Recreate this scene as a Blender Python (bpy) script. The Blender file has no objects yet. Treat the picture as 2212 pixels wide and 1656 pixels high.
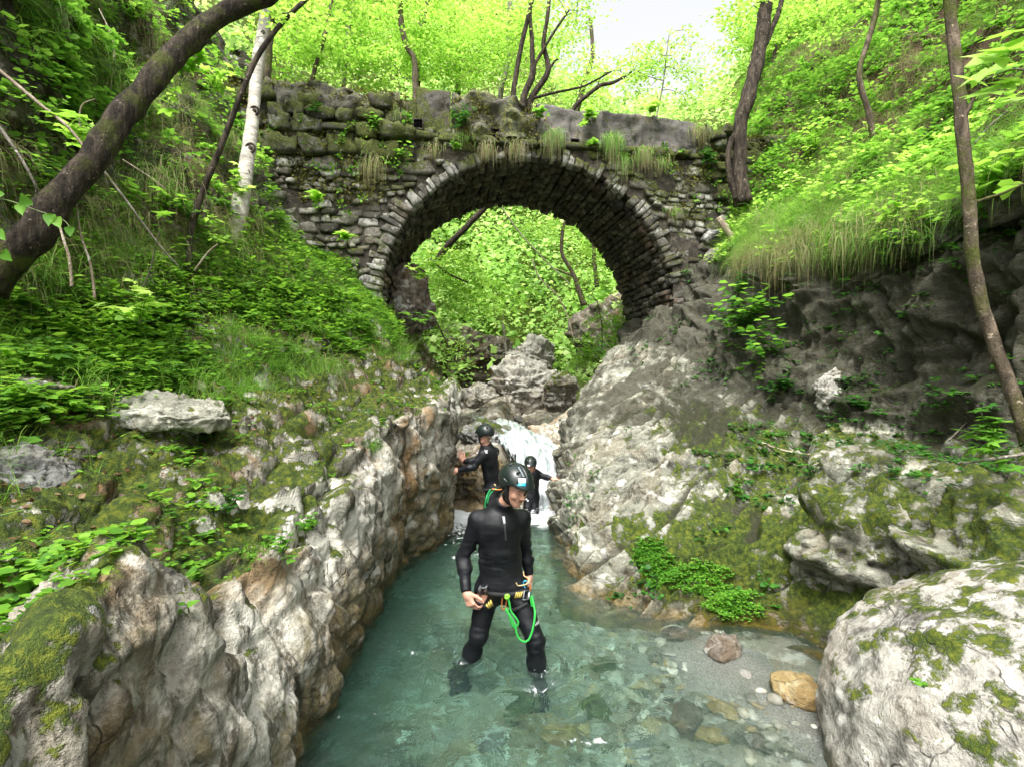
import bpy, math, random
import numpy as np
from mathutils import Vector, Matrix

scene = bpy.context.scene
COL = scene.collection
rng = np.random.default_rng(7)

# ------------------------------------------------------------------ camera
CAM_Z = 2.05
cam_d = bpy.data.cameras.new('camera')
cam = bpy.data.objects.new('camera', cam_d)
COL.objects.link(cam)
cam.location = (0, 0, CAM_Z)
cam.rotation_euler = (math.radians(90), 0, 0)
cam_d.sensor_width = 36
cam_d.lens = 18.0
cam_d.clip_start = 0.05
cam_d.clip_end = 600
scene.camera = cam

# ------------------------------------------------------------------ sky and light
SUN_EL, SUN_AZ = 62, 200      # degrees; the sky is overcast, so the sun is broad and weak
world = bpy.data.worlds.new('World')
scene.world = world
world.use_nodes = True
wn = world.node_tree.nodes
wl = world.node_tree.links
wn.clear()
sky = wn.new('ShaderNodeTexSky')
sky.sky_type = 'NISHITA'
sky.sun_disc = False
sky.sun_elevation = math.radians(SUN_EL)
sky.sun_rotation = math.radians(SUN_AZ)
sky.air_density = 1.0
sky.dust_density = 6.0
sky.ozone_density = 0.6
hs = wn.new('ShaderNodeHueSaturation')
hs.inputs['Saturation'].default_value = 0.10
bg = wn.new('ShaderNodeBackground')
bg.inputs['Strength'].default_value = 0.15
wo = wn.new('ShaderNodeOutputWorld')
wl.new(sky.outputs[0], hs.inputs['Color'])
wl.new(hs.outputs[0], bg.inputs['Color'])
wl.new(bg.outputs[0], wo.inputs['Surface'])

sun_d = bpy.data.lights.new('sun', 'SUN')
sun_d.energy = 1.5
sun_d.angle = math.radians(14)
sun_d.color = (1.0, 0.97, 0.90)
sun = bpy.data.objects.new('sun', sun_d)
COL.objects.link(sun)
_az = math.radians(SUN_AZ)
_el = math.radians(SUN_EL)
# direction towards the sun: Blender's sky rotation 0 points to +Y and turns clockwise seen from above
_dir = Vector((math.sin(_az) * math.cos(_el), math.cos(_az) * math.cos(_el), math.sin(_el)))
sun.rotation_euler = _dir.to_track_quat('Z', 'Y').to_euler()

scene.view_settings.view_transform = 'Standard'
scene.view_settings.look = 'None'
scene.view_settings.exposure = 1.42
scene.view_settings.gamma = 1.0
scene.render.engine = 'CYCLES'
scene.cycles.max_bounces = 8
scene.cycles.diffuse_bounces = 4
scene.cycles.glossy_bounces = 3
scene.cycles.transmission_bounces = 8
scene.cycles.transparent_max_bounces = 8
scene.cycles.caustics_reflective = False
scene.cycles.caustics_refractive = True
scene.cycles.sample_clamp_indirect = 6.0
scene.cycles.use_denoising = True

# ------------------------------------------------------------------ helpers
def P(px, py, d):
    """where the photograph's pixel (of 2212 x 1656) lies at a distance d in front of the camera"""
    return np.array([(px - 1106) / 1106 * d, d, CAM_Z - (py - 828) / 1106 * d])

def tag(o, label=None, cat=None, group=None, kind=None):
    if label: o['label'] = label
    if cat: o['category'] = cat
    if group: o['group'] = group
    if kind: o['kind'] = kind
    return o

def empty(name, loc=(0, 0, 0), label=None, cat=None, group=None):
    o = bpy.data.objects.new(name, None)
    o.empty_display_size = 0.1
    o.location = [float(v) for v in loc]
    COL.objects.link(o)
    return tag(o, label, cat, group)

def mesh_np(name, V, F, mat=None, parent=None, smooth=True, attrs=None, loc=None):
    """V (n,3); F an (m,k) array or a list of such arrays / polygons; parent keeps world coordinates"""
    V = np.asarray(V, dtype=np.float32)
    if not isinstance(F, list): F = [F]
    Fs = [np.asarray(f, dtype=np.int32) for f in F if len(f)]
    me = bpy.data.meshes.new(name)
    origin = np.zeros(3)
    if parent is not None:
        origin = np.array(parent.matrix_world_loc) if hasattr(parent, 'matrix_world_loc') else np.array(world_loc(parent))
    if loc is not None and parent is None:
        origin = np.asarray(loc, dtype=float)
    V = V - origin.astype(np.float32)
    me.vertices.add(len(V))
    me.vertices.foreach_set('co', V.ravel())
    tot = sum(f.size for f in Fs)
    me.loops.add(tot)
    me.loops.foreach_set('vertex_index', np.concatenate([f.ravel() for f in Fs]))
    starts, c = [], 0
    for f in Fs:
        starts.append(c + np.arange(f.shape[0]) * f.shape[1]); c += f.size
    starts = np.concatenate(starts)
    me.polygons.add(len(starts))
    me.polygons.foreach_set('loop_start', starts.astype(np.int32))
    me.update(calc_edges=True)
    me.validate()
    if smooth: me.polygons.foreach_set('use_smooth', np.ones(len(me.polygons), dtype=bool))
    if attrs:
        for k, a in attrs.items():
            at = me.attributes.new(k, 'FLOAT', 'POINT')
            at.data.foreach_set('value', np.asarray(a, dtype=np.float32))
    mats = mat if isinstance(mat, (list, tuple)) else [mat]
    for m_ in mats:
        if m_ is not None: me.materials.append(m_)
    o = bpy.data.objects.new(name, me)
    COL.objects.link(o)
    if parent is not None: o.parent = parent
    elif loc is not None: o.location = [float(v) for v in loc]
    return o

def world_loc(o):
    v = Vector((0, 0, 0))
    while o is not None:
        v = v + o.location; o = o.parent
    return v

# numpy noise -------------------------------------------------------
def _hash(ix, iy, iz, seed):
    h = (ix.astype(np.int64) * 374761393 + iy.astype(np.int64) * 668265263 + iz.astype(np.int64) * 2147483647 + seed * 974634777)
    h = (h ^ (h >> 13)) * 1274126177 & 0x7fffffffffff
    h = (h ^ (h >> 16)) & 0xffffff
    return h / float(0xffffff)

def vnoise(p, seed=0):
    p = np.asarray(p, dtype=np.float64)
    i = np.floor(p).astype(np.int64); f = p - i
    f = f * f * f * (f * (f * 6 - 15) + 10)
    r = 0
    for dx in (0, 1):
        wx = f[:, 0] if dx else 1 - f[:, 0]
        for dy in (0, 1):
            wy = f[:, 1] if dy else 1 - f[:, 1]
            for dz in (0, 1):
                wz = f[:, 2] if dz else 1 - f[:, 2]
                r = r + wx * wy * wz * _hash(i[:, 0] + dx, i[:, 1] + dy, i[:, 2] + dz, seed)
    return r * 2 - 1

def fbm(p, oct=4, seed=0, gain=0.5, lac=2.03):
    r, a, q = 0, 1.0, np.asarray(p, dtype=np.float64)
    for k in range(oct):
        r = r + a * vnoise(q, seed + k * 17); a *= gain; q = q * lac + 3.7
    return r

def ridged(p, oct=3, seed=0):
    r, a, q = 0, 1.0, np.asarray(p, dtype=np.float64)
    for k in range(oct):
        r = r + a * (1 - 2 * np.abs(vnoise(q, seed + k * 31))); a *= 0.5; q = q * 2.1 + 1.3
    return r

def worley(p, seed=0):
    p = np.asarray(p, dtype=np.float64)
    i = np.floor(p).astype(np.int64)
    d1 = np.full(len(p), 9.0); d2 = np.full(len(p), 9.0); idc = np.zeros(len(p))
    for dx in (-1, 0, 1):
        for dy in (-1, 0, 1):
            for dz in (-1, 0, 1):
                c = i + (dx, dy, dz)
                jx = _hash(c[:, 0], c[:, 1], c[:, 2], seed)
                jy = _hash(c[:, 0], c[:, 1], c[:, 2], seed + 5)
                jz = _hash(c[:, 0], c[:, 1], c[:, 2], seed + 9)
                d = np.sqrt((c[:, 0] + jx - p[:, 0]) ** 2 + (c[:, 1] + jy - p[:, 1]) ** 2 + (c[:, 2] + jz - p[:, 2]) ** 2)
                m = d < d1
                d2 = np.where(m, d1, np.minimum(d2, d)); idc = np.where(m, jx, idc); d1 = np.where(m, d, d1)
    return d1, d2, idc

def grid_faces(nr, nc, wrap=False):
    r = np.arange(nr - 1)[:, None]; c = np.arange(nc if wrap else nc - 1)[None, :]
    c2 = (c + 1) % nc
    return np.stack([(r * nc + c), (r * nc + c2), ((r + 1) * nc + c2), ((r + 1) * nc + c)], -1).reshape(-1, 4)

def grid_normals(V, nr, nc):
    G = V.reshape(nr, nc, 3)
    du = np.gradient(G, axis=0); dv = np.gradient(G, axis=1)
    n = np.cross(du, dv); n /= np.linalg.norm(n, axis=2, keepdims=True) + 1e-9
    return n.reshape(-1, 3)

def cr_resample(G, n, axis=0):
    """Catmull-Rom resampling of control grid G along one axis"""
    G = np.moveaxis(np.asarray(G, dtype=float), axis, 0)
    m = G.shape[0]
    t = np.linspace(0, m - 1, n); i = np.minimum(t.astype(int), m - 2); f = (t - i).reshape((-1,) + (1,) * (G.ndim - 1))
    p = lambda k: G[np.clip(k, 0, m - 1)]
    p0, p1, p2, p3 = p(i - 1), p(i), p(i + 1), p(i + 2)
    k = 0.42
    m1, m2 = (p2 - p0) * k, (p3 - p1) * k
    r = (2 * f**3 - 3 * f**2 + 1) * p1 + (f**3 - 2 * f**2 + f) * m1 + (-2 * f**3 + 3 * f**2) * p2 + (f**3 - f**2) * m2
    return np.moveaxis(r, 0, axis)

def smooth_path(pts, n):
    return cr_resample(np.asarray(pts, dtype=float), n, 0)

def tube(pts, rad, sides=10, seed=0, rough=0.0, cap=True):
    pts = np.asarray(pts, dtype=float); n = len(pts)
    rad = np.interp(np.linspace(0, 1, n), np.linspace(0, 1, len(rad)), rad) if np.ndim(rad) else np.full(n, rad)
    T = np.gradient(pts, axis=0); T /= np.linalg.norm(T, axis=1, keepdims=True) + 1e-9
    up = np.array([0, 0, 1.0]) if abs(T[0][2]) < 0.9 else np.array([1.0, 0, 0])
    A = np.cross(T[0], up); A /= np.linalg.norm(A)
    rings = []
    an = np.linspace(0, 2 * math.pi, sides, endpoint=False)
    for k in range(n):
        A = A - T[k] * np.dot(A, T[k]); A /= np.linalg.norm(A) + 1e-9
        B = np.cross(T[k], A)
        rings.append(pts[k] + rad[k] * (np.cos(an)[:, None] * A + np.sin(an)[:, None] * B))
    V = np.concatenate(rings)
    if rough:
        c = np.repeat(pts, sides, axis=0); d = V - c
        r0 = np.repeat(rad, sides)[:, None]
        V = c + d * (1 + rough * fbm(V / (np.mean(rad) * 1.6), 3, seed)[:, None])
    F = [grid_faces(n, sides, True)]
    if cap:
        V = np.concatenate([V, pts[:1], pts[-1:]])
        a = np.arange(sides); b = (a + 1) % sides
        F.append(np.stack([b, a, np.full(sides, n * sides)], 1))
        F.append(np.stack([(n - 1) * sides + a, (n - 1) * sides + b, np.full(sides, n * sides + 1)], 1))
    return V, F

def merge(parts):
    """join [(V, [F...]), ...]"""
    Vs, Fs, off = [], {}, 0
    for V, F in parts:
        if not isinstance(F, list): F = [F]
        Vs.append(V)
        for f in F:
            f = np.asarray(f)
            if len(f): Fs.setdefault(f.shape[1], []).append(f + off)
        off += len(V)
    return np.concatenate(Vs), [np.concatenate(v) for v in Fs.values()]

def crackle(V, scale, a, b, w, seed):
    """angular broken blocks: every cell stands at its own height, with a crack round it"""
    q = V * scale + .35 * np.stack([fbm(V * np.mean(scale) * .6, 2, seed + k) for k in (1, 2, 3)], 1)
    d1, d2, c = worley(q, seed)
    return a * (c - .5) * 2 * np.clip((d2 - d1) * 6, 0, 1) - b * np.exp(-(d2 - d1) / w)

# materials ---------------------------------------------------------
class M:
    def __init__(s, name):
        s.m = bpy.data.materials.new(name); s.m.use_nodes = True
        s.t = s.m.node_tree; s.t.nodes.clear()
        s.out = s.t.nodes.new('ShaderNodeOutputMaterial')
        s._pos = None
    def n(s, typ, ins=None, **props):
        nd = s.t.nodes.new('ShaderNode' + typ)
        for k, v in props.items(): setattr(nd, k, v)
        for k, v in (ins or {}).items():
            sock = nd.inputs[k]
            if hasattr(v, 'links') or isinstance(v, bpy.types.NodeSocket): s.t.links.new(v, sock)
            else:
                if sock.type == 'RGBA' and len(v) == 3: v = (*v, 1)
                sock.default_value = v
        return nd
    def pos(s):
        if s._pos is None: s._pos = s.n('NewGeometry')
        return s._pos.outputs['Position']
    def obj(s):
        return s.n('TexCoord').outputs['Object']
    def noise(s, scale, detail=5, rough=0.55, vec=None, dist=0.0):
        return s.n('TexNoise', {'Vector': vec if vec is not None else s.pos(), 'Scale': scale, 'Detail': detail, 'Roughness': rough, 'Distortion': dist}).outputs['Fac']
    def voro(s, scale, feature='F1', vec=None, out='Distance'):
        return s.n('TexVoronoi', {'Vector': vec if vec is not None else s.pos(), 'Scale': scale}, feature=feature).outputs[out]
    def ramp(s, fac, stops, interp='LINEAR'):
        nd = s.n('ValToRGB', {'Fac': fac}); cr = nd.color_ramp; cr.interpolation = interp
        while len(cr.elements) < len(stops): cr.elements.new(0.5)
        for e, (p, c) in zip(cr.elements, stops):
            e.position = p; e.color = (*c, 1) if hasattr(c, '__len__') and len(c) == 3 else ((c, c, c, 1) if not hasattr(c, '__len__') else c)
        return nd.outputs['Color']
    def mix(s, fac, a, b, mode='MIX'):
        nd = s.n('Mix', data_type='RGBA', blend_type=mode)
        for k, v in ((0, fac), (6, a), (7, b)):
            sock = nd.inputs[k]
            if isinstance(v, bpy.types.NodeSocket): s.t.links.new(v, sock)
            else: sock.default_value = v if k == 0 else (*v, 1)
        return nd.outputs[2]
    def math(s, op, a, b=0.0, clamp=False):
        nd = s.n('Math', operation=op, use_clamp=clamp)
        for k, v in ((0, a), (1, b)):
            if isinstance(v, bpy.types.NodeSocket): s.t.links.new(v, nd.inputs[k])
            else: nd.inputs[k].default_value = v
        return nd.outputs[0]
    def attr(s, name):
        return s.n('Attribute', attribute_name=name).outputs['Fac']
    def bump(s, h, strength=0.5, dist=0.02, normal=None):
        ins = {'Height': h, 'Strength': strength, 'Distance': dist}
        if normal is not None: ins['Normal'] = normal
        return s.n('Bump', ins).outputs['Normal']
    def bsdf(s, **k):
        ins = {}
        names = {'color': 'Base Color', 'rough': 'Roughness', 'metal': 'Metallic', 'normal': 'Normal', 'spec': 'Specular IOR Level', 'sheen': 'Sheen Weight', 'coat': 'Coat Weight', 'sss': 'Subsurface Weight', 'trans': 'Transmission Weight', 'ior': 'IOR'}
        for a, v in k.items(): ins[names[a]] = v
        return s.n('BsdfPrincipled', ins).outputs[0]
    def done(s, surf, vol=None):
        s.t.links.new(surf, s.out.inputs['Surface'])
        if vol is not None: s.t.links.new(vol, s.out.inputs['Volume'])
        return s.m

def rock_mat(name, dark=(.09, .085, .07), mid=(.30, .28, .24), light=(.58, .55, .49), ochre=0.35, moss=1.0, strata=None, bumpy=1.0, alb=.76, streak=0.0, patch=0.0):
    dark, mid, light = [tuple(v * alb for v in c) for c in (tuple(v * .6 for v in dark), mid, light)]
    m = M(name)
    vec = m.pos()
    if strata:
        vec = m.n('Mapping', {'Vector': m.pos(), 'Rotation': strata[0], 'Scale': strata[1]}).outputs[0]
    n1 = m.noise(1.9, 7, .62, vec, .4)
    n2 = m.noise(8, 7, .68, m.pos(), .15)
    wv = m.n('VectorMath', {0: vec, 1: m.n('VectorMath', {0: m.n('TexNoise', {'Vector': m.pos(), 'Scale': 5.0, 'Detail': 3}).outputs['Color'], 1: (.35, .35, .35)}, operation='MULTIPLY').outputs[0]}, operation='ADD').outputs[0]
    ck = m.ramp(m.voro(2.6, 'DISTANCE_TO_EDGE', wv), [(0.0, 1.0), (.022, 0.0)])
    ck = m.math('MULTIPLY', ck, m.ramp(m.noise(2.2, 4, .6), [(.52, 0.0), (.60, 1.0)]))
    n3 = m.noise(38, 4, .6, m.pos())
    f = m.math('ADD', m.math('MULTIPLY', n1, .45), m.math('ADD', m.math('MULTIPLY', n2, .40), m.math('MULTIPLY', n3, .15)))
    col = m.ramp(f, [(.385, dark), (.45, tuple(v * .55 for v in mid)), (.49, mid), (.525, mid), (.60, light)])
    if patch:
        pt = m.ramp(m.noise(1.15, 5, .62, m.n('Mapping', {'Vector': m.pos(), 'Location': (2, 5, 1), 'Scale': (1, 1, .6)}).outputs[0], .5), [(.50, 0.0), (.57, 1.0)])
        col = m.mix(m.math('MULTIPLY', pt, patch), col, m.mix(m.noise(14, 5, .7), tuple(v * .75 for v in light), tuple(min(v * 1.15, .82) for v in light)))
    # ochre and brown stains
    o = m.ramp(m.noise(1.3, 5, .6, m.n('Mapping', {'Vector': m.pos(), 'Location': (3, 9, 4)}).outputs[0], .8), [(.50, 0.0), (.62, 1.0)])
    col = m.mix(m.math('MULTIPLY', o, ochre), col, (.23, .13, .04))
    if streak:
        sv = m.n('Mapping', {'Vector': m.pos(), 'Scale': (4.5, 4.5, .7), 'Rotation': (.12, .1, 0)}).outputs[0]
        sn = m.noise(1.7, 7, .70, sv, .3)
        col = m.mix(m.math('MULTIPLY', m.ramp(sn, [(.40, 1.0), (.48, 0.0)]), streak), col, (.045, .036, .018))
        col = m.mix(m.math('MULTIPLY', m.ramp(m.math('ADD', m.attr('algae'), m.math('SUBTRACT', m.noise(1.7, 5, .7, sv), .5)), [(.40, 0.0), (.62, 1.0)]), .80), col, m.mix(m.ramp(m.noise(9, 5, .7), [(.4, 0.0), (.6, 1.0)]), (.038, .036, .012), (.19, .145, .055)))
    # pale lichen patches
    li = m.ramp(m.noise(5.5, 3, .5, m.n('Mapping', {'Vector': m.pos(), 'Location': (7, 1, 2)}).outputs[0]), [(.60, 0.0), (.66, 1.0)])
    col = m.mix(m.math('MULTIPLY', li, .55), col, (.62, .61, .56))
    # darker cracks and hollows, paler raised edges
    col = m.mix(m.math('MULTIPLY', ck, .6), col, (.03, .026, .018))
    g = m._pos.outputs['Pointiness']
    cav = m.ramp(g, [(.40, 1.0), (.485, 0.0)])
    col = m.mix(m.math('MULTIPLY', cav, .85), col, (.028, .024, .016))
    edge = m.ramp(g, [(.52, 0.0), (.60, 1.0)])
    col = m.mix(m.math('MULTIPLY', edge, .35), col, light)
    # moss: the share of moss is a vertex attribute, its outline is noise
    ms = m.math('ADD', m.attr('moss'), m.math('MULTIPLY', m.math('SUBTRACT', m.noise(6, 6, .7), .5), 1.5))
    mf = m.ramp(ms, [(.46, 0.0), (.56, 1.0)])
    mc = m.ramp(m.noise(24, 5, .7), [(.33, (.018, .035, .006)), (.50, (.07, .11, .012)), (.64, (.19, .22, .02))])
    col = m.mix(m.math('MULTIPLY', mf, moss), col, mc)
    # leaf litter and soil
    soil = m.ramp(m.math('ADD', m.attr('soil'), m.math('MULTIPLY', m.math('SUBTRACT', m.noise(7, 5, .7), .5), 1.0)), [(.45, 0.0), (.58, 1.0)])
    sc = m.ramp(m.noise(30, 5, .75), [(.35, (.02, .015, .008)), (.55, (.10, .06, .03)), (.70, (.26, .17, .09))])
    col = m.mix(soil, col, sc)
    # dark rock tone where the attribute says so, with overhang shade painted in
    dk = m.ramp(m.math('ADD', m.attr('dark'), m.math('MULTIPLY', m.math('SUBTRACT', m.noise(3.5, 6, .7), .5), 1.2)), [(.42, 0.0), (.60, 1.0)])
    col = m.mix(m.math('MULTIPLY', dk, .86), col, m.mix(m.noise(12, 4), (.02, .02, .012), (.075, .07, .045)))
    # wet, algae-brown band along the water
    wet = m.attr('wet')
    col = m.mix(m.math('MULTIPLY', wet, .75), col, m.mix(m.ramp(m.noise(5, 4), [(.42, 0.0), (.6, 1.0)]), (.045, .040, .012), (.20, .13, .03)))
    rough = m.ramp(wet, [(0.0, .88), (1.0, .28)])
    h = m.math('ADD', m.math('MULTIPLY', n3, .35), m.math('ADD', m.math('MULTIPLY', m.noise(95, 4, .65), .18), n2))
    h = m.math('SUBTRACT', h, m.math('MULTIPLY', ck, .3))
    h = m.math('ADD', h, m.math('MULTIPLY', m.math('MULTIPLY', mf, m.noise(150, 2, .7)), .6))
    nrm = m.bump(h, .95 * bumpy, .055)
    return m.done(m.bsdf(color=col, rough=rough, normal=nrm, spec=.35))
# ------------------------------------------------------------------ terrain
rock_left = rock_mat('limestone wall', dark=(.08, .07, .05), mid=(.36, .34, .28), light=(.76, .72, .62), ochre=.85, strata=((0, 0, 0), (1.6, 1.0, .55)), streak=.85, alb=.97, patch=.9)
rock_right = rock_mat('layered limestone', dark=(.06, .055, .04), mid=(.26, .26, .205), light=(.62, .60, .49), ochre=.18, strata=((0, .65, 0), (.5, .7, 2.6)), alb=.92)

def loft(rows, nr, nc):
    G = np.array(rows, dtype=float)
    G = cr_resample(G, nr, 0)
    G = cr_resample(G, nc, 1)
    return G.reshape(-1, 3)

# every row: foot, waterline, mid wall, lip, ledge, slope, slope, steep foot, steep top, far top
LEFT = [
 [(-1.3,-.8,-.9),(-1.25,-.8,0),(-1.2,-.8,.7),(-1.3,-.8,1.2),(-1.9,-.8,1.3),(-2.6,-.6,1.6),(-3.6,-.3,2.5),(-4.3,-.2,4.2),(-4.7,0,6.5),(-6.2,0,9.5)],
 [(-1.25,1,-.9),(-1.15,1,0),(-1.1,1.0,.7),(-1.22,1.1,1.26),(-1.75,1.3,1.28),(-2.5,1.6,1.5),(-3.7,1.8,2.5),(-4.4,2,4.2),(-4.8,2,6.5),(-6.3,2,9.5)],
 [(-1.2,1.8,-.9),(-1.15,1.8,0),(-1.15,1.8,.7),(-1.42,1.9,1.36),(-2.0,2.2,1.33),(-2.9,2.7,1.70),(-3.8,3.2,2.5),(-4.5,3.4,4.2),(-4.9,3.6,6.5),(-6.5,3.6,9.5)],
 [(-1.25,2.6,-.9),(-1.17,2.6,0),(-1.18,2.6,.5),(-1.5,2.65,.95),(-2.1,2.9,1.25),(-3.0,3.5,1.85),(-3.9,4.1,2.7),(-4.5,4.4,4.0),(-4.9,4.8,6.2),(-6.5,5,9.5)],
 [(-1.35,3.4,-.9),(-1.25,3.4,0),(-1.22,3.4,.45),(-1.42,3.5,.95),(-1.95,3.8,1.35),(-2.8,4.3,1.95),(-3.7,5.0,2.85),(-4.4,5.3,4.0),(-5.1,5.8,6.2),(-6.7,6.2,9.5)],
 [(-1.4,4.4,-.9),(-1.3,4.4,0),(-1.25,4.4,.6),(-1.38,4.5,1.28),(-1.8,4.7,1.6),(-2.5,5.1,2.15),(-3.4,5.8,3.0),(-4.1,6.3,4.1),(-5.0,7,6.3),(-6.6,7.5,9.6)],
 [(-1.35,5.6,-.8),(-1.25,5.6,0),(-1.12,5.6,.8),(-1.18,5.6,1.65),(-1.6,5.8,1.9),(-2.3,6.2,2.45),(-3.2,6.8,3.3),(-4.0,7.4,4.4),(-5.1,8.2,6.6),(-6.7,9,9.8)],
 [(-1.1,6.9,-.6),(-1.0,6.9,0),(-.88,6.9,.9),(-.82,6.9,1.75),(-1.2,7.0,2.0),(-1.8,7.4,2.6),(-2.7,8,3.4),(-3.7,8.4,4.4),(-5.2,9.2,6.8),(-6.9,10,10)],
 [(-1.25,7.8,-.5),(-1.15,7.8,0),(-1.05,7.8,.9),(-1.0,7.8,1.8),(-1.4,8.1,2.1),(-2.0,8.6,2.8),(-2.7,9.2,3.6),(-3.8,9.6,4.6),(-5.4,10.4,7),(-7,11.4,10)],
 [(-1.45,9.5,-.1),(-1.4,9.5,.5),(-1.4,9.5,1.2),(-1.45,9.5,2.0),(-1.75,9.8,2.4),(-2.3,10,3.0),(-2.9,10.6,3.8),(-4,11,5),(-5.6,12,7.2),(-7.4,13,10.4)],
 [(-1.7,12,.5),(-1.7,12,.9),(-1.7,12,1.5),(-1.75,12,2.2),(-2.0,12,2.8),(-2.5,12.3,3.5),(-3.2,12.8,4.6),(-4.4,13.4,6.2),(-6,14,8.6),(-8,15,11.5)],
 [(-2.2,16,.8),(-2.2,16,1.2),(-2.3,16,1.8),(-2.5,16,2.6),(-2.9,16,3.4),(-3.5,16,4.4),(-4.4,17,6),(-6,18,8.2),(-8,19,11.5),(-11,20,15)],
 [(-3,21,1.2),(-3,21,1.6),(-3.2,21,2.4),(-3.6,21,3.4),(-4.2,21,4.6),(-5,21,6),(-6.4,22,8.5),(-9,23,12),(-12,24,15),(-16,26,19)],
]
RIGHT = [
 [(2.4,-.8,-.6),(2.2,-.8,0),(2.6,-.8,.5),(3.0,-.8,1.0),(3.6,-.8,1.3),(4.6,-.8,1.5),(4.6,-.8,3.6),(4.6,-.8,4.3),(6.5,-.8,6.5),(9,-.8,10)],
 [(2.5,1.6,-.5),(2.6,1.8,0),(2.8,2,.4),(3.1,2,.8),(3.7,2.2,1.25),(4.7,2.4,1.5),(4.7,2.4,3.5),(4.7,2.6,4.2),(6.6,3,6.5),(9,4,10)],
 [(2.3,3.1,-.5),(2.5,3.2,0),(2.75,3.3,.38),(3.0,3.4,.85),(3.5,3.7,1.35),(4.5,4.0,1.55),(4.7,4.2,3.4),(4.7,4.4,4.1),(6.6,5,6.4),(9,6,10)],
 [(2.0,3.9,-.5),(2.25,4.05,0),(2.55,4.3,.4),(2.85,4.5,.85),(3.2,4.7,1.35),(4.3,5.2,1.55),(4.7,5.4,3.4),(4.6,5.6,4.0),(6.5,6.6,6.3),(9,8,10)],
 [(1.4,4.1,-.45),(1.6,4.35,0),(1.9,4.6,.35),(2.4,4.9,.75),(3.0,5.4,1.2),(4.0,6.0,1.55),(4.55,6.3,3.2),(4.45,6.6,4.0),(6.4,8,6.3),(9,10,10)],
 [(.85,4.4,-.5),(1.0,4.7,0),(1.25,5.0,.42),(1.8,5.5,.85),(2.5,6.1,1.3),(3.5,6.8,1.75),(4.1,7.2,3.2),(4.25,7.5,4.25),(6.3,9.0,7.0),(9,12,12)],
 [(.5,4.95,-.5),(.6,5.2,0),(.85,5.5,.5),(1.4,6.1,1.05),(2.2,6.9,1.6),(3.1,7.6,2.2),(3.7,8.0,3.4),(4.15,8.4,4.45),(6.0,9.6,7.1),(8.8,13,12)],
 [(.4,6.1,-.5),(.5,6.2,0),(.68,6.4,.55),(1.1,7.0,1.2),(1.9,7.8,1.9),(2.9,8.4,2.5),(3.5,8.8,3.3),(4.2,9.0,4.6),(5.6,10.2,7.2),(8.4,14,12)],
 [(.5,7.2,-.5),(.55,7.3,0),(.65,7.4,.6),(.95,7.9,1.3),(1.7,8.7,2.1),(2.7,9.2,2.75),(3.5,9.5,3.4),(4.3,9.9,5.1),(5.3,10.9,7.3),(8.2,15,12.5)],
 [(.7,8.2,-.4),(.72,8.3,.1),(.82,8.4,.7),(1.05,8.9,1.5),(1.6,9.5,2.25),(2.4,10,2.9),(3.4,10.3,3.6),(4.5,10.8,5.4),(5.8,13,7.8),(8.6,19,13)],
 [(1.1,9.5,.0),(1.12,9.5,.5),(1.2,9.6,1.0),(1.35,10,1.7),(1.8,10.6,2.4),(2.4,11.2,3.0),(3.4,11.5,3.9),(4.4,12,5.2),(6,14.5,7),(9.5,22,12)],
 [(1.7,12,.5),(1.7,12,.9),(1.8,12,1.3),(2.0,12.2,1.8),(2.5,12.6,2.4),(3.1,13,3.1),(4.0,13.5,4.4),(5.2,14,5.8),(7.2,17,8.4),(11,24,14)],
 [(2.4,17,.9),(2.5,17,1.3),(2.7,17,1.8),(3.0,17,2.4),(3.5,17,3.2),(4.2,17,4.2),(5.2,18,5.6),(6.5,19,7.5),(9,22,11),(14,28,16)],
]

def col_smooth(x, a, b):
    t = np.clip((x - a) / (b - a), 0, 1); return t * t * (3 - 2 * t)

def saw(s, sharp=.12):
    """a bed that swells outwards and breaks back sharply, 0..1"""
    f = s - np.floor(s)
    return np.where(f < 1 - sharp, f / (1 - sharp), (1 - f) / sharp)

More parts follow.
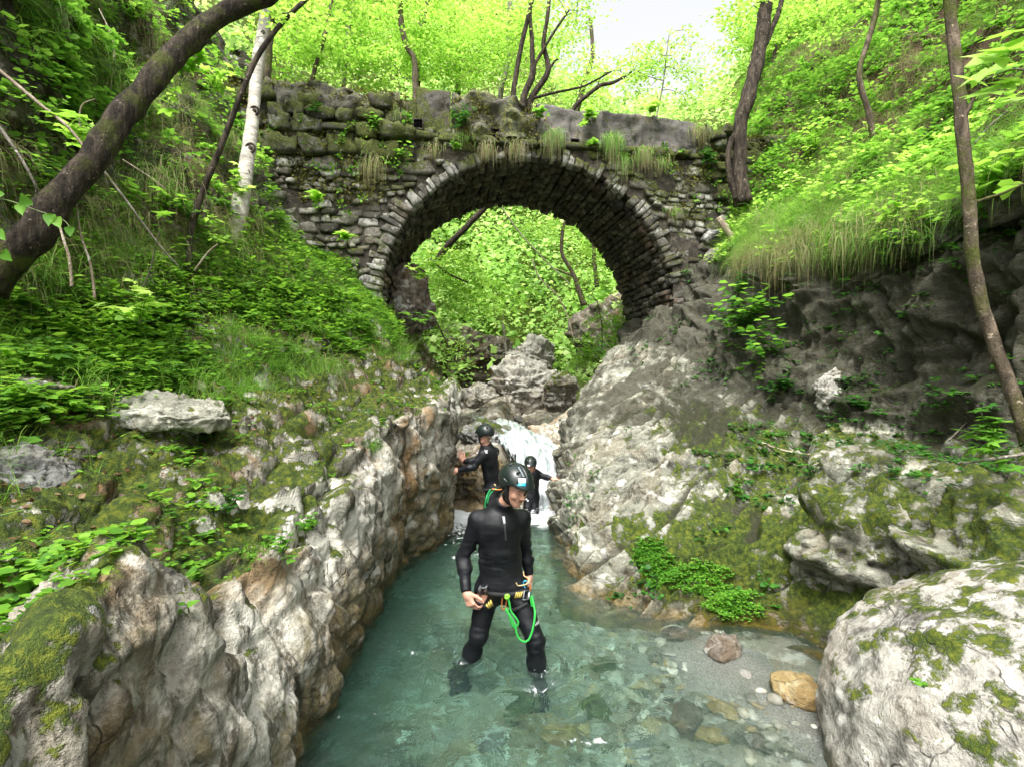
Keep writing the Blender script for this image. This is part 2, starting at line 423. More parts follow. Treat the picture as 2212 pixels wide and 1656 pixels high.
def build_left():
    nr, nc = 600, 420
    V = loft(LEFT, nr, nc)
    N = -grid_normals(V, nr, nc)
    if N[len(N) // 2][0] < 0: N = -N
    u = np.tile(np.linspace(0, 9, nc), nr)            # column coordinate
    wall = col_smooth(u, .2, .8) * (1 - col_smooth(u, 3.1, 3.8))
    far = col_smooth(V[:, 1], 9, 14)
    up = np.clip(N[:, 2], 0, 1)
    # vertical flutes on the wall, lumps on the ledge
    Q = V * (1.0, 1.0, .26)
    fl = V[:, 1] * .9 + V[:, 2] * .42 + .45 * fbm(V * .9, 3, 14)
    tr = V[:, 2] + .12 * V[:, 1] + .16 * fbm(V * .8, 3, 15)
    f1, f2 = saw(fl * 1.5), saw(fl * 4.6 + .3 * fbm(V * 2, 2, 16))
    t1 = saw(tr * 3.6)
    wl_ = wall * (1 - col_smooth(u, 2.6, 3.2))
    lg_ = col_smooth(u, 2.7, 3.3) * (1 - col_smooth(u, 5.2, 6.2))
    d = .08 * fbm(V * .9, 3, 3) + wl_ * (.10 * (f1 - .5) + .030 * (f2 - .5)) + lg_ * .13 * (t1 - .5) + .018 * ridged(Q * 2.3, 3, 5) + .012 * fbm(Q * 9, 3, 8) + .007 * ridged(Q * 13, 3, 18) + .008 * fbm(V * 26, 2, 9)
    w1, w2, _ = worley(V * (2.2, 2.2, 3.2) + .5 * np.stack([fbm(V * 2, 2, 1)] * 3, 1), 2)
    blocks = np.clip((w2 - w1) * 3, 0, 1)
    d += (.10 * blocks - .05) * col_smooth(u, 2.6, 3.4) * (1 - col_smooth(u, 5.5, 6.5)) + (.05 * blocks) * wall
    d += wall * (crackle(V, np.array([1.5, 1.5, .6]), .035, .035, .05, 23) + crackle(V, np.array([5.0, 5.0, 1.4]), .012, .010, .07, 24)) + (1 - wall) * crackle(V, np.array([3.2, 3.2, 6.0]), .035, .03, .06, 25) * (u < 5)
    lip = np.exp(-((u - 3.0) / .45) ** 2)
    d += lip * .10 * fbm(V * (2.2, 2.2, 2.2), 3, 12)
    steep = col_smooth(u, 6.0, 7)
    d += steep * (.28 * ridged(V * .8, 4, 21) + .10 * fbm(V * 3, 3, 22))
    d *= (1 - .4 * far)
    V2 = V + N * d[:, None]
    N2 = grid_normals(V2, nr, nc)
    if np.mean(np.sum(N2 * N, 1)) < 0: N2 = -N2
    z = V2[:, 2]
    moss = .28 * np.clip(N2[:, 2], -.3, 1) + .08 + .46 * col_smooth(u, 2.5, 3.5) * (1 - far * .3) - .12 * blocks * col_smooth(u, 3, 3.6)
    moss -= wall * (.06 - .20 * fbm(V * (1.6, 1.6, .9), 3, 89))
    soil = .62 * col_smooth(u, 4.4, 5.4) * np.clip(N2[:, 2] * 1.6, 0, 1) - .1
    soil = np.maximum(soil, .5 * steep)
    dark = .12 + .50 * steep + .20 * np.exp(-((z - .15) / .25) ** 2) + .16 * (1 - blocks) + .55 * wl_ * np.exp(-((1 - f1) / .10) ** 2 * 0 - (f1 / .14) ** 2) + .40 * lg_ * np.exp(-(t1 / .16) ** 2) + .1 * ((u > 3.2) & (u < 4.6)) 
    algae = wall * (.66 - .44 * np.clip(z / 1.1, 0, 1) + .22 * fbm(V * (1.3, 1.3, .8), 3, 88) + .10 * col_smooth(V[:, 1], 2, 6))
    wet = np.clip(1 - (z - .02) / (.22 + .12 * vnoise(V2 * 3, 4)), 0, 1) * (z < .6)
    o = mesh_np('rock_bank', V2, grid_faces(nr, nc), rock_left, attrs={'moss': moss, 'soil': soil, 'dark': dark * .8, 'wet': wet, 'algae': algae})
    tag(o, kind='structure')
    return V2.reshape(nr, nc, 3), N2.reshape(nr, nc, 3), u.reshape(nr, nc)

def build_right():
    nr, nc = 600, 420
    V = loft(RIGHT, nr, nc)
    N = grid_normals(V, nr, nc)
    u = np.tile(np.linspace(0, 9, nc), nr)
    if np.mean(N[(u > 2) & (u < 4)][:, 2]) < 0: N = -N
    far = col_smooth(V[:, 1], 10, 15)
    ramp_ = col_smooth(u, .3, 1.2) * (1 - col_smooth(u, 4.6, 5.3))
    cliff = col_smooth(u, 4.7, 5.2) * (1 - col_smooth(u, 6.6, 7.1))
    # beds dipping down to the left
    nrm = np.array([-.56, .22, .80]); nrm /= np.linalg.norm(nrm)
    s = V @ nrm + .10 * fbm(V * 1.1, 3, 2)
    lay = vnoise(np.stack([s * 6.5, s * 0, s * 0], 1) + V * .25, 6)
    lay2 = vnoise(np.stack([s * 19, s * 0, s * 0], 1) + V * .8, 7)
    w1, w2, _ = worley(V * 2.0 + nrm * (s * 2.5)[:, None], 12)
    blocks = np.clip((w2 - w1) * 2.5, 0, 1)
    sw = s + .12 * fbm(V * .7, 2, 21)
    s1, s2 = saw(sw * 2.7, .10), saw(sw * 8.5 + .2 * fbm(V * 2, 2, 22), .15)
    d = .13 * fbm(V * .8, 3, 13) + ramp_ * (.17 * (s1 - .5) + .045 * (s2 - .5) + .03 * (blocks - .6)) + .012 * fbm(V * 8, 3, 18) + .007 * fbm(V * 24, 2, 19)
    d += ramp_ * (crackle(V @ np.array([[.8, .1, .5], [0, 1, 0], [-.5, -.2, .8]]), np.array([1.0, 1.0, 2.2]), .035, .03, .04, 26) + crackle(V, np.array([6, 6, 8.0]), .005, .006, .08, 27)) + cliff * crackle(V, np.array([1.5, 1.5, 1.5]), .08, .06, .05, 28)
    d += cliff * (.22 * ridged(V * (1.2, 1.2, .8), 4, 31) + .10 * (blocks - .5))
    d += col_smooth(u, 6.9, 7.6) * .22 * fbm(V * 1.1, 4, 33)
    d *= (1 - .4 * far)
    V2 = V + N * d[:, None]
    N2 = grid_normals(V2, nr, nc)
    if np.mean(np.sum(N2 * N, 1)) < 0: N2 = -N2
    z = V2[:, 2]
    near_right = col_smooth(V[:, 0], 1.2, 2.2) * (1 - col_smooth(V[:, 1], 6.5, 8))
    moss = .20 * np.clip(N2[:, 2], -.3, 1) + .06 + .32 * near_right + .36 * np.exp(-((z - .42) / .28) ** 2) * (V[:, 1] < 6) * (fbm(V * 1.2, 2, 79) > -.15) + .22 * ramp_ * np.clip(fbm(V * 1.1, 3, 80), 0, 1) + .34 * col_smooth(u, 6.9, 7.3) + .15 * np.exp(-((z - .35) / .3) ** 2) * (V[:, 1] < 6.5)
    soil = .8 * col_smooth(u, 6.9, 7.4) + .5 * np.exp(-((u - 5.0) / .5) ** 2) * np.clip(N2[:, 2] * 1.5, 0, 1) - .1
    crack = np.exp(-(s1 / .15) ** 2) + .6 * np.exp(-(s2 / .2) ** 2) * (fbm(V * 1.7, 2, 77) > 0)
    up_ = col_smooth(V[:, 1] + .6 * u, 8.3, 9.6)
    dark = .19 + .75 * cliff + .20 * np.exp(-((z - .1) / .25) ** 2) + ramp_ * (.40 * np.clip(crack, 0, 1) +   .36 * up_ + .26 * fbm(V * .9, 3, 78)) + .12 * near_right  # cliff: its own dark mossy rock plus painted shade of the overhang
    wet = np.clip(1 - (z - .02) / (.20 + .10 * vnoise(V2 * 3, 4)), 0, 1) * (z < .6)
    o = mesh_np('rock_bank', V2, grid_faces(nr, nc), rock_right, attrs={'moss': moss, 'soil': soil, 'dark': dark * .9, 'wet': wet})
    tag(o, kind='structure')
    return V2.reshape(nr, nc, 3), N2.reshape(nr, nc, 3), u.reshape(nr, nc)

LV, LN, LU = build_left()
RV, RN, RU = build_right()

# stream bed: pool floor, rock step under the waterfall, bouldery bed above
def bed_height(x, y):
    z = -.50 + .28 * col_smooth(x, -.2, 1.6) - .30 * (1 - col_smooth(x, -1.15, -.50))
    z = z + .15 * col_smooth(x, .8, 1.7) * (1 - col_smooth(y, 4.2, 5.2))
    z = z + .62 * col_smooth(y, 7.9, 8.9 - .5 * np.clip(x, -1, 1)) * 1.0
    left_shelf = (1 - col_smooth(x, -.25, .25))
    z = z + .55 * left_shelf * col_smooth(y, 7.4, 8.3)
    z = z + .60 * col_smooth(y, 9.0, 11.5) + .035 * np.clip(y - 11.5, 0, 50)
    return z
_nx, _ny = 300, 620
_xx, _yy = np.meshgrid(np.linspace(-3.5, 4.2, _nx), np.linspace(-1.5, 26, _ny) ** 1.0)
_x, _y = _xx.ravel(), _yy.ravel()
_z = bed_height(_x, _y)
_p = np.stack([_x, _y, _z], 1)
_up = col_smooth(_y, 7.6, 8.6)
_s = _p @ np.array([-.35, .3, .9])
_z = _z + (.02 + .05 * _up) * fbm(_p * 2.4, 4, 41) + _up * (.10 * ridged(_p * 1.4, 4, 42) + .05 * vnoise(np.stack([_s * 9, _s * 0, _s * 0], 1) + _p * .3, 5)) + .010 * fbm(_p * 14, 3, 43)
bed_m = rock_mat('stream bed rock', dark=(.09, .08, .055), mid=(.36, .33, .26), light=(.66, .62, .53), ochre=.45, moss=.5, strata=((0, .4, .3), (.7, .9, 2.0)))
_V = np.stack([_x, _y, _z], 1)
_f = grid_faces(_ny, _nx)
tag(mesh_np('stream_bed', _V, _f, bed_m, attrs={'moss': np.full(len(_V), .04), 'soil': np.full(len(_V), -.2), 'dark': .12 + .30 * (1 - _up) * 0, 'wet': .75 * (np.abs(_y - 8.4) < .9) * (_x < .3)}), kind='structure')
# grey silt bar lying just under the surface along the right boulder
_bn = 90
_bx, _by = np.meshgrid(np.linspace(.9, 2.6, _bn), np.linspace(1.4, 4.4, _bn * 2))
_bp = np.stack([_bx.ravel(), _by.ravel()], 1)
_a, _b = np.array([1.66, 4.0]), np.array([2.25, 1.6])
_t = np.clip((_bp - _a) @ (_b - _a) / np.sum((_b - _a) ** 2), 0, 1)
_dd = np.linalg.norm(_bp - _a - _t[:, None] * (_b - _a), axis=1)
_q3 = np.c_[_bp, 0 * _dd]
_bz = -.012 - .55 * np.maximum(_dd - .10 - .10 * fbm(_q3 * 1.6, 3, 95), 0) ** 1.15 + .010 * fbm(_q3 * 5, 3, 96)
sb = M('grey silt'); sb_m = sb.done(sb.bsdf(color=sb.mix(sb.ramp(sb.noise(90, 3, .7), [(.40, 0.0), (.62, 1.0)]), (.135, .128, .112), (.30, .285, .25)), rough=.7, normal=sb.bump(sb.noise(120, 3), .3, .01)))
tag(mesh_np('silt_bar', np.c_[_bp, _bz], grid_faces(_bn * 2, _bn), sb_m), kind='structure')
def bed_at(x, y):
    """height of the finished stream bed"""
    i = np.clip(((np.asarray(x) + 3.5) / 7.7 * (_nx - 1)).astype(int), 0, _nx - 1)
    j = np.clip(((np.asarray(y) + 1.5) / 27.5 * (_ny - 1)).astype(int), 0, _ny - 1)
    zz = _z.reshape(_ny, _nx)[j, i]
    bi = np.clip(((np.asarray(x) - .9) / 1.7 * (_bn - 1)).astype(int), 0, _bn - 1); bj = np.clip(((np.asarray(y) - 1.4) / 3.0 * (_bn * 2 - 1)).astype(int), 0, _bn * 2 - 1)
    on = (np.asarray(x) > .9) & (np.asarray(x) < 2.6) & (np.asarray(y) > 1.4) & (np.asarray(y) < 4.4)
    return np.where(on, np.maximum(zz, _bz.reshape(_bn * 2, _bn)[bj, bi]), zz)

# far hillsides closing the valley
def hill_height(x, y):
    c = .3 + .06 * (y - 14)
    w = 2.4 + .08 * (y - 14)
    z = 1.2 + .05 * (y - 14)
    z = z + 1.35 * np.clip(-(x - c) - w, 0, 60) ** 1.0 + 1.05 * np.clip((x - c) - w, 0, 60)
    z = z + 1.25 * np.clip(y - 23, 0, 60) * (1 - .25 * col_smooth(x, -2, 14)) * np.clip(1 - .0 * x, 0, 1)
    a = x / y
    z = np.minimum(z, 15 + .75 * np.clip(y - 20, 0, 30) + .5 * np.abs(x - 6))
    return np.minimum(z, 2 + y * (.50 + 1.1 * col_smooth(np.abs(a - .26), .10, .60)))
_nx2, _ny2 = 260, 200
_xx, _yy = np.meshgrid(np.linspace(-60, 65, _nx2), np.linspace(14, 75, _ny2))
_x2, _y2 = _xx.ravel(), _yy.ravel()
_z2 = hill_height(_x2, _y2)
_p2 = np.stack([_x2, _y2, _z2], 1)
_z2 = _z2 + .7 * fbm(_p2 * .22, 4, 51) + .25 * ridged(_p2 * .8, 3, 52)
_z2 = _z2 - 3.0 * (1 - col_smooth(_y2, 14, 17.5))
HILLV = np.stack([_x2, _y2, _z2], 1)
hill_m = rock_mat('wooded hillside soil', dark=(.05, .045, .02), mid=(.16, .14, .09), light=(.42, .40, .33), ochre=.2)
tag(mesh_np('hillside', HILLV, grid_faces(_ny2, _nx2), hill_m, attrs={'moss': np.full(len(HILLV), .75), 'soil': np.full(len(HILLV), -.1), 'dark': np.full(len(HILLV), .1), 'wet': np.zeros(len(HILLV))}), kind='structure')
def hill_at(x, y):
    i = np.clip(((np.asarray(x) + 60) / 125 * (_nx2 - 1)).astype(int), 0, _nx2 - 1)
    j = np.clip(((np.asarray(y) - 14) / 61 * (_ny2 - 1)).astype(int), 0, _ny2 - 1)
    return _z2.reshape(_ny2, _nx2)[j, i]

# ground far below and behind, out to the horizon
_g = np.array([(-300, -300, -3.0), (300, -300, -3.0), (300, 300, -3.0), (-300, 300, -3.0)])
_gm = M('forest floor'); 
tag(mesh_np('ground', _g, np.array([[0, 1, 2, 3]]), _gm.done(_gm.bsdf(color=_gm.ramp(_gm.noise(.5, 6), [(.4, (.03, .05, .015)), (.6, (.08, .09, .04))]), rough=.95))), kind='structure')

# ------------------------------------------------------------------ water
wm = M('clear green water')
_h1 = wm.noise(3.2, 4, .6, wm.n('Mapping', {'Vector': wm.pos(), 'Scale': (1, .7, 1)}).outputs[0], 1.2)
_h2 = wm.noise(11, 3, .6, wm.pos(), .8)
_h = wm.math('ADD', _h1, wm.math('MULTIPLY', _h2, .35))
_nw = wm.bump(_h, .40, .055)
_surf = wm.n('BsdfGlass', {'Color': (1, 1, 1), 'Roughness': 0.02, 'IOR': 1.33, 'Normal': _nw}).outputs[0]
_silt = wm.bsdf(color=wm.mix(wm.noise(2.2, 4, .6), (.10, .24, .20), (.30, .50, .44)), rough=.25, normal=_nw)
_surf = wm.n('MixShader', {0: .05, 1: _surf, 2: _silt}).outputs[0]
# foam where the falls enter and bubbles drifting away
_sep = wm.n('SeparateXYZ', {'Vector': wm.pos()}).outputs
_fy = wm.n('MapRange', {'Value': _sep[1], 'From Min': 7.2, 'From Max': 8.25, 'To Min': 0.0, 'To Max': .50}).outputs[0]
_fn = wm.noise(7, 6, .72, wm.n('Mapping', {'Vector': wm.pos(), 'Scale': (1.2, .8, 1)}).outputs[0], 1.0)
_ff = wm.ramp(wm.math('ADD', wm.math('ADD', _fn, _fy), wm.math('MULTIPLY', wm.attr('foam'), .30)), [(.66, 0.0), (.80, 1.0)])
_foam = wm.bsdf(color=(.82, .86, .86), rough=.6)
_mx = wm.n('MixShader', {0: wm.math('MULTIPLY', _ff, .85), 1: _surf, 2: _foam}).outputs[0]
_vol = wm.n('VolumeAbsorption', {'Color': (.46, .82, .73), 'Density': 1.4}).outputs[0]
water_m = wm.done(_mx, _vol)
_wx, _wy = np.meshgrid(np.linspace(-1.9, 3.3, 300), np.linspace(-1.3, 8.75, 560))
_wp = np.stack([_wx.ravel(), _wy.ravel(), np.zeros(_wx.size)], 1)
_wz = .014 * fbm(_wp * (2.6, 2.0, 1), 4, 61) + .010 * ridged(_wp * (4.2, 5.5, 1), 2, 62) * 1.0
for cx_, cy_, a_ in ((-.37, 3.83, .020), (.165, 3.70, .024), (.5, 8.0, .03)):
    r_ = np.hypot(_wp[:, 0] - cx_, _wp[:, 1] - cy_)
    _wz = _wz + a_ * np.cos(r_ * 34) * np.exp(-r_ * 3.6)
_wp[:, 2] = _wz
_wf = np.zeros(len(_wp))
for cx_, cy_, a_, sx_, sy_ in ((-.40, 3.78, .5, .13, .10), (.20, 3.60, .55, .14, .10), (.12, 3.45, .5, .25, .05), (-.75, 3.9, .55, .22, .06), (.45, 2.95, .6, .18, .04), (.5, 7.9, .9, .5, .45), (-.8, 7.4, .75, .3, .6), (-.5, 6.4, .3, .5, .8), (.9, 4.9, .35, .3, .2)):
    _wf += a_ * np.exp(-((_wp[:, 0] - cx_) / sx_) ** 2 - ((_wp[:, 1] - cy_) / sy_) ** 2)
_nb = len(_wp)
_wb = _wp.copy(); _wb[:, 2] = -1.6
def rim(nr, nc):
    a = np.concatenate([np.arange(nc), nc * np.arange(1, nr) + nc - 1, (nr - 1) * nc + np.arange(nc - 2, -1, -1), nc * np.arange(nr - 2, 0, -1)])
    return a
_r = rim(560, 300); _r2 = np.roll(_r, -1)
_side = np.stack([_r, _r + _nb, _r2 + _nb, _r2], 1)
_bot = grid_faces(560, 300)[:, ::-1] + _nb
tag(mesh_np('water', np.concatenate([_wp, _wb]), [grid_faces(560, 300), _side, _bot], water_m, attrs={'foam': np.concatenate([_wf, _wf * 0])}), kind='structure')

# waterfall: a sheet of white water running down the rock step
fm = M('white water')
_st = fm.n('Mapping', {'Vector': fm.obj(), 'Scale': (4.5, .8, 1.0)}).outputs[0]
_fa = fm.noise(3.0, 6, .7, _st, .6)
_fc = fm.ramp(_fa, [(.36, (.16, .19, .18)), (.47, (.34, .39, .39)), (.60, (.66, .70, .70))])
_fb = fm.bsdf(color=_fc, rough=.35, normal=fm.bump(_fa, .9, .05), spec=.5, sss=.0)
_cov = fm.ramp(fm.math('ADD', fm.noise(4.5, 6, .7, _st, .5), fm.math('MULTIPLY', fm.attr('cover'), .34)), [(.52, 0.0), (.64, 1.0)])
_tr = fm.n('BsdfTransparent').outputs[0]
fall_m = fm.done(fm.n('MixShader', {0: _cov, 1: _tr, 2: _fb}).outputs[0])
def waterfall():
    # centre line, half width: from the upper stream, across the rock, over the edge, into the pool
    c = [(-.75, 12.2, 1.32, .35), (-.45, 11.2, 1.24, .42), (-.05, 10.3, 1.12, .50), (.28, 9.6, .95, .58), (.48, 9.1, .78, .55), (.54, 8.75, .55, .45), (.55, 8.50, .28, .34), (.54, 8.32, .02, .30), (.54, 8.2, -.12, .32)]
    n, k = 120, 60
    c = cr_resample(np.array(c), n, 0)
    T = np.gradient(c[:, :3], axis=0); T[:, 2] = 0; T /= np.linalg.norm(T, axis=1, keepdims=True)
    S = np.stack([-T[:, 1], T[:, 0], T[:, 2] * 0], 1)
    if S[n // 2][0] < 0: S = -S
    v = np.linspace(-1, 1, k)
    V = c[:, None, :3] + S[:, None, :] * (c[:, 3][:, None] * v)[:, :, None]
    V = V.reshape(-1, 3)
    V[:, 2] = np.maximum(V[:, 2] + .05 * (1 - np.tile(v, n) ** 2), 0 * V[:, 2] - .2)
    V[:, 2] += .035 * fbm(V * (5, 2, 2), 4, 71)
    V[:, 1] -= .03 * fbm(V * (9, 2, 2), 3, 72)
    cov = (1 - np.abs(np.tile(v, n)) ** 3 * 1.2) 
    cov = cov * np.repeat(col_smooth(np.linspace(0, 1, n), 0, .3), k) * .9 + .05
    o = mesh_np('waterfall', V, grid_faces(n, k), fall_m, attrs={'cover': cov})
    return tag(o, kind='structure')
waterfall()
# ------------------------------------------------------------------ stones and the bridge
def cube_sphere(n):
    """unit sphere from a subdivided cube, welded"""
    key, V, F = {}, [], []
    def vid(p):
        k = tuple(np.round(p, 6))
        if k not in key: key[k] = len(V); V.append(p)
        return key[k]
    for ax in range(3):
        for sg in (-1, 1):
            a, b = (ax + 1) % 3, (ax + 2) % 3
            ids = np.zeros((n + 1, n + 1), dtype=int)
            for i in range(n + 1):
                for j in range(n + 1):
                    p = np.zeros(3); p[ax] = sg; p[a] = 2 * i / n - 1; p[b] = 2 * j / n - 1
                    ids[i, j] = vid(p)
            for i in range(n):
                for j in range(n):
                    q = [ids[i, j], ids[i + 1, j], ids[i + 1, j + 1], ids[i, j + 1]]
                    F.append(q if sg > 0 else q[::-1])
    V = np.array(V)
    return V, np.array(F)
_CS = {}
def cs(n):
    if n not in _CS: _CS[n] = cube_sphere(n)
    return _CS[n]

def superell(n, e):
    """rounded box: e=1 cube, e=0 sphere"""
    V, F = cs(n)
    S = V / np.linalg.norm(V, axis=1, keepdims=True)
    return V * e + S * (1 - e), F

def stones(C, A, B, D, e=.55, n=4, amp=.10, seed=0):
    """many stones in one mesh: centres C and three half-axis vectors A, B, D, all (k,3)"""
    T, F = superell(n, e)
    k, m = len(C), len(T)
    r = np.random.default_rng(seed)
    loc = T[None] * (1 + .16 * r.standard_normal((k, 1, 3)) * 0)
    sk = r.uniform(-.35, .35, (k, 1))
    x, y, z = loc[..., 0], loc[..., 1], loc[..., 2]
    x = x * (1 + .22 * r.uniform(-1, 1, (k, 1)) * y) + sk * .5 * y
    y = y * (1 + .22 * r.uniform(-1, 1, (k, 1)) * loc[..., 0])
    V = C[:, None] + x[..., None] * A[:, None] + y[..., None] * B[:, None] + z[..., None] * D[:, None]
    V = V.reshape(-1, 3)
    size = np.repeat(np.cbrt(np.linalg.norm(A, axis=1) * np.linalg.norm(B, axis=1) * np.linalg.norm(D, axis=1)), m)
    dirn = V - np.repeat(C, m, axis=0); dirn /= np.linalg.norm(dirn, axis=1, keepdims=True) + 1e-9
    V = V + dirn * (size * amp * fbm(V / .11, 2, seed + 3))[:, None] * 2.0
    Fk = (F[None] + (np.arange(k) * m)[:, None, None]).reshape(-1, F.shape[1])
    return V, Fk

def stone_mat(name, dark, mid, light, moss=.5, ochre=.2, pale=.45, lichen=.5):
    m = M(name)
    rnd = m.n('NewGeometry').outputs['Random Per Island']
    m.pos()
    base = m.ramp(rnd, [(0.0, dark), (.35, mid), (1 - pale, mid), (1.0, light)])
    n1 = m.noise(10, 6, .68, m.pos(), .5)
    base = m.mix(m.ramp(n1, [(.38, .85), (.55, 0.0)]), base, tuple(c * .28 for c in mid))
    li = m.ramp(m.noise(16, 3, .5), [(.60, 0.0), (.67, lichen)])
    base = m.mix(li, base, light)
    oc = m.ramp(m.noise(1.7, 4), [(.52, 0.0), (.64, ochre)])
    base = m.mix(oc, base, (.17, .09, .035))
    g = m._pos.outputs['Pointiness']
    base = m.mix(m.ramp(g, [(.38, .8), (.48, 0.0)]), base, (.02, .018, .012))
    nz = m.n('SeparateXYZ', {'Vector': m.n('NewGeometry').outputs['Normal']}).outputs[2]
    mo = m.math('ADD', m.math('MULTIPLY', nz, .16), m.math('ADD', m.noise(1.6, 5, .7), m.math('MULTIPLY', m.math('SUBTRACT', m.noise(14, 4, .7), .5), .5)))
    zz = m.n('SeparateXYZ', {'Vector': m.pos()}).outputs[2]
    hi = m.n('MapRange', {'Value': zz, 'From Min': 5.0, 'From Max': 6.5, 'To Min': 0.0, 'To Max': .13}).outputs[0]
    mo = m.math('ADD', mo, hi)
    mf = m.ramp(mo, [(.60 - .16 * moss, 0.0), (.70 - .16 * moss, 1.0)])
    mc = m.ramp(m.noise(40, 4, .7), [(.35, (.014, .020, .005)), (.52, (.06, .075, .012)), (.66, (.14, .15, .02))])
    base = m.mix(m.math('MULTIPLY', mf, .92), base, mc)
    h = m.math('ADD', m.math('MULTIPLY', m.noise(32, 5, .7), .5), m.math('MULTIPLY', m.noise(110, 3), .25))
    return m.done(m.bsdf(color=base, rough=.9, normal=m.bump(h, .8, .025), spec=.3))

BC = np.array([.395, 9.5, 0]); BU = np.array([.988, .156, 0]); BW = np.array([-.156, .988, 0]); BZ = np.array([0, 0, 1.0])
BR, BH, BWID = 2.75, 3.45, 2.45
def bp(s, w, z):
    s, w, z = np.broadcast_arrays(np.asarray(s, float), np.asarray(w, float), np.asarray(z, float))
    return BC + s[..., None] * BU + w[..., None] * BW + z[..., None] * BZ
def top_z(s):
    return np.interp(s, [-9, -4.5, -2.2, -2.1, -.1, 0, 3.2, 3.35, 4.6, 8], [7.5, 7.30, 7.22, 7.32, 7.24, 7.20, 7.14, 7.02, 6.98, 6.9])

bridge = empty('stone_bridge', bp(0, BWID / 2, 3.0), 'old mossy rubble stone arch bridge spanning the narrow stream gorge', 'bridge')
wall_m = stone_mat('wall stones', (.06, .055, .045), (.22, .20, .165), (.62, .60, .54), moss=.30, pale=.55)
ring_m = stone_mat('arch ring stones', (.04, .037, .03), (.17, .16, .135), (.46, .45, .41), moss=.22, pale=.48)
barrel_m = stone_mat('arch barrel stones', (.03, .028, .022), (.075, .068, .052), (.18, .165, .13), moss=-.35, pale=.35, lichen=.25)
para_m = stone_mat('parapet blocks', (.05, .045, .04), (.11, .10, .088), (.26, .235, .21), moss=.52, pale=.3, lichen=.25)
mort = M('dark mortar')
mort_m = mort.done(mort.bsdf(color=mort.ramp(mort.noise(9, 6, .7), [(.35, (.02, .017, .012)), (.5, (.05, .042, .03)), (.68, (.13, .11, .08))]), rough=.95, normal=mort.bump(mort.noise(30, 5, .7), .8, .03)))

def bridge_core():
    ns = 240
    s = np.concatenate([np.linspace(-8.5, -BR, 50), -BR * np.cos(np.linspace(0, math.pi, 100))[1:-1], np.linspace(BR, 7.0, 50)])
    inn = BR + .10
    bot = np.where(np.abs(s) < BR - 1e-6, BH + np.sqrt(np.maximum(inn**2 - s**2, 0)), 1.2)
    # vertical legs of the opening
    top = top_z(s) - .75
    nz = 14
    parts = []
    for w, flip in ((-.005, False), (BWID + .005, True)):
        t = np.linspace(0, 1, nz)
        Z = bot[:, None] + (top - bot)[:, None] * t
        V = bp(np.repeat(s, nz), w, Z.ravel())
        V = V + BW * ((.03 * fbm(V * 2.5, 3, 81))[:, None]) * (1 if not flip else -1)
        F = grid_faces(len(s), nz)
        parts.append((V, F if not flip else F[:, ::-1]))
    # deck
    V = bp(np.repeat(s, 2), np.tile([-.005, BWID + .005], len(s)), np.repeat(top, 2)); parts.append((V, grid_faces(len(s), 2)))
    # barrel skin behind the barrel stones
    a = np.linspace(0, math.pi, 80)
    ss = np.concatenate([[-inn], -inn * np.cos(a), [inn]]); zz = np.concatenate([[1.2], BH + inn * np.sin(a), [1.2]])
    V = bp(np.repeat(ss, 2), np.tile([-.005, BWID + .005], len(ss)), np.repeat(zz, 2)); parts.append((V, grid_faces(len(ss), 2)[:, ::-1]))
    V, F = merge(parts)
    mesh_np('mortar', V, F, mort_m, bridge)

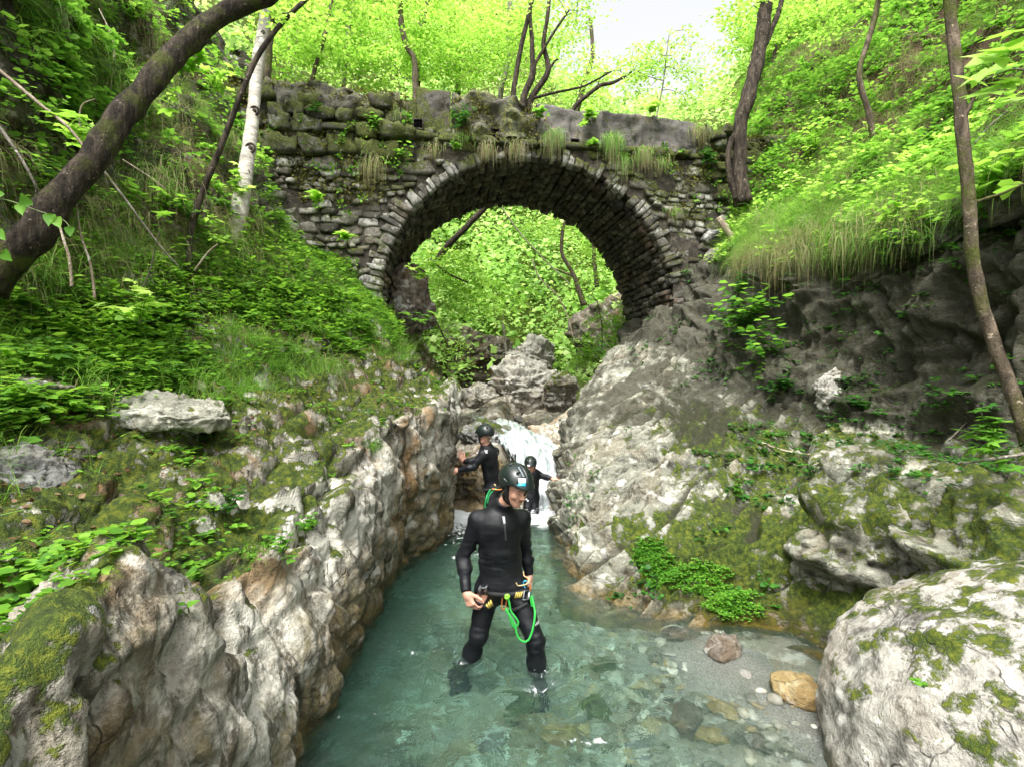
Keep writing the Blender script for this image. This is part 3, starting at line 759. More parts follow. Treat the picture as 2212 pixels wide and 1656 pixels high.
def face_stones(front=True):
    r = np.random.default_rng(11 if front else 12)
    w0 = 0.06 if front else BWID - .06
    sg = -1 if front else 1
    C, A, B, D = [], [], [], []
    z = 1.6
    row = 0
    while z < 6.55:
        h = r.choice([.09, .12, .15, .19, .24], p=[.2, .3, .25, .15, .1]) * (1.0 if z < 5.8 else .9)
        s = -8.2 + r.uniform(0, .3)
        while s < 6.5:
            wd = h * r.uniform(1.0, 2.8) + .02
            if r.random() < .06: wd *= 1.5
            cs_, cz = s + wd / 2, z + h / 2 + r.uniform(-.02, .02)
            dist = math.hypot(cs_, max(cz - BH, 0)) if cz > BH else abs(cs_)
            ok = dist > BR + (.30 if cz > BH else .12) and r.random() > .10
            if ok and cz < top_z(cs_) - .62 and not (not front and cz < 3.0):
                ang = r.normal(0, .09) + (.10 * np.sign(-cs_) if dist < BR + 1.0 else 0)
                u = BU * math.cos(ang) + BZ * math.sin(ang); v = -BU * math.sin(ang) + BZ * math.cos(ang)
                big = 1.25 if (cs_ < -4.2 and cz < 5.2) else 1.0
                g = r.uniform(.88, 1.06)
                C.append(bp(cs_, w0 + sg * r.uniform(-.02, .05), cz)); A.append(u * wd / 2 * g); B.append(v * h / 2 * g); D.append(BW * r.uniform(.07, .125) * big)
            s += wd + r.uniform(0, .02)
        z += h * .97; row += 1
    V, F = stones(np.array(C), np.array(A), np.array(B), np.array(D), e=.70, n=4, amp=.15, seed=21)
    mesh_np('spandrel_wall', V, F, wall_m, bridge)
    # ring
    C, A, B, D = [], [], [], []
    a = -.42
    while a < math.pi + .42:
        t = r.choice([.08, .10, .12, .15, .18]) if 0 < a < math.pi else .11
        da = t / BR
        L = r.uniform(.20, .50) * (.88 if abs(a - math.pi / 2) > .9 else .58)
        if r.random() < .08: a += t / BR; continue
        am = a + da / 2
        if 0 <= am <= math.pi:
            rd = -BU * math.cos(am) + BZ * math.sin(am); tn = BU * math.sin(am) + BZ * math.cos(am)
            c = bp(-math.cos(am) * (BR + L / 2), w0 + sg * r.uniform(-.01, .05), BH + math.sin(am) * (BR + L / 2))
        else:
            side = -1 if am < 0 else 1
            over = (-am if am < 0 else am - math.pi) * BR
            rd = BU * side; tn = BZ
            c = bp(side * (BR + L / 2), w0 + sg * r.uniform(-.01, .05), BH - over)
        tilt = r.normal(0, .09)
        C.append(c); A.append((rd + tn * tilt) * L / 2); B.append(tn * t / 2 * 1.02); D.append(BW * .105)
        a += da
    V, F = stones(np.array(C), np.array(A), np.array(B), np.array(D), e=.78, n=4, amp=.12, seed=23)
    mesh_np('arch_ring', V, F, ring_m, bridge)

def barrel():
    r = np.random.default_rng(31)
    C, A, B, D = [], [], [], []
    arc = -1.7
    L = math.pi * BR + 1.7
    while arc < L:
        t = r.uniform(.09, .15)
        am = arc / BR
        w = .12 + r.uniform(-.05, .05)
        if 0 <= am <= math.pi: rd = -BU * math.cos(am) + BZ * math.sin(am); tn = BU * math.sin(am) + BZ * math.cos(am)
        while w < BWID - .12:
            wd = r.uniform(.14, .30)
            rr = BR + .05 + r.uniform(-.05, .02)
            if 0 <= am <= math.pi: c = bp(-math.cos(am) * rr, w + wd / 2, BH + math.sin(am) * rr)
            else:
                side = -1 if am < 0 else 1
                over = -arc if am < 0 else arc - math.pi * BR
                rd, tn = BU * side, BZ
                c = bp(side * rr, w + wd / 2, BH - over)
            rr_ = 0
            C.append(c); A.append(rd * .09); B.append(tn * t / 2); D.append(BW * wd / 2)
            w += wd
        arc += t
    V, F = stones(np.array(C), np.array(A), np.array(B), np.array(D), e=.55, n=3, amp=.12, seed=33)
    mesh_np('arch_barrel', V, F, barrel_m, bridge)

def parapet():
    """rendered masonry wall along both edges, in lengths of uneven height and finish"""
    def slab(name, s0, s1, z0, zt, w0, w1, mat, seed, amp=.02):
        n = max(int((s1 - s0) / .045), 6); k = 20
        prof = []
        hs = np.linspace(0, 1, k)
        V = []
        ss = np.linspace(s0, s1, n)
        for s in ss:
            t1 = zt(s) if callable(zt) else zt
            pts = [(w0, z0 + (t1 - z0) * h) for h in hs] + [(w0 + (w1 - w0) * h, t1) for h in np.linspace(0, 1, 8)[1:]] + [(w1, z0)]
            V.append([bp(s, w, z) for w, z in pts])
        V = np.array(V); m = V.shape[1]
        V = V.reshape(-1, 3)
        V = V + BW * (amp * 2.2 * fbm(V * 3.2, 4, seed))[:, None] + BZ * (amp * 1.4 * fbm(V * 4, 4, seed + 1) * (np.tile(np.arange(m), n) >= k - 2))[:, None]
        caps = []
        F = [grid_faces(n, m)]
        for e, fl in ((0, 1), (n - 1, 0)):
            ids = np.arange(m) + e * m
            tri = np.stack([np.full(m - 2, ids[-1]), ids[:-2], ids[1:-1]], 1)
            F.append(tri if fl else tri[:, ::-1])
        return mesh_np(name, V, F, mat, bridge)
    for (s0, s1, sd) in ((-8.0, -4.55, 1), (-4.53, -2.42, 2), (-2.14, -1.52, 3), (-1.50, .04, 4), (.06, 3.25, 5), (3.36, 5.9, 6)):
        mat = plaster_m if sd == 5 else (mossy_m if sd in (1, 2, 4, 6) else para_m)
        slab('parapet', s0, s1, 6.52 if sd != 2 else 6.45, lambda s: float(top_z(s)) - (.05 if sd in (1, 2, 6) else 0), -.035, .36, mat, 90 + sd, .060 if mat is mossy_m else .022)
    slab('parapet', -2.44, -2.12, 6.50, lambda s: float(top_z(s)) - .12, -.01, .34, para_m, 99)
    slab('far_parapet', -8.0, 6.0, 6.4, lambda s: float(top_z(s)) - .03, BWID - .36, BWID + .03, mossy_m, 98)
    # coping course under the parapet
    r = np.random.default_rng(44)
    C, A, B, D = [], [], [], []
    s = -7.5
    while s < 5.6:
        wd = r.uniform(.25, .75)
        h = r.uniform(.09, .16)
        C.append(bp(s + wd / 2, -.0, 6.47 + r.uniform(-.03, .02))); A.append(BU * wd / 2); B.append(BZ * h / 2); D.append(BW * r.uniform(.10, .16)); s += wd + r.uniform(.0, .05)
    V, F = stones(np.array(C), np.array(A), np.array(B), np.array(D), e=.7, n=4, amp=.09, seed=45)
    mesh_np('string_course', V, F, para_m, bridge)
    # square drain holes at the parapet foot, a black plate painting their inner dark
    for s, z in ((-2.10, 6.66), (-.72, 6.60), (.78, 6.52)):
        rr, t = .075, .02
        parts = []
        for (a, b, c, d) in ((-rr - t, -rr, -rr - t, rr + t), (rr, rr + t, -rr - t, rr + t), (-rr, rr, -rr - t, -rr), (-rr, rr, rr, rr + t)):
            q = [bp(s + x, w, z + y) for w in (-.075, .05) for x, y in ((a, c), (b, c), (b, d), (a, d))]
            parts.append((np.array(q), np.array([[0, 1, 2, 3], [7, 6, 5, 4], [0, 4, 5, 1], [1, 5, 6, 2], [2, 6, 7, 3], [3, 7, 4, 0]])))
        q = [bp(s + x, -.062, z + y) for x, y in ((-rr, -rr), (rr, -rr), (rr, rr), (-rr, rr))]
        hole = mesh_np('drain_hole', np.array(q), np.array([[0, 1, 2, 3]]), black_m, bridge, smooth=False)
        V, F = merge(parts)
        mesh_np('frame', V, F, mort_m, hole, smooth=False)

pm = M('weathered render')
pm_n = pm.noise(2.2, 6, .65, pm.pos(), .6)
pm_c = pm.ramp(pm_n, [(.36, (.035, .032, .028)), (.46, (.10, .092, .082)), (.56, (.16, .145, .13)), (.66, (.26, .21, .165))])
pm_c = pm.mix(pm.ramp(pm.noise(7, 5, .7), [(.52, 0.0), (.62, .8)]), pm_c, (.045, .05, .022))
plaster_m = pm.done(pm.bsdf(color=pm_c, rough=.9, normal=pm.bump(pm.noise(24, 6, .7), .7, .02)))
ms = M('moss over stone')
ms_c = ms.ramp(ms.noise(17, 6, .75, ms.pos(), .4), [(.30, (.010, .012, .005)), (.44, (.04, .05, .010)), (.53, (.13, .14, .02)), (.64, (.30, .29, .04))])
ms_c = ms.mix(ms.ramp(ms.noise(1.1, 5, .65), [(.42, .85), (.50, 0.0)]), ms_c, ms.mix(ms.noise(9, 5), (.02, .016, .011), (.13, .105, .085)))
mossy_m = ms.done(ms.bsdf(color=ms_c, rough=1.0, normal=ms.bump(ms.math('ADD', ms.noise(14, 6, .75), ms.math('MULTIPLY', ms.noise(70, 3), .4)), 1.0, .07), sheen=.3))
bk = M('painted hole dark'); black_m = bk.done(bk.bsdf(color=(.003, .003, .003), rough=1.0, spec=0.0))

bridge_core(); face_stones(True); face_stones(False); barrel(); parapet()

# lumps of stone built into the mossy wings, and a furry moss skin
wing_m = stone_mat('wing stones', (.03, .028, .02), (.13, .12, .10), (.42, .41, .37), moss=.62, pale=.4)
def wing_blocks():
    r = np.random.default_rng(51)
    C, A, B, D = [], [], [], []
    for (s0, s1) in ((-7.6, -2.5), (3.4, 5.8)):
        C, A, B, D = [], [], [], []
        z = 6.0
        while z < 7.05:
            h = r.uniform(.14, .34); s = s0 + r.uniform(0, .2)
            while s < s1:
                wd = h * r.uniform(1.2, 2.4)
                if r.random() < .62:
                    C.append(bp(s + wd / 2, r.uniform(-.08, .0), z + h / 2 + r.uniform(-.04, .04))); A.append(BU * wd / 2); B.append(BZ * h / 2); D.append(BW * r.uniform(.08, .16))
                s += wd + .02
            z += h
        V, F = stones(np.array(C), np.array(A), np.array(B), np.array(D), e=.62, n=5, amp=.17, seed=52)
        mesh_np('wing_stones', V, F, wing_m, bridge)
wing_blocks()

# ------------------------------------------------------------------ boulders
def boulder(name, c, dims, label, cat='boulder', group=None, seed=0, n=40, facets=9, amp=.10, mat=None, rot=(0, 0, 0), moss=.1, layered=0.0, dark=.1, wet0=None, parent=None, flat=.80, kind=None, crk=1.0):
    V, F = cs(n)
    p = V / np.linalg.norm(V, axis=1, keepdims=True)
    r = np.random.default_rng(seed + 100)
    for k in range(facets):
        d = r.standard_normal(3); d /= np.linalg.norm(d); h = r.uniform(flat - .12, flat + .12)
        e = np.maximum(p @ d - h, 0)
        p = p - e[:, None] * d * .93
    R = np.array(Matrix.Rotation(rot[2], 3, 'Z') @ Matrix.Rotation(rot[1], 3, 'Y') @ Matrix.Rotation(rot[0], 3, 'X'))
    q = (p * (np.array(dims) / 2)) @ R.T + np.array(c)
    s = float(np.mean(dims))
    nn = p @ np.diag(1 / np.array(dims)) @ R.T; nn /= np.linalg.norm(nn, axis=1, keepdims=True)
    d = s * amp * (fbm((q + seed * 3.1) * 1.6 / s * 1.5, 4, seed) + .35 * crk * ridged(q * 6 / s, 3, seed + 2)) + s * .018 * (.3 + .7 * crk) * fbm(q * 22 / s, 3, seed + 4)
    if layered:
        sv = q @ (R @ np.array([0, 0, 1.0]))
        d += s * layered * .05 * vnoise(np.stack([sv * 14 / s, sv * 0, sv * 0], 1) + q * .5 / s, seed + 6)
    d += s * crackle(q / s, np.array([2.6, 2.6, 2.6 + 2.5 * layered]), .022, .022, .06, seed + 8) * crk
    q = q + nn * d[:, None]
    z = q[:, 2]
    wz = wet0 if wet0 is not None else -9
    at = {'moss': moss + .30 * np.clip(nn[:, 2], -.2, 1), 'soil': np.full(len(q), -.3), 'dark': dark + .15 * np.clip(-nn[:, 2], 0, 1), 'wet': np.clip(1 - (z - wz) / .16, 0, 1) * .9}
    o = mesh_np(name, q, F, mat or boulder_m, parent, attrs=at, loc=c)
    return tag(o, label, cat, group, kind)

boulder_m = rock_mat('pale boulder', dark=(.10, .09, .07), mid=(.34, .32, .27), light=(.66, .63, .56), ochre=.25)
white_rock_m = rock_mat('white boulder', dark=(.12, .11, .09), mid=(.42, .40, .35), light=(.74, .71, .64), ochre=.2, alb=.9)
ochre_slab_m = rock_mat('ochre stained slab', dark=(.12, .10, .06), mid=(.42, .37, .28), light=(.72, .68, .58), ochre=.75, alb=.9)
grey_m = rock_mat('grey boulder', dark=(.07, .07, .065), mid=(.25, .25, .235), light=(.50, .50, .47), ochre=.12)
brown_m = rock_mat('brown rock', dark=(.05, .04, .03), mid=(.17, .14, .11), light=(.40, .36, .31), ochre=.4)

# the big boulder in the right foreground and its neighbours
boulder('foreground_boulder', (2.95, 2.50, .18), (2.5, 2.3, 1.85), 'huge pale rounded boulder at the lower right, mossy flank dipping into the shallow water', seed=3, n=130, facets=5, amp=.034, rot=(.1, -.12, .3), moss=.23, wet0=.02, layered=.25, flat=.95, mat=white_rock_m, crk=.15)
boulder('ledge_boulder', (3.35, 4.4, .52), (2.0, 1.5, 1.5), 'grey knobbly boulder with a hooked yellow mossy hollow beneath the dark cliff on the right', seed=8, n=60, amp=.07, rot=(0, .15, .2), moss=.34, mat=rock_right, layered=1.2)
boulder('ledge_boulder', (3.6, 3.4, .6), (1.8, 1.4, 1.5), 'grey boulder with moss patches at the right edge above the huge pale boulder', seed=12, n=60, amp=.07, layered=1.2, moss=.32, mat=rock_right)
boulder('grey_rock', (-2.76, 2.78, 1.46), (.66, .7, .56), 'smooth grey rock at the left edge below the grassy bank', 'rock', seed=14, n=50, amp=.06, moss=-.2, mat=grey_m, rot=(0, .2, 0))
boulder('ledge_slab', tuple(P(335, 893, 3.95)), (1.25, .7, .34), 'long layered grey slab on the left ledge under the ferns', 'rock slab', seed=15, n=60, amp=.05, moss=.05, mat=rock_right, layered=1.3, rot=(0, .04, -.25))
boulder('ledge_slab', tuple(P(30, 850, 3.5)), (.95, .55, .36), 'pale cracked slab at the left edge of the ledge below the tall grass', 'rock slab', seed=16, n=60, amp=.05, moss=.0, mat=rock_right, layered=1.0, rot=(0, .15, .2))
boulder('lobed_rock', tuple(P(215, 1330, 1.95)), (.52, .5, .42), 'white rounded lobe of rock on the lip of the left wall in the near foreground', 'rock', seed=17, n=60, amp=.09, moss=-.15, flat=.9)
boulder('arch_foot_rock', tuple(P(888, 655, 10.4)), (1.25, 1.3, 1.55), 'dark angular rock with a pale face wedged under the left foot of the arch', 'rock', seed=18, n=40, amp=.10, mat=brown_m, facets=14, flat=.7, moss=-.2)
boulder('wall_block', tuple(P(1547, 556, 9.6)), (.52, .5, .42), 'pale square block hanging loose at the right foot of the bridge wall', 'stone', seed=19, n=30, amp=.05, facets=14, flat=.72, moss=-.3, mat=boulder_m)
boulder('wall_block', tuple(P(1540, 515, 9.7)), (.42, .4, .30), 'round grey stone sitting above the pale square block by the bridge', 'stone', seed=20, n=30, amp=.05, moss=-.3, mat=grey_m)
# rocks upstream
boulder('upstream_boulder', (.35, 17.3, 1.9), (2.5, 2.2, 2.0), 'large pale layered boulder in the stream bed seen through the arch', seed=22, n=70, amp=.09, layered=1.2, rot=(0, -.15, .3), moss=-.12, mat=white_rock_m, dark=0)
boulder('upstream_boulder', (.75, 18.3, 2.95), (1.9, 1.8, 1.6), 'pale domed boulder resting behind the largest one under the arch', seed=23, n=60, amp=.08, layered=1.4, rot=(0, .3, 0), moss=-.2, mat=white_rock_m, dark=0)
boulder('upstream_boulder', (1.45, 15.6, 1.75), (1.15, 1.1, 1.15), 'yellow moss capped boulder to the right of the largest upstream boulder', seed=24, n=50, amp=.10, moss=.30, layered=.5)
boulder('upstream_boulder', (-1.3, 16.6, 1.45), (1.5, 1.3, 1.0), 'grey green boulder at the left foot of the largest upstream boulder', seed=25, n=50, amp=.11, moss=.05, layered=.8)
boulder('cliff_outcrop', (-2.6, 21.0, 2.6), (5.0, 3.0, 4.2), 'brown rock outcrop standing behind the upstream boulders on the left', 'outcrop', seed=26, n=70, amp=.13, mat=brown_m, moss=0)
boulder('cliff_outcrop', (4.9, 19.8, 3.0), (4.6, 3.0, 4.6), 'dark undercut rock outcrop below the crooked tree through the arch', 'outcrop', seed=27, n=70, amp=.14, mat=brown_m, moss=.1, dark=.4)
boulder('stream_slab', (1.15, 11.0, .95), (2.0, 1.7, .75), 'ochre stained layered slab sloping to the falls from the right', 'rock slab', seed=28, n=70, amp=.10, layered=1.5, rot=(0, -.35, .5), moss=-.3, mat=ochre_slab_m, dark=0)
boulder('fall_rock', (-.52, 8.55, .42), (.95, .9, .95), 'dark wet rock behind the climber at the left of the falls', 'rock', seed=29, n=60, amp=.12, mat=brown_m, wet0=.7, moss=.15)
boulder('fall_rock', (-.45, 10.2, .95), (1.1, .9, .6), 'mossy dark rock above the left side of the falls', 'rock', seed=30, n=50, amp=.12, mat=grey_m, moss=.2)
for k, (px, py, d, s_) in enumerate(((1000, 905, 13.5, .45), (1045, 888, 14.5, .5), (1075, 892, 14.2, .40), (1120, 905, 13, .3), (1150, 915, 12.5, .35), (1020, 935, 12, .3))):
    p = P(px, py, d)
    lab = ['small white cobble against the left bank above the falls', 'round white cobble, leftmost of the pair below the largest upstream boulder', 'round white cobble, right of the pair below the largest upstream boulder', 'flat pale cobble left of the ochre slab', 'pale cobble resting on the edge of the ochre slab', 'pale cobble just above the head of the falls'][k]
    boulder('cobble', p, (s_, s_ * .9, s_ * .65), lab, 'cobble', 'cobbles in the upper stream', seed=40 + k, n=16, amp=.07, moss=-.4)
for k, (px, py, d, s_, lab) in enumerate(((1548, 1108, 5.35, .07, 'small white stone lying on the right rocks above the mossy overhang'), (1600, 1102, 5.3, .09, 'small flat pale stone lying to the right of the white one'))):
    boulder('loose_stone', P(px, py, d), (s_, s_, s_ * .8), lab, 'stone', seed=60 + k, n=12, amp=.06, moss=-.6)
# ------------------------------------------------------------------ people
from mathutils.bvhtree import BVHTree

def surface_nets(F, o, h):
    s = F < 0
    c = lambda a, i, j, k: a[i:a.shape[0] - 1 + i, j:a.shape[1] - 1 + j, k:a.shape[2] - 1 + k]
    cnt = sum(c(s, i, j, k).astype(np.int8) for i in (0, 1) for j in (0, 1) for k in (0, 1))
    m = (cnt > 0) & (cnt < 8)
    I = np.argwhere(m)
    idx = np.full(m.shape, -1, dtype=np.int64); idx[m] = np.arange(len(I))
    acc = np.zeros((len(I), 3)); n = np.zeros(len(I))
    cor = [(i, j, k) for i in (0, 1) for j in (0, 1) for k in (0, 1)]
    for a in cor:
        for ax in range(3):
            if a[ax]: continue
            b = list(a); b[ax] = 1
            fa = F[I[:, 0] + a[0], I[:, 1] + a[1], I[:, 2] + a[2]]; fb = F[I[:, 0] + b[0], I[:, 1] + b[1], I[:, 2] + b[2]]
            x = (fa < 0) != (fb < 0)
            t = np.where(x, fa / np.where(x, fa - fb, 1), 0)
            p = np.array(a, float)[None] + 0 * acc; p[:, ax] += t
            acc += p * x[:, None]; n += x
    V = (I + acc / np.maximum(n, 1)[:, None]) * h + o
    Fs = []
    for ax in range(3):
        b, c2 = (ax + 1) % 3, (ax + 2) % 3
        sl = [slice(None)] * 3; sl2 = [slice(None)] * 3
        sl[ax] = slice(0, -1); sl2[ax] = slice(1, None)
        A, B = s[tuple(sl)], s[tuple(sl2)]
        e = np.argwhere(A != B)
        e = e[(e[:, b] > 0) & (e[:, c2] > 0) & (e[:, b] < F.shape[b] - 1) & (e[:, c2] < F.shape[c2] - 1)]
        q = []
        for db, dc in ((-1, -1), (0, -1), (0, 0), (-1, 0)):
            t = e.copy(); t[:, b] += db; t[:, c2] += dc
            q.append(idx[t[:, 0], t[:, 1], t[:, 2]])
        q = np.stack(q, 1)
        inside = A[e[:, 0], e[:, 1], e[:, 2]]
        q = np.where(inside[:, None], q, q[:, ::-1])
        Fs.append(q[(q >= 0).all(1)])
    return V, np.concatenate(Fs)

def smin(a, b, k):
    h = np.maximum(k - np.abs(a - b), 0) / k
    return np.minimum(a, b) - h * h * k * .25
def smax(a, b, k): return -smin(-a, -b, k)
def d_cone(p, a, b, ra, rb):
    a, b = np.asarray(a, float), np.asarray(b, float)
    ab = b - a; t = np.clip(((p - a) @ ab) / (ab @ ab), 0, 1)
    return np.linalg.norm(p - a - t[..., None] * ab, axis=-1) - (ra + (rb - ra) * t)
def d_ell(p, c, r, R=None):
    q = p - np.asarray(c)
    if R is not None: q = q @ R           # R columns are the local axes
    r = np.asarray(r, float)
    k0 = np.linalg.norm(q / r, axis=-1); k1 = np.linalg.norm(q / r**2, axis=-1)
    return k0 * (k0 - 1) / np.maximum(k1, 1e-6)
def mesh_field(fn, lo, hi, h):
    lo, hi = np.asarray(lo), np.asarray(hi)
    n = np.ceil((hi - lo) / h).astype(int) + 1
    g = np.stack(np.meshgrid(*[lo[i] + h * np.arange(n[i]) for i in range(3)], indexing='ij'), -1)
    return surface_nets(fn(g.reshape(-1, 3)).reshape(n), lo, h)

def frame(fwd, up):
    f = np.asarray(fwd, float); f /= np.linalg.norm(f)
    r = np.cross(f, up); r /= np.linalg.norm(r)
    u = np.cross(r, f)
    return np.stack([r, f, u], 1)         # columns: right, forward, up

def head_field(q):
    """q in head space: x right, y forward, z up"""
    d = d_ell(q, (0, -.012, .035), (.077, .097, .090))
    d = smin(d, d_ell(q, (0, .030, -.028), (.062, .066, .086)), .04)
    d = smin(d, d_cone(q, (-.045, .015, -.070), (0, .062, -.100), .024, .024), .03)
    d = smin(d, d_cone(q, (.045, .015, -.070), (0, .062, -.100), .024, .024), .03)
    d = smin(d, d_cone(q, (-.034, .080, .024), (.034, .080, .024), .016, .016), .018)
    for s in (-1, 1):
        d = smax(d, -d_ell(q, (s * .031, .104, .002), (.019, .014, .012)), .010)
        d = smin(d, d_ell(q, (s * .031, .083, .002), (.013, .013, .012)), .004)
        d = smin(d, d_ell(q, (s * .040, .062, -.030), (.022, .022, .022)), .02)
        d = smin(d, d_ell(q, (s * .080, -.002, -.005), (.009, .020, .031)), .008)
        d = smin(d, d_ell(q, (s * .011, .106, -.033), (.009, .011, .008)), .008)
    d = smin(d, d_cone(q, (0, .092, .012), (0, .118, -.026), .008, .0115), .012)
    d = smin(d, d_cone(q, (-.018, .088, -.056), (.018, .088, -.056), .0085, .0085), .008)
    d = smin(d, d_cone(q, (-.015, .087, -.069), (.015, .087, -.069), .009, .009), .007)
    d = smax(d, -d_ell(q, (0, .100, -.0625), (.024, .012, .0028)), .003)
    return d

def hand_field(q, side, curl, spread, thumb):
    """q in hand space: x across towards the thumb (times side), y along the fingers, z out of the back"""
    q = q * (side, 1, 1)
    c = lambda a, b, ra, rb: d_cone(q, a, b, ra, rb)
    d = c((-.020, .012, 0), (-.028, .078, 0), .018, .014)
    d = smin(d, c((.000, .012, 0), (-.006, .084, 0), .019, .014), .02)
    d = smin(d, c((.014, .014, 0), (.020, .084, 0), .019, .014), .02)
    d = smin(d, c((0, -.03, 0), (0, .02, 0), .023, .025), .02)
    L = [(.027, .084, .042, .0085, spread * 1.2), (.009, .088, .047, .009, spread * .3), (-.010, .085, .043, .0085, -spread * .5), (-.028, .076, .034, .0075, -spread * 1.5)]
    for i, (x, y, l, r, sp) in enumerate(L):
        p = np.array([x, y, 0.0]); a = curl[0] * (1 + .10 * i)
        for k, f in enumerate((1.0, .62, .5)):
            v = np.array([math.sin(sp) * math.cos(a), math.cos(sp) * math.cos(a), -math.sin(a)])
            e = p + v * l * f
            d = smin(d, c(p, e, r * (1 - .06 * k), r * (1 - .06 * (k + 1))), .0045 if k else .008)
            p = e; a += curl[1]
    t0 = np.array([.026, .020, -.006]); t1 = t0 + np.array([.026, .032, -.010 - .01 * thumb]); t2 = t1 + np.array([.010 + .008 * thumb, .030, -.010]); t3 = t2 + np.array([.001, .025, -.010])
    d = smin(d, c(t0, t1, .015, .012), .014); d = smin(d, c(t1, t2, .012, .0105), .005); d = smin(d, c(t2, t3, .0105, .0085), .005)
    return d

sk = M('skin')
_sc = sk.mix(sk.ramp(sk.noise(40, 3), [(.3, 0.0), (.7, .5)]), (.60, .33, .235), (.50, .245, .165))
_sc = sk.mix(sk.math('MULTIPLY', sk.attr('lip'), .75), _sc, (.36, .11, .085))
_sc = sk.mix(sk.math('MULTIPLY', sk.attr('beard'), .50), _sc, (.24, .13, .075))
_sc = sk.mix(sk.attr('brow'), _sc, (.09, .045, .02))
_sc = sk.mix(sk.attr('mouth'), _sc, (.05, .015, .012))
skin_m = sk.done(sk.bsdf(color=_sc, rough=.48, sss=.0, normal=sk.bump(sk.noise(260, 3), .15, .003)))
ws = M('black neoprene')
_wn = ws.math('ADD', ws.noise(420, 2), ws.math('MULTIPLY', ws.noise(22, 3, .5), 1.2))
suit_m = ws.done(ws.bsdf(color=ws.mix(ws.attr('panel'), (.0028, .0033, .0050), (.006, .007, .010)), rough=ws.ramp(ws.noise(7, 5, .7), [(.38, .34), (.62, .66)]), normal=ws.bump(_wn, .25, .010), spec=.36))
hm = M('dark green helmet plastic')
helmet_m = hm.done(hm.bsdf(color=hm.mix(hm.noise(6, 4), (.006, .010, .009), (.012, .019, .017)), rough=.33, spec=.55, normal=hm.bump(hm.noise(300, 2), .06, .004)))
def plain(name, col, rough=.5, metal=0.0, spec=.5, nz=None):
    m = M(name); c = col
    c = m.mix(m.noise(nz or 30, 4), tuple(v * .82 for v in col), tuple(min(v * 1.12, 1) for v in col))
    return m.done(m.bsdf(color=c, rough=rough, metal=metal, spec=spec))
strap_m = plain('black webbing', (.008, .008, .009), .8)
white_m = plain('white print', (.78, .80, .80), .5)
cyan_m = plain('cyan print', (.01, .42, .72), .4)
gr = M('bright green rope'); gr.pos(); _gw = gr.n('TexWave', {'Vector': gr.pos(), 'Scale': 60.0, 'Distortion': 1.5}).outputs['Fac']
green_rope_m = gr.done(gr.bsdf(color=gr.mix(_gw, (.015, .30, .04), (.05, .56, .08)), rough=.7, normal=gr.bump(_gw, .6, .003)))
dgreen_rope_m = plain('green cord', (.02, .30, .09), .6)
grey_metal_m = plain('grey metal', (.32, .33, .34), .35, .9)
orange_m = plain('orange anodised metal', (.62, .20, .05), .35, .5)
blue_m = plain('blue anodised metal', (.06, .42, .62), .3, .4)
yellow_m = plain('yellow webbing marks', (.55, .42, .10), .7)
tan_m = plain('tan plastic gear loop', (.55, .40, .20), .6)
eye_m = plain('eye', (.05, .04, .03), .15)
boot_m = plain('black neoprene boot', (.010, .010, .012), .7)

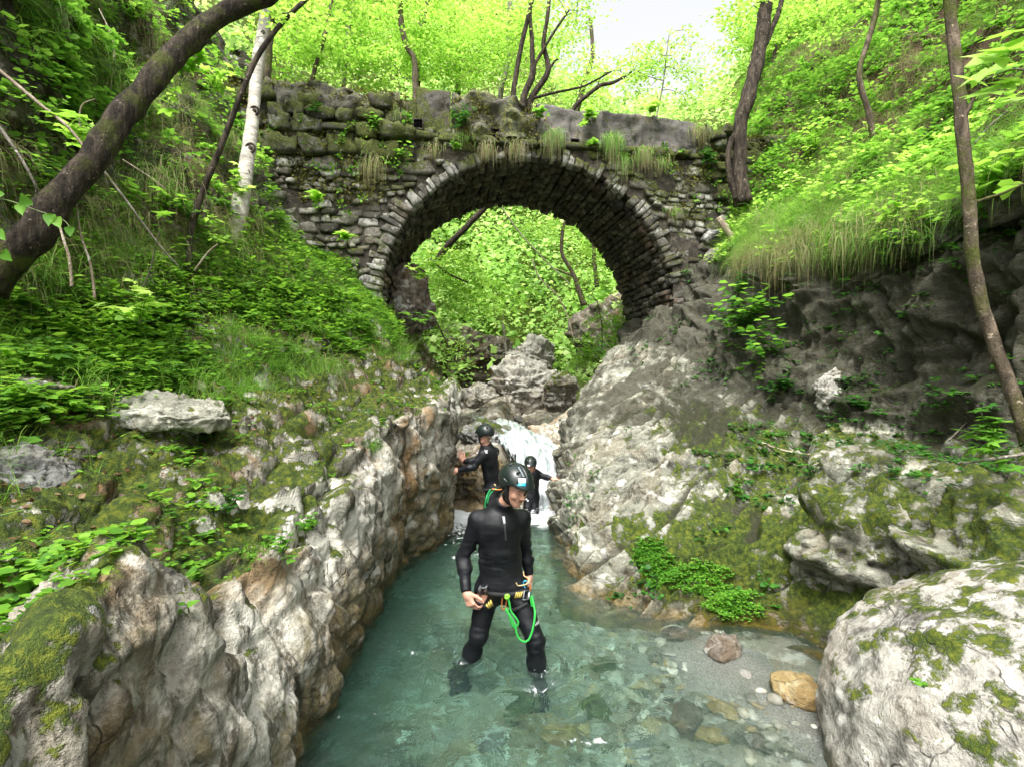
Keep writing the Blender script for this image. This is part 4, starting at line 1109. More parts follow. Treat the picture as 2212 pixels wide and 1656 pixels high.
def build_person(label, J, head_pos, head_R, hands, sc=1.0, res=1.0, group=None, torso_w=1.0):
    """J: joints in world space; hands: [(wrist, R, side, curl, spread, thumb)]"""
    root = empty('person', (J['pelvis'][0], J['pelvis'][1], min(J['ra'][2], J['la'][2]) - .06), label, 'person', group)
    up = J['neck'] - J['pelvis']; up /= np.linalg.norm(up)
    rt = J['ls'] - J['rs']; rt = rt - up * (rt @ up); rt /= np.linalg.norm(rt)
    fw = np.cross(up, rt)
    TR = np.stack([rt, fw, up], 1)
    s = sc
    def body(p, off=0.0, hands_too=True):
        ch = J['chest']
        d = d_ell(p, ch + up * .02 * s, np.array((.165 * torso_w, .115, .17)) * s + off, TR)
        d = smin(d, d_ell(p, (J['chest'] + J['pelvis']) / 2, np.array((.158 * torso_w, .110, .17)) * s + off, TR), .08 * s)
        d = smin(d, d_ell(p, J['pelvis'], np.array((.180 * torso_w, .125, .13)) * s + off, TR), .08 * s)
        # shoulders
        d = smin(d, d_cone(p, J['rs'], J['ls'], .058 * s + off, .058 * s + off), .06 * s)
        d = smin(d, d_cone(p, J['chest'] + up * .10 * s, J['neck'] + up * .01, .10 * s + off, .060 * s + off), .08 * s)
        d = smin(d, d_cone(p, J['neck'], head_pos - head_R[:, 2] * .05 * s, .056 * s + off, .054 * s + off), .03 * s)
        for a in 'rl':
            S, E, W = J[a + 's'], J[a + 'e'], J[a + 'w']
            d = smin(d, d_cone(p, S, E, .058 * s + off, .043 * s + off), .035 * s)
            d = smin(d, d_cone(p, E, W, .045 * s + off, .029 * s + off), .02 * s)
            mid = E + (W - E) * .3
            d = smin(d, d_ell(p, mid, np.full(3, .046 * s + off)), .03 * s)
            H, K, A = J[a + 'h'], J[a + 'k'], J[a + 'a']
            d = smin(d, d_cone(p, H, K, .092 * s + off, .060 * s + off), .05 * s)
            d = smin(d, d_cone(p, K, A, .058 * s + off, .042 * s + off), .03 * s)
            back = K + (A - K) * .30 - J['legfw'] * .022 * s
            d = smin(d, d_ell(p, back, np.full(3, .055 * s + off)), .06 * s)
            d = smin(d, d_cone(p, A - np.array((0, 0, .03 * s)), A + J['legfw'] * .15 * s + np.array((0, 0, -.045 * s)), .042 * s + off, .034 * s + off), .03 * s)
        return d
    def headf(p): return head_field((p - head_pos) @ head_R / s) * s
    def handf(p):
        d = None
        for (w, R, sd, cu, sp, th) in hands:
            e = hand_field((p - w) @ R / s, sd, cu, sp, th) * s
            d = e if d is None else np.minimum(d, e)
        return d
    pts = np.array([v for k, v in J.items() if k not in ('legfw',)])
    lo, hi = pts.min(0) - .22 * s, pts.max(0) + .20 * s
    parts, at = [], []
    V, F = mesh_field(lambda p: body(p, -.004), lo, hi, .013 * res); parts.append((V, F)); at.append(np.zeros((len(V), 4)))
    V, F = mesh_field(lambda p: smin(headf(p), body(p, -.004), .02 * s), head_pos - .155 * s, head_pos + .155 * s, .0031 * res)
    q = (V - head_pos) @ head_R / s
    g = lambda c, r: np.exp(-np.sum(((q - np.array(c)) / np.array(r)) ** 2, 1) * 1.2)
    lip = np.clip(g((0, .098, -.062), (.024, .02, .011)) * 1.6, 0, 1)
    beard = np.clip(((q[:, 2] < -.040) & (q[:, 1] > .0)) * (.55 + .45 * fbm(q * 160, 2, 3)) * (1 - g((0, .1, -.062), (.022, .02, .010))), 0, 1) * col_smooth(-q[:, 2], .030, .060)
    brow = np.clip(sum(g((sx * .032, .10, .021), (.019, .02, .0055)) for sx in (-1, 1)) * 1.3, 0, .85)
    mouth = np.clip(g((0, .096, -.0625), (.021, .02, .0030)) * 1.8 - .35, 0, 1)
    mouth = np.maximum(mouth, np.clip(sum(g((sx * .031, .095, .002), (.013, .02, .005)) for sx in (-1, 1)) * 1.4 - .3, 0, .8))
    parts.append((V, F)); at.append(np.stack([lip, beard, brow, mouth], 1))
    for h_ in hands:
        w, R = h_[0], h_[1]; c = w + R[:, 1] * .075 * s
        V, F = mesh_field(handf, c - .15 * s, c + .15 * s, .0030 * res); parts.append((V, F)); at.append(np.zeros((len(V), 4)))
    at = np.concatenate(at)
    V, F = merge(parts)
    mesh_np('body', V, F, skin_m, root, attrs={'lip': at[:, 0], 'beard': at[:, 1], 'brow': at[:, 2], 'mouth': at[:, 3]})
    # wetsuit: the body grown by the neoprene, cut at neck and wrists
    ndir = head_pos - head_R[:, 2] * .06 * s - J['neck']; nl = np.linalg.norm(ndir); ndir /= nl; ndir = ndir + .8 * up; ndir /= np.linalg.norm(ndir)
    ncut = J['neck'] + ndir * nl * .42
    def suit(p):
        d = body(p, .007)
        f = .0045 * fbm(p * (7, 7, 22), 3, 5)
        near = np.exp(-(np.linalg.norm(p - J['re'], axis=1) / .09) ** 2) + np.exp(-(np.linalg.norm(p - J['le'], axis=1) / .09) ** 2) + np.exp(-(np.linalg.norm(p - J['rk'], axis=1) / .10) ** 2) + np.exp(-(np.linalg.norm(p - J['lk'], axis=1) / .10) ** 2) + .5 * np.exp(-((p - J['chest']) @ up + .16) ** 2 / .01)
        d = d + f * (.4 + 1.8 * np.clip(near, 0, 1)) + .0016 * ridged(p * (9, 9, 30), 2, 9) * np.clip(near + .3, 0, 1)
        dn = (p - ncut) @ ndir
        d = smax(d, np.where(np.linalg.norm(p - J['neck'], axis=1) < .15 * s, dn, -1), .008)
        for a, h_ in zip('rl', hands):
            w = J[a + 'w']; ax = w - J[a + 'e']; ax /= np.linalg.norm(ax)
            d = smax(d, np.where(np.linalg.norm(p - w, axis=1) < .16, (p - w) @ ax, -1), .006)
        return d
    V, F = mesh_field(suit, lo, hi, .0078 * res)
    pan = (np.abs((V - J['chest']) @ rt) > .13 * s).astype(float) * .6
    st = mesh_np('wetsuit', V, F, suit_m, root, attrs={'panel': pan})
    bvh = BVHTree.FromPolygons([Vector(v) for v in V.tolist()], F.tolist())
    for a in 'rl':
        A = J[a + 'a']
        V, F = mesh_field(lambda p: smin(d_cone(p, A + np.array((0, 0, .06 * s)), A - np.array((0, 0, .03 * s)), .058 * s, .054 * s), d_cone(p, A - np.array((0, 0, .035 * s)), A + J['legfw'] * .17 * s + np.array((0, 0, -.05 * s)), .050 * s, .042 * s), .03), A - .28, A + .28, .011)
        mesh_np('boot', V, F, boot_m, root)
    # helmet
    HS = 1.13
    def helm(p):
        q = ((p - head_pos) @ head_R / s - np.array([0, .0, .02])) / HS + np.array([0, .0, .02])
        d = d_ell(q, (0, -.012, .045), (.106, .128, .106))
        d = smin(d, d_ell(q, (0, .085, .052), (.060, .048, .030)), .03)
        inner = d_ell(q, (0, -.012, .040), (.094, .116, .094))
        bottom = -(q[:, 2] - .030 + .50 * np.clip(-q[:, 1] - .02, -.04, .2) + .055 * np.clip((.06 - np.abs(q[:, 1] + .01)) / .06, 0, 1) * (np.abs(q[:, 0]) > .06))
        d = smax(smax(d, -inner, .004), bottom, .008)
        for sx in (-1, 1):
            for (y, z, a) in ((.085, .088, .6), (.045, .132, .3), (-.050, .135, -.3), (-.105, .085, -.6)):
                v = d_ell(q, (sx * (.066 if y > .06 else .045), y, z), (.020, .010, .015))
                d = smax(d, -v, .004)
            d = smax(d, -d_ell(q, (sx * .104, .015, .07), (.010, .030, .007)), .004)
        ridge = d_ell(q, (0, -.012, .047), (.012, .131, .1085))
        d = smin(d, smax(ridge, -inner, .004), .006)
        return d * s
    V, F = mesh_field(helm, head_pos + head_R[:, 2] * .05 - .17 * s, head_pos + head_R[:, 2] * .05 + .17 * s, .0033 * res)
    hel = mesh_np('helmet', V, F, helmet_m, root)
    hb = BVHTree.FromPolygons([Vector(v) for v in V.tolist()], F.tolist())
    # ear pads and chin strap
    sp = []
    for sx in (-1, 1):
        a = [(sx * .088, .012, .035), (sx * .086, .016, -.010), (sx * .072, .030, -.060), (sx * .040, .052, -.106), (0, .060, -.124)]
        w = [.016, .020, .013, .007, .007]
        pt = smooth_path(a, 18) * s @ head_R.T + head_pos
        ww = np.interp(np.linspace(0, 4, 18), range(5), w) * s
        V1, F1 = tube(pt, ww, 8)
        sp.append((V1, F1))
    V, F = merge(sp)
    mesh_np('chin_strap', V, F, strap_m, hel)
    return root, st, hel, bvh, hb, TR, (rt, fw, up)

def patch_on(bvh, origin, direction, uv, size, off=.004):
    """points of a flat figure draped on a surface: uv (n,2) in metres"""
    pass

def cast(bvh, px, py, lift=.004):
    o = Vector((0, 0, CAM_Z)); d = (Vector(P(px, py, 1.0).tolist()) - o).normalized()
    h = bvh.ray_cast(o, d)
    if h[0] is None: return None, None
    n = np.array(h[1]); 
    if n @ np.array(d) > 0: n = -n
    return np.array(h[0]) + n * lift, n

def drape(name, bvh, quads, mat, parent, lift=.004, thick=.003, sub=5):
    """thin plates draped over a surface; each quad is four picture points"""
    parts = []
    for q in quads:
        q = np.array(q, float); V = []; pix = []
        for i in range(sub + 1):
            for j in range(sub + 1):
                u, v = i / sub, j / sub
                p = (1 - u) * (1 - v) * q[0] + u * (1 - v) * q[1] + u * v * q[2] + (1 - u) * v * q[3]
                V.append(cast(bvh, p[0], p[1], lift)); pix.append(p)
        good = [c[1] for c, n in V if c is not None]
        if not good: continue
        md = float(np.median(good)); pix = np.array(pix)
        ok = np.array([c is not None and abs(c[1] - md) < .028 for c, n in V])
        if ok.sum() < 3: continue
        X = np.c_[pix, np.ones(len(pix))]
        co = np.linalg.lstsq(X[ok], np.array([c[1] for (c, n), g in zip(V, ok) if g]), rcond=None)[0] if ok.sum() > 5 else np.array([0, 0, md])
        nm = np.mean([n for (c, n), g in zip(V, ok) if g], 0)
        V = [(c, n) if g else (P(p[0], p[1], p @ co[:2] + co[2]), nm) for (c, n), g, p in zip(V, ok, pix)]
        A = np.array([c for c, n in V]); N_ = np.mean([n for c, n in V], 0)
        B = A - N_ * (thick + lift)
        m = (sub + 1) ** 2; f = grid_faces(sub + 1, sub + 1)
        r = rim(sub + 1, sub + 1); r2 = np.roll(r, -1)
        parts.append((np.concatenate([A, B]), np.concatenate([f, f[:, ::-1] + m, np.stack([r, r + m, r2 + m, r2], 1)])))
    if not parts: return None
    V, F = merge(parts)
    return mesh_np(name, V, F, mat, parent)

def rope(name, pts, r, mat, parent, n=60, sides=8):
    V, F = tube(smooth_path(pts, n), r, sides)
    return mesh_np(name, V, F, mat, parent)

def ring_link(name, c, R, L, W, r, mat, parent):
    """an oval snap link"""
    t = np.linspace(0, 2 * math.pi, 32)
    x = np.sign(np.cos(t)) * np.abs(np.cos(t)) ** .7 * W / 2; y = np.sign(np.sin(t)) * np.abs(np.sin(t)) ** .7 * L / 2
    pts = np.array(c) + x[:, None] * R[:, 0] + y[:, None] * R[:, 2]
    V, F = tube(pts, r, 8, cap=False)
    return mesh_np(name, V, F, mat, parent)

# ---- the climber in front
def W3(x, y, z): return np.array([x, y, z], dtype=float)
Jf = dict(neck=P(1081, 1096, 3.79), chest=P(1078, 1152, 3.80), pelvis=P(1084, 1262, 3.83), rs=P(1032, 1122, 3.79), ls=P(1127, 1120, 3.84),
          re=P(1001, 1205, 3.83), rw=P(1007, 1278, 3.70), le=P(1136, 1190, 3.97), lw=P(1143, 1240, 3.95),
          rh=P(1054, 1272, 3.84), lh=P(1112, 1270, 3.82), rk=W3(-.245, 3.79, .20), lk=W3(.165, 3.68, .21), ra=W3(-.42, 3.96, -.36), la=W3(.205, 3.76, -.37),
          legfw=W3(.12, -.99, 0))
hp = P(1113, 1051, 3.655)
hf = np.array([math.sin(math.radians(36)), -math.cos(math.radians(36)), -.40])
HRf = frame(hf, (0.06, 0, 1))
def hand_frame(d, back):
    """columns: across, along the fingers, back of the hand"""
    d = np.asarray(d, float); d /= np.linalg.norm(d); b = np.asarray(back, float); b = b - d * (b @ d); b /= np.linalg.norm(b)
    return np.stack([np.cross(d, b), d, b], 1)
d1 = P(1030, 1335, 3.66) - P(1007, 1278, 3.70)
R1 = hand_frame(d1, (-.55, -.85, .1))
d2 = P(1146, 1290, 3.93) - P(1143, 1240, 3.95)
R2 = hand_frame(d2, (1, .15, 0))
def side_of(R, toward): return 1 if R[:, 0] @ np.asarray(toward, float) > 0 else -1
hands_f = [(P(1008, 1280, 3.70), R1, side_of(R1, (1, -.5, 0)), (.55, .55), .06, 1.0), (P(1143, 1241, 3.95), R2, side_of(R2, (0, -1, 0)), (.25, .35), .03, .0)]
rootf, suitf, helf, bvf, hbf, TRf, axf = build_person('helmeted man in a black wetsuit wading towards the camera with a green lanyard', Jf, hp, HRf, hands_f, res=1.0, torso_w=1.0)

# helmet plate, white over cyan; logo-like centre seam is part of the shell
pc = lambda x, y: (944.9 + x / 6.136, 971.9 + y / 6.136)
drape('front_plate', hbf, [[pc(1072, 372), pc(1172, 374), pc(1170, 436), pc(1070, 436)]], white_m, helf, .005)
drape('plate_band', hbf, [[pc(1070, 437), pc(1170, 437), pc(1166, 474), pc(1066, 472)]], cyan_m, helf, .005)
drape('seam_strip', hbf, [[pc(1068 + 12 * k, 225 + 22 * k), pc(1082 + 12 * k, 222 + 22 * k), pc(1092 + 12 * k, 240 + 22 * k), pc(1078 + 12 * k, 244 + 22 * k)] for k in range(6)], plain('grey line print', (.25, .32, .33)), helf, .004, sub=2)
# zip and its pull
drape('zip', bvf, [[(1088.3, 1131), (1091.3, 1131), (1095.2, 1170), (1091.2, 1170)]], plain('zip tape', (.035, .035, .04), .5), suitf, .004, sub=6)
zp = drape('zip_pull', bvf, [[(1085.2, 1115), (1089.3, 1114.5), (1092, 1131), (1087.6, 1131.5)]], plain('pale zip pull', (.45, .47, .46), .5), suitf, .008, .004, 4)

# harness
har = rope('harness_belt', [c for c in [cast(bvf, x, y, .012)[0] for x, y in ((1021, 1272), (1035, 1275), (1052, 1279), (1070, 1281), (1088, 1282), (1106, 1281), (1124, 1277), (1140, 1271), (1149, 1266))] if c is not None], .016, strap_m, rootf)
_bc = [c for c in [cast(bvf, x, y, .010)[0] for x, y in ((1026, 1300), (1040, 1306), (1056, 1311), (1072, 1316), (1084, 1320))] if c is not None]
rope('leg_loop', _bc, .013, strap_m, rootf)
_bc = [c for c in [cast(bvf, x, y, .010)[0] for x, y in ((1090, 1322), (1104, 1318), (1120, 1312), (1138, 1302), (1150, 1292))] if c is not None]
rope('leg_loop', _bc, .013, strap_m, rootf)
hz = lambda x, y: (944.9 + x / 6.136, 1214.9 + y / 6.136)
def buckle(x0, y0, x1, y1):
    t = 9
    q = [[(x0, y0), (x1, y0), (x1, y0 + t), (x0, y0 + t)], [(x0, y1 - t), (x1, y1 - t), (x1, y1), (x0, y1)], [(x0, y0 + t), (x0 + t, y0 + t), (x0 + t, y1 - t), (x0, y1 - t)], [(x1 - t, y0 + t), (x1, y0 + t), (x1, y1 - t), (x1 - t, y1 - t)]]
    drape('buckle', bvf, [[hz(*p) for p in k] for k in q], grey_metal_m, har, .030, .006, 3)
buckle(1122, 366, 1190, 490); buckle(578, 320, 642, 425)
drape('webbing_mark', bvf, [[hz(1030 + 22 * k, 372), hz(1042 + 22 * k, 374), hz(1036 + 22 * k, 452), hz(1024 + 22 * k, 450)] for k in range(4)], yellow_m, har, .030, .003, 2)
drape('webbing_mark', bvf, [[hz(648 + 26 * k, 540 - 22 * k), hz(657 + 26 * k, 532 - 22 * k), hz(684 + 26 * k, 572 - 22 * k), hz(675 + 26 * k, 580 - 22 * k)] for k in range(3)], yellow_m, har, .026, .003, 2)
def lay(pts, lift, n=60):
    out = []
    for x, y in pts:
        c, _ = cast(bvf, *hz(x, y), lift)
        out.append(c)
    dd = [c[1] if c is not None else np.nan for c in out]
    if not np.all(np.isnan(dd)):
        dd = np.array(dd); ok = ~np.isnan(dd); dd = np.interp(np.arange(len(dd)), np.arange(len(dd))[ok], dd[ok])
        mn = np.array([dd[max(0, i - 1):i + 2].min() for i in range(len(dd))])
        mn = np.convolve(np.pad(mn, 2, mode='edge'), [.1, .2, .4, .2, .1], 'valid') - .008
        return np.array([P(*hz(*pts[i]), mn[i]) for i in range(len(pts))])
    last = next((c for c in out if c is not None), P(*hz(*pts[0]), 3.68))
    for i in range(len(out)):
        if out[i] is None:
            d_ = last[1] ; out[i] = P(*hz(*pts[i]), d_)
        last = out[i]
    a = np.array(out)
    a[:, 1] = np.convolve(np.pad(a[:, 1], 1, mode='edge'), [.25, .5, .25], 'valid')
    return a
ln = rope('lanyard', lay([(930, 430), (955, 540), (975, 640), (1040, 730), (1072, 790), (1050, 838), (1005, 842), (975, 790), (958, 700), (930, 640), (905, 600)], .030), .0075, green_rope_m, rootf, 80)
rope('lanyard_arm', lay([(905, 620), (950, 690), (1000, 770), (1035, 860), (1055, 950), (1100, 1020), (1160, 1045), (1215, 1010), (1255, 910), (1285, 770), (1292, 640), (1270, 520), (1250, 430)], .034), .0075, green_rope_m, ln, 90)
rope('stitched_end', lay([(1240, 440), (1248, 500), (1262, 575)], .036), .012, green_rope_m, ln, 12)
rope('knot', lay([(900, 440), (930, 425), (945, 450), (915, 470), (905, 450), (940, 470)], .034), .010, plain('lime green rope end', (.25, .65, .05)), ln, 30)
cR = np.eye(3)
_c = lay([(885, 520)], .030)[0]
ring_link('carabiner', _c, frame((0, -1, .1), (.12, 0, 1)), .10, .032, .0045, orange_m, ln)
_c = lay([(1190, 320)], .034)[0]
ring_link('carabiner', _c, frame((0, -1, .1), (-.42, 0, 1)), .095, .034, .005, blue_m, ln)
rope('gate', [_c + W3(.012, -.008, .02), _c + W3(.026, -.008, -.025)], .006, orange_m, ln, 6)
rope('gear_loop', lay([(1140, 115), (1150, 170), (1210, 205), (1205, 250), (1170, 285), (1070, 300), (1045, 262)], .026), .0045, tan_m, har, 40)
# printed word on the thigh
def text_mesh(txt, size):
    cu = bpy.data.curves.new('word', 'FONT'); cu.body = txt; cu.size = size; cu.extrude = .0
    cu.resolution_u = 3
    ob = bpy.data.objects.new('word', cu); COL.objects.link(ob)
    dg = bpy.context.evaluated_depsgraph_get(); dg.update()
    me = bpy.data.meshes.new_from_object(ob.evaluated_get(dg))
    V = np.array([v.co[:] for v in me.vertices]); F = [list(p.vertices) for p in me.polygons]
    bpy.data.objects.remove(ob); bpy.data.curves.remove(cu); bpy.data.meshes.remove(me)
    return V, F
def word_on(bvh, txt, px0, py0, ang, h_px, mat, parent, name='word', stretch=1.0):
    V, F = text_mesh(txt, 1.0)
    V = V - V.min(0); V = V / V[:, 1].max()
    c, s_ = math.cos(ang), math.sin(ang)
    out = []
    for x, y, z in V:
        x *= h_px * stretch; y *= h_px
        p, n = cast(bvh, px0 + x * c + y * s_, py0 + x * s_ - y * c, .003)
        out.append(p if p is not None else (out[-1] if out else np.zeros(3)))
    tri = []
    for f in F:
        for k in range(1, len(f) - 1): tri.append([f[0], f[k], f[k + 1]])
    return mesh_np(name, np.array(out), np.array(tri), mat, parent, smooth=False)
word_on(bvf, 'HIKO', 1158.0, 1351.5, -.80, 6.0, white_m, suitf)

# ---- the climber leaning on the left wall
Jb = dict(neck=P(1050, 961, 6.78), chest=P(1056, 992, 6.78), pelvis=P(1068, 1050, 6.85), rs=P(1064, 978, 6.95), ls=P(1046, 980, 6.66),
          re=P(1018, 997, 6.82), rw=P(1003, 996, 6.9), le=P(1025, 1006, 6.62), lw=P(990, 1016, 6.66),
          rh=P(1070, 1056, 6.95), lh=P(1066, 1057, 6.78), rk=P(1062, 1118, 6.85), lk=P(1052, 1120, 6.62), ra=W3(-.20, 6.95, -.34), la=W3(-.30, 6.62, -.36),
          legfw=W3(-.8, .3, 0))
Jb['rs'], Jb['ls'] = P(1068, 975, 6.92), P(1044, 981, 6.64)
hb_pos = P(1047, 941, 6.74)
HRb = frame((-.72, .62, -.18), (.05, 0, 1))
dL = P(964, 1011, 6.72) - P(990, 1016, 6.66); RL = hand_frame(dL, (.25, -.8, .5))
dR = W3(-.055, -.03, .12); RR = hand_frame(dR, (.5, -.8, 0))
hands_b = [(P(1002, 996, 6.9), RR, side_of(RR, (1, 0, 0)), (.15, .2), .1, .6), (P(989, 1016, 6.66), RL, side_of(RL, (0, 0, -1)), (.1, .15), .16, 1.0)]
rootb, suitb, helb, bvb, hbb, TRb, axb = build_person('man in a black wetsuit turned away, bracing both hands on the left rock wall', Jb, hb_pos, HRb, hands_b, sc=.96, res=1.6, torso_w=.92)
ax_up = HRb[:, 2]
mb = hb_pos + ax_up * .160
V, F = superell(4, .8)
mesh_np('camera_mount', V * (.020, .024, .016) + mb, F, strap_m, helb)
zc = lambda x, y: ((1700 + x / 3.312) / 1.852, (1650 + y / 3.312) / 1.852)
drape('logo', bvb, [[zc(805, 497), zc(812, 497), zc(812, 538), zc(805, 538)], [zc(811, 512), zc(822, 496), zc(832, 496), zc(815, 521)], [zc(811, 513), zc(817, 511), zc(832, 536), zc(823, 538)], [zc(789, 493), zc(796, 490), zc(798, 497), zc(791, 500)], [zc(787, 505), zc(795, 510), zc(806, 519), zc(803, 524)]], white_m, suitb, .004, .003, 3)
drape('helmet_print', hbb, [[zc(788, 308), zc(818, 310), zc(816, 322), zc(787, 319)]], white_m, helb, .003, .002, 3)
rope('harness_belt', [Jb['pelvis'] + TRb @ W3(math.cos(a) * .178, math.sin(a) * .135, .02) for a in np.linspace(0, 2 * math.pi, 24)], .018, strap_m, rootb)
lb = rope('lanyard', [P(1060, 1056, 6.60), P(1054, 1066, 6.60), P(1050, 1078, 6.58), P(1048, 1092, 6.60), P(1051, 1100, 6.6)], .012, dgreen_rope_m, rootb, 24)
rope('lanyard_arm', [P(1072, 1054, 6.58), P(1062, 1062, 6.58), P(1056, 1072, 6.57), P(1053, 1086, 6.57)], .009, dgreen_rope_m, lb, 24)
rope('carabiner', [P(1062, 1055, 6.57), P(1075, 1057, 6.56), P(1084, 1056, 6.57)], .008, orange_m, lb, 10)
drape('webbing_mark', bvb, [[zc(912, 942), zc(928, 940), zc(944, 972), zc(930, 978)]], tan_m, suitb, .01, .006, 2)

# ---- the third, smaller climber by the falls
K = .84
Jc = dict(neck=P(1149, 1017, 8.12), chest=P(1150, 1034, 8.12), pelvis=P(1148, 1071, 8.15), rs=P(1140, 1022, 8.05), ls=P(1160, 1022, 8.16),
          re=P(1128, 1040, 8.0), rw=P(1122, 1056, 7.95), le=P(1179, 1030, 8.10), lw=P(1193, 1033, 8.02),
          rh=P(1143, 1074, 8.12), lh=P(1153, 1074, 8.16), rk=W3(.22, 8.0, -.02), lk=W3(.36, 8.02, -.02), ra=W3(.22, 8.12, -.38), la=W3(.36, 8.12, -.38),
          legfw=W3(0, -1, 0))
hc_pos = P(1146, 1003.5, 8.05)
HRc = frame((.02, -1, -.42), (0, 0, 1))
dl = W3(.10, -.03, -.01); RLc = hand_frame(dl, (0, -.5, .9)); RRc = hand_frame((-.02, -.1, -.12), (-.8, -.4, 0))
hands_c = [(Jc['rw'], RRc, side_of(RRc, (0, -1, 0)), (.4, .4), .05, .5), (Jc['lw'], RLc, side_of(RLc, (0, -1, 0)), (.2, .3), .1, .6)]
rootc, suitc, helc, bvc, hbc, TRc, axc = build_person('small helmeted climber at the waterfall reaching one arm to the right rock', Jc, hc_pos, HRc, hands_c, sc=K, res=1.7, torso_w=.85)
drape('front_plate', hbc, [[zc(1356, 690), zc(1390, 690), zc(1390, 712), zc(1356, 712)]], white_m, helc, .005, .003, 3)
drape('plate_band', hbc, [[zc(1356, 713), zc(1390, 713), zc(1389, 722), zc(1357, 722)]], cyan_m, helc, .005, .003, 3)
drape('thigh_print', bvc, [[zc(1330 + 18 * k, 1140 + 20 * k), zc(1352 + 18 * k, 1132 + 20 * k), zc(1358 + 18 * k, 1146 + 20 * k), zc(1336 + 18 * k, 1154 + 20 * k)] for k in range(2)], white_m, suitc, .004, .003, 2)
# ------------------------------------------------------------------ vegetation
def leaf_mat(name, cols, trans=.55, vary=.5, pscale=.8):
    m = M(name)
    geo = m.n('NewGeometry'); rnd = geo.outputs['Random Per Island']
    k = len(cols)
    f = m.math('ADD', m.math('MULTIPLY', rnd, .6), m.math('MULTIPLY', m.math('SUBTRACT', m.noise(pscale, 3, .6, m.pos()), .30), 1.0))
    c = m.ramp(f, [(.05 + .9 * i / (k - 1), cols[i]) for i in range(k)])
    tc = m.n('HueSaturation', {'Color': c, 'Hue': .485, 'Saturation': 1.0, 'Value': 1.4}).outputs[0]
    a = m.bsdf(color=c, rough=.55, spec=.30)
    b = m.n('BsdfTranslucent', {'Color': tc}).outputs[0]
    return m.done(m.n('MixShader', {0: trans, 1: a, 2: b}).outputs[0])

leaf_fresh = leaf_mat('fresh leaves', [(.04, .14, .015), (.09, .26, .025), (.16, .38, .04), (.27, .50, .07)])
leaf_lime = leaf_mat('lime leaves', [(.12, .30, .03), (.22, .46, .05), (.36, .60, .10), (.52, .74, .20)], .55, pscale=.35)
leaf_far = leaf_mat('far leaves', [(.13, .26, .07), (.26, .46, .10), (.46, .68, .20), (.68, .84, .38)], .50, pscale=.45)  # pale tones carry distant haze and glow in the leaf colour
leaf_deep = leaf_mat('deep green leaves', [(.012, .045, .008), (.025, .10, .014), (.05, .19, .02), (.10, .28, .03)], .40)
leaf_cover = leaf_mat('ground cover leaves', [(.03, .09, .012), (.08, .22, .02), (.17, .38, .03), (.28, .50, .06)], .45, pscale=1.6)
grass_m = leaf_mat('green grass', [(.05, .14, .015), (.11, .27, .03), (.20, .40, .05), (.32, .46, .12)], .45, pscale=1.2)
straw_m = leaf_mat('dry grass', [(.10, .13, .035), (.24, .22, .09), (.38, .33, .17), (.16, .30, .06)], .35, pscale=1.3)

LEAF = {
 'ovate': (np.array([(0, 0, 0), (.3, .30, .05), (.68, .24, .04), (1, 0, -.06), (.68, -.24, .04), (.3, -.30, .05)]), np.array([[0, 3, 2, 1], [0, 5, 4, 3]])),
 'far': (np.array([(-.5, -.5, 0), (.5, -.4, .1), (.45, .5, 0), (-.4, .45, .1)]), np.array([[0, 1, 2, 3]])),
 'round': (np.array([(0, 0, 0), (.1, .42, .05), (.62, .46, .03), (1, 0, -.08), (.62, -.46, .03), (.1, -.42, .05)]), np.array([[0, 3, 2, 1], [0, 5, 4, 3]])),
}
def _lobed():
    V = [(0.0, 0.0, 0.0)]; F = []
    for a, l in ((-112, .50), (-56, .78), (0, 1.0), (56, .78), (112, .50)):
        r = math.radians(a); w = math.radians(30)
        b = len(V)
        V += [(.5 * l * math.cos(r - w), .5 * l * math.sin(r - w), .03), (l * math.cos(r), l * math.sin(r), -.07), (.5 * l * math.cos(r + w), .5 * l * math.sin(r + w), .03)]
        F.append([0, b, b + 1, b + 2])
    return np.array(V), np.array(F)
LEAF['lobed'] = _lobed()
def _strip(o):
    o = np.array(o, float); n = len(o); V = [(x, 0, -.05 * math.sin(math.pi * x)) for x, _ in o] + [(x - .12 * (1 - x) * (w > .3), w, .06) for x, w in o] + [(x - .12 * (1 - x) * (w > .3), -w, .06) for x, w in o]
    F = [[i, i + 1, n + i + 1, n + i] for i in range(n - 1)] + [[i + 1, i, 2 * n + i, 2 * n + i + 1] for i in range(n - 1)]
    return np.array(V), np.array(F)
LEAF['heart'] = _strip([(0, .02), (.06, .30), (.22, .42), (.42, .38), (.62, .26), (.82, .12), (1, .01)])
def nrmz(a): return a / (np.linalg.norm(a, axis=-1, keepdims=True) + 1e-9)

def leaves(pos, fwd, nrm, L, kind='ovate', width=1.0):
    T, F = LEAF[kind]
    fwd = nrmz(fwd); nrm = nrmz(nrm - fwd * np.sum(fwd * nrm, 1, keepdims=True)); sd = np.cross(nrm, fwd)
    L = np.broadcast_to(L, (len(pos),))[:, None, None]
    V = pos[:, None] + L * (T[None, :, 0, None] * fwd[:, None] + T[None, :, 1, None] * width * sd[:, None] + T[None, :, 2, None] * nrm[:, None])
    return V.reshape(-1, 3), (F[None] + (np.arange(len(pos)) * len(T))[:, None, None]).reshape(-1, 4)

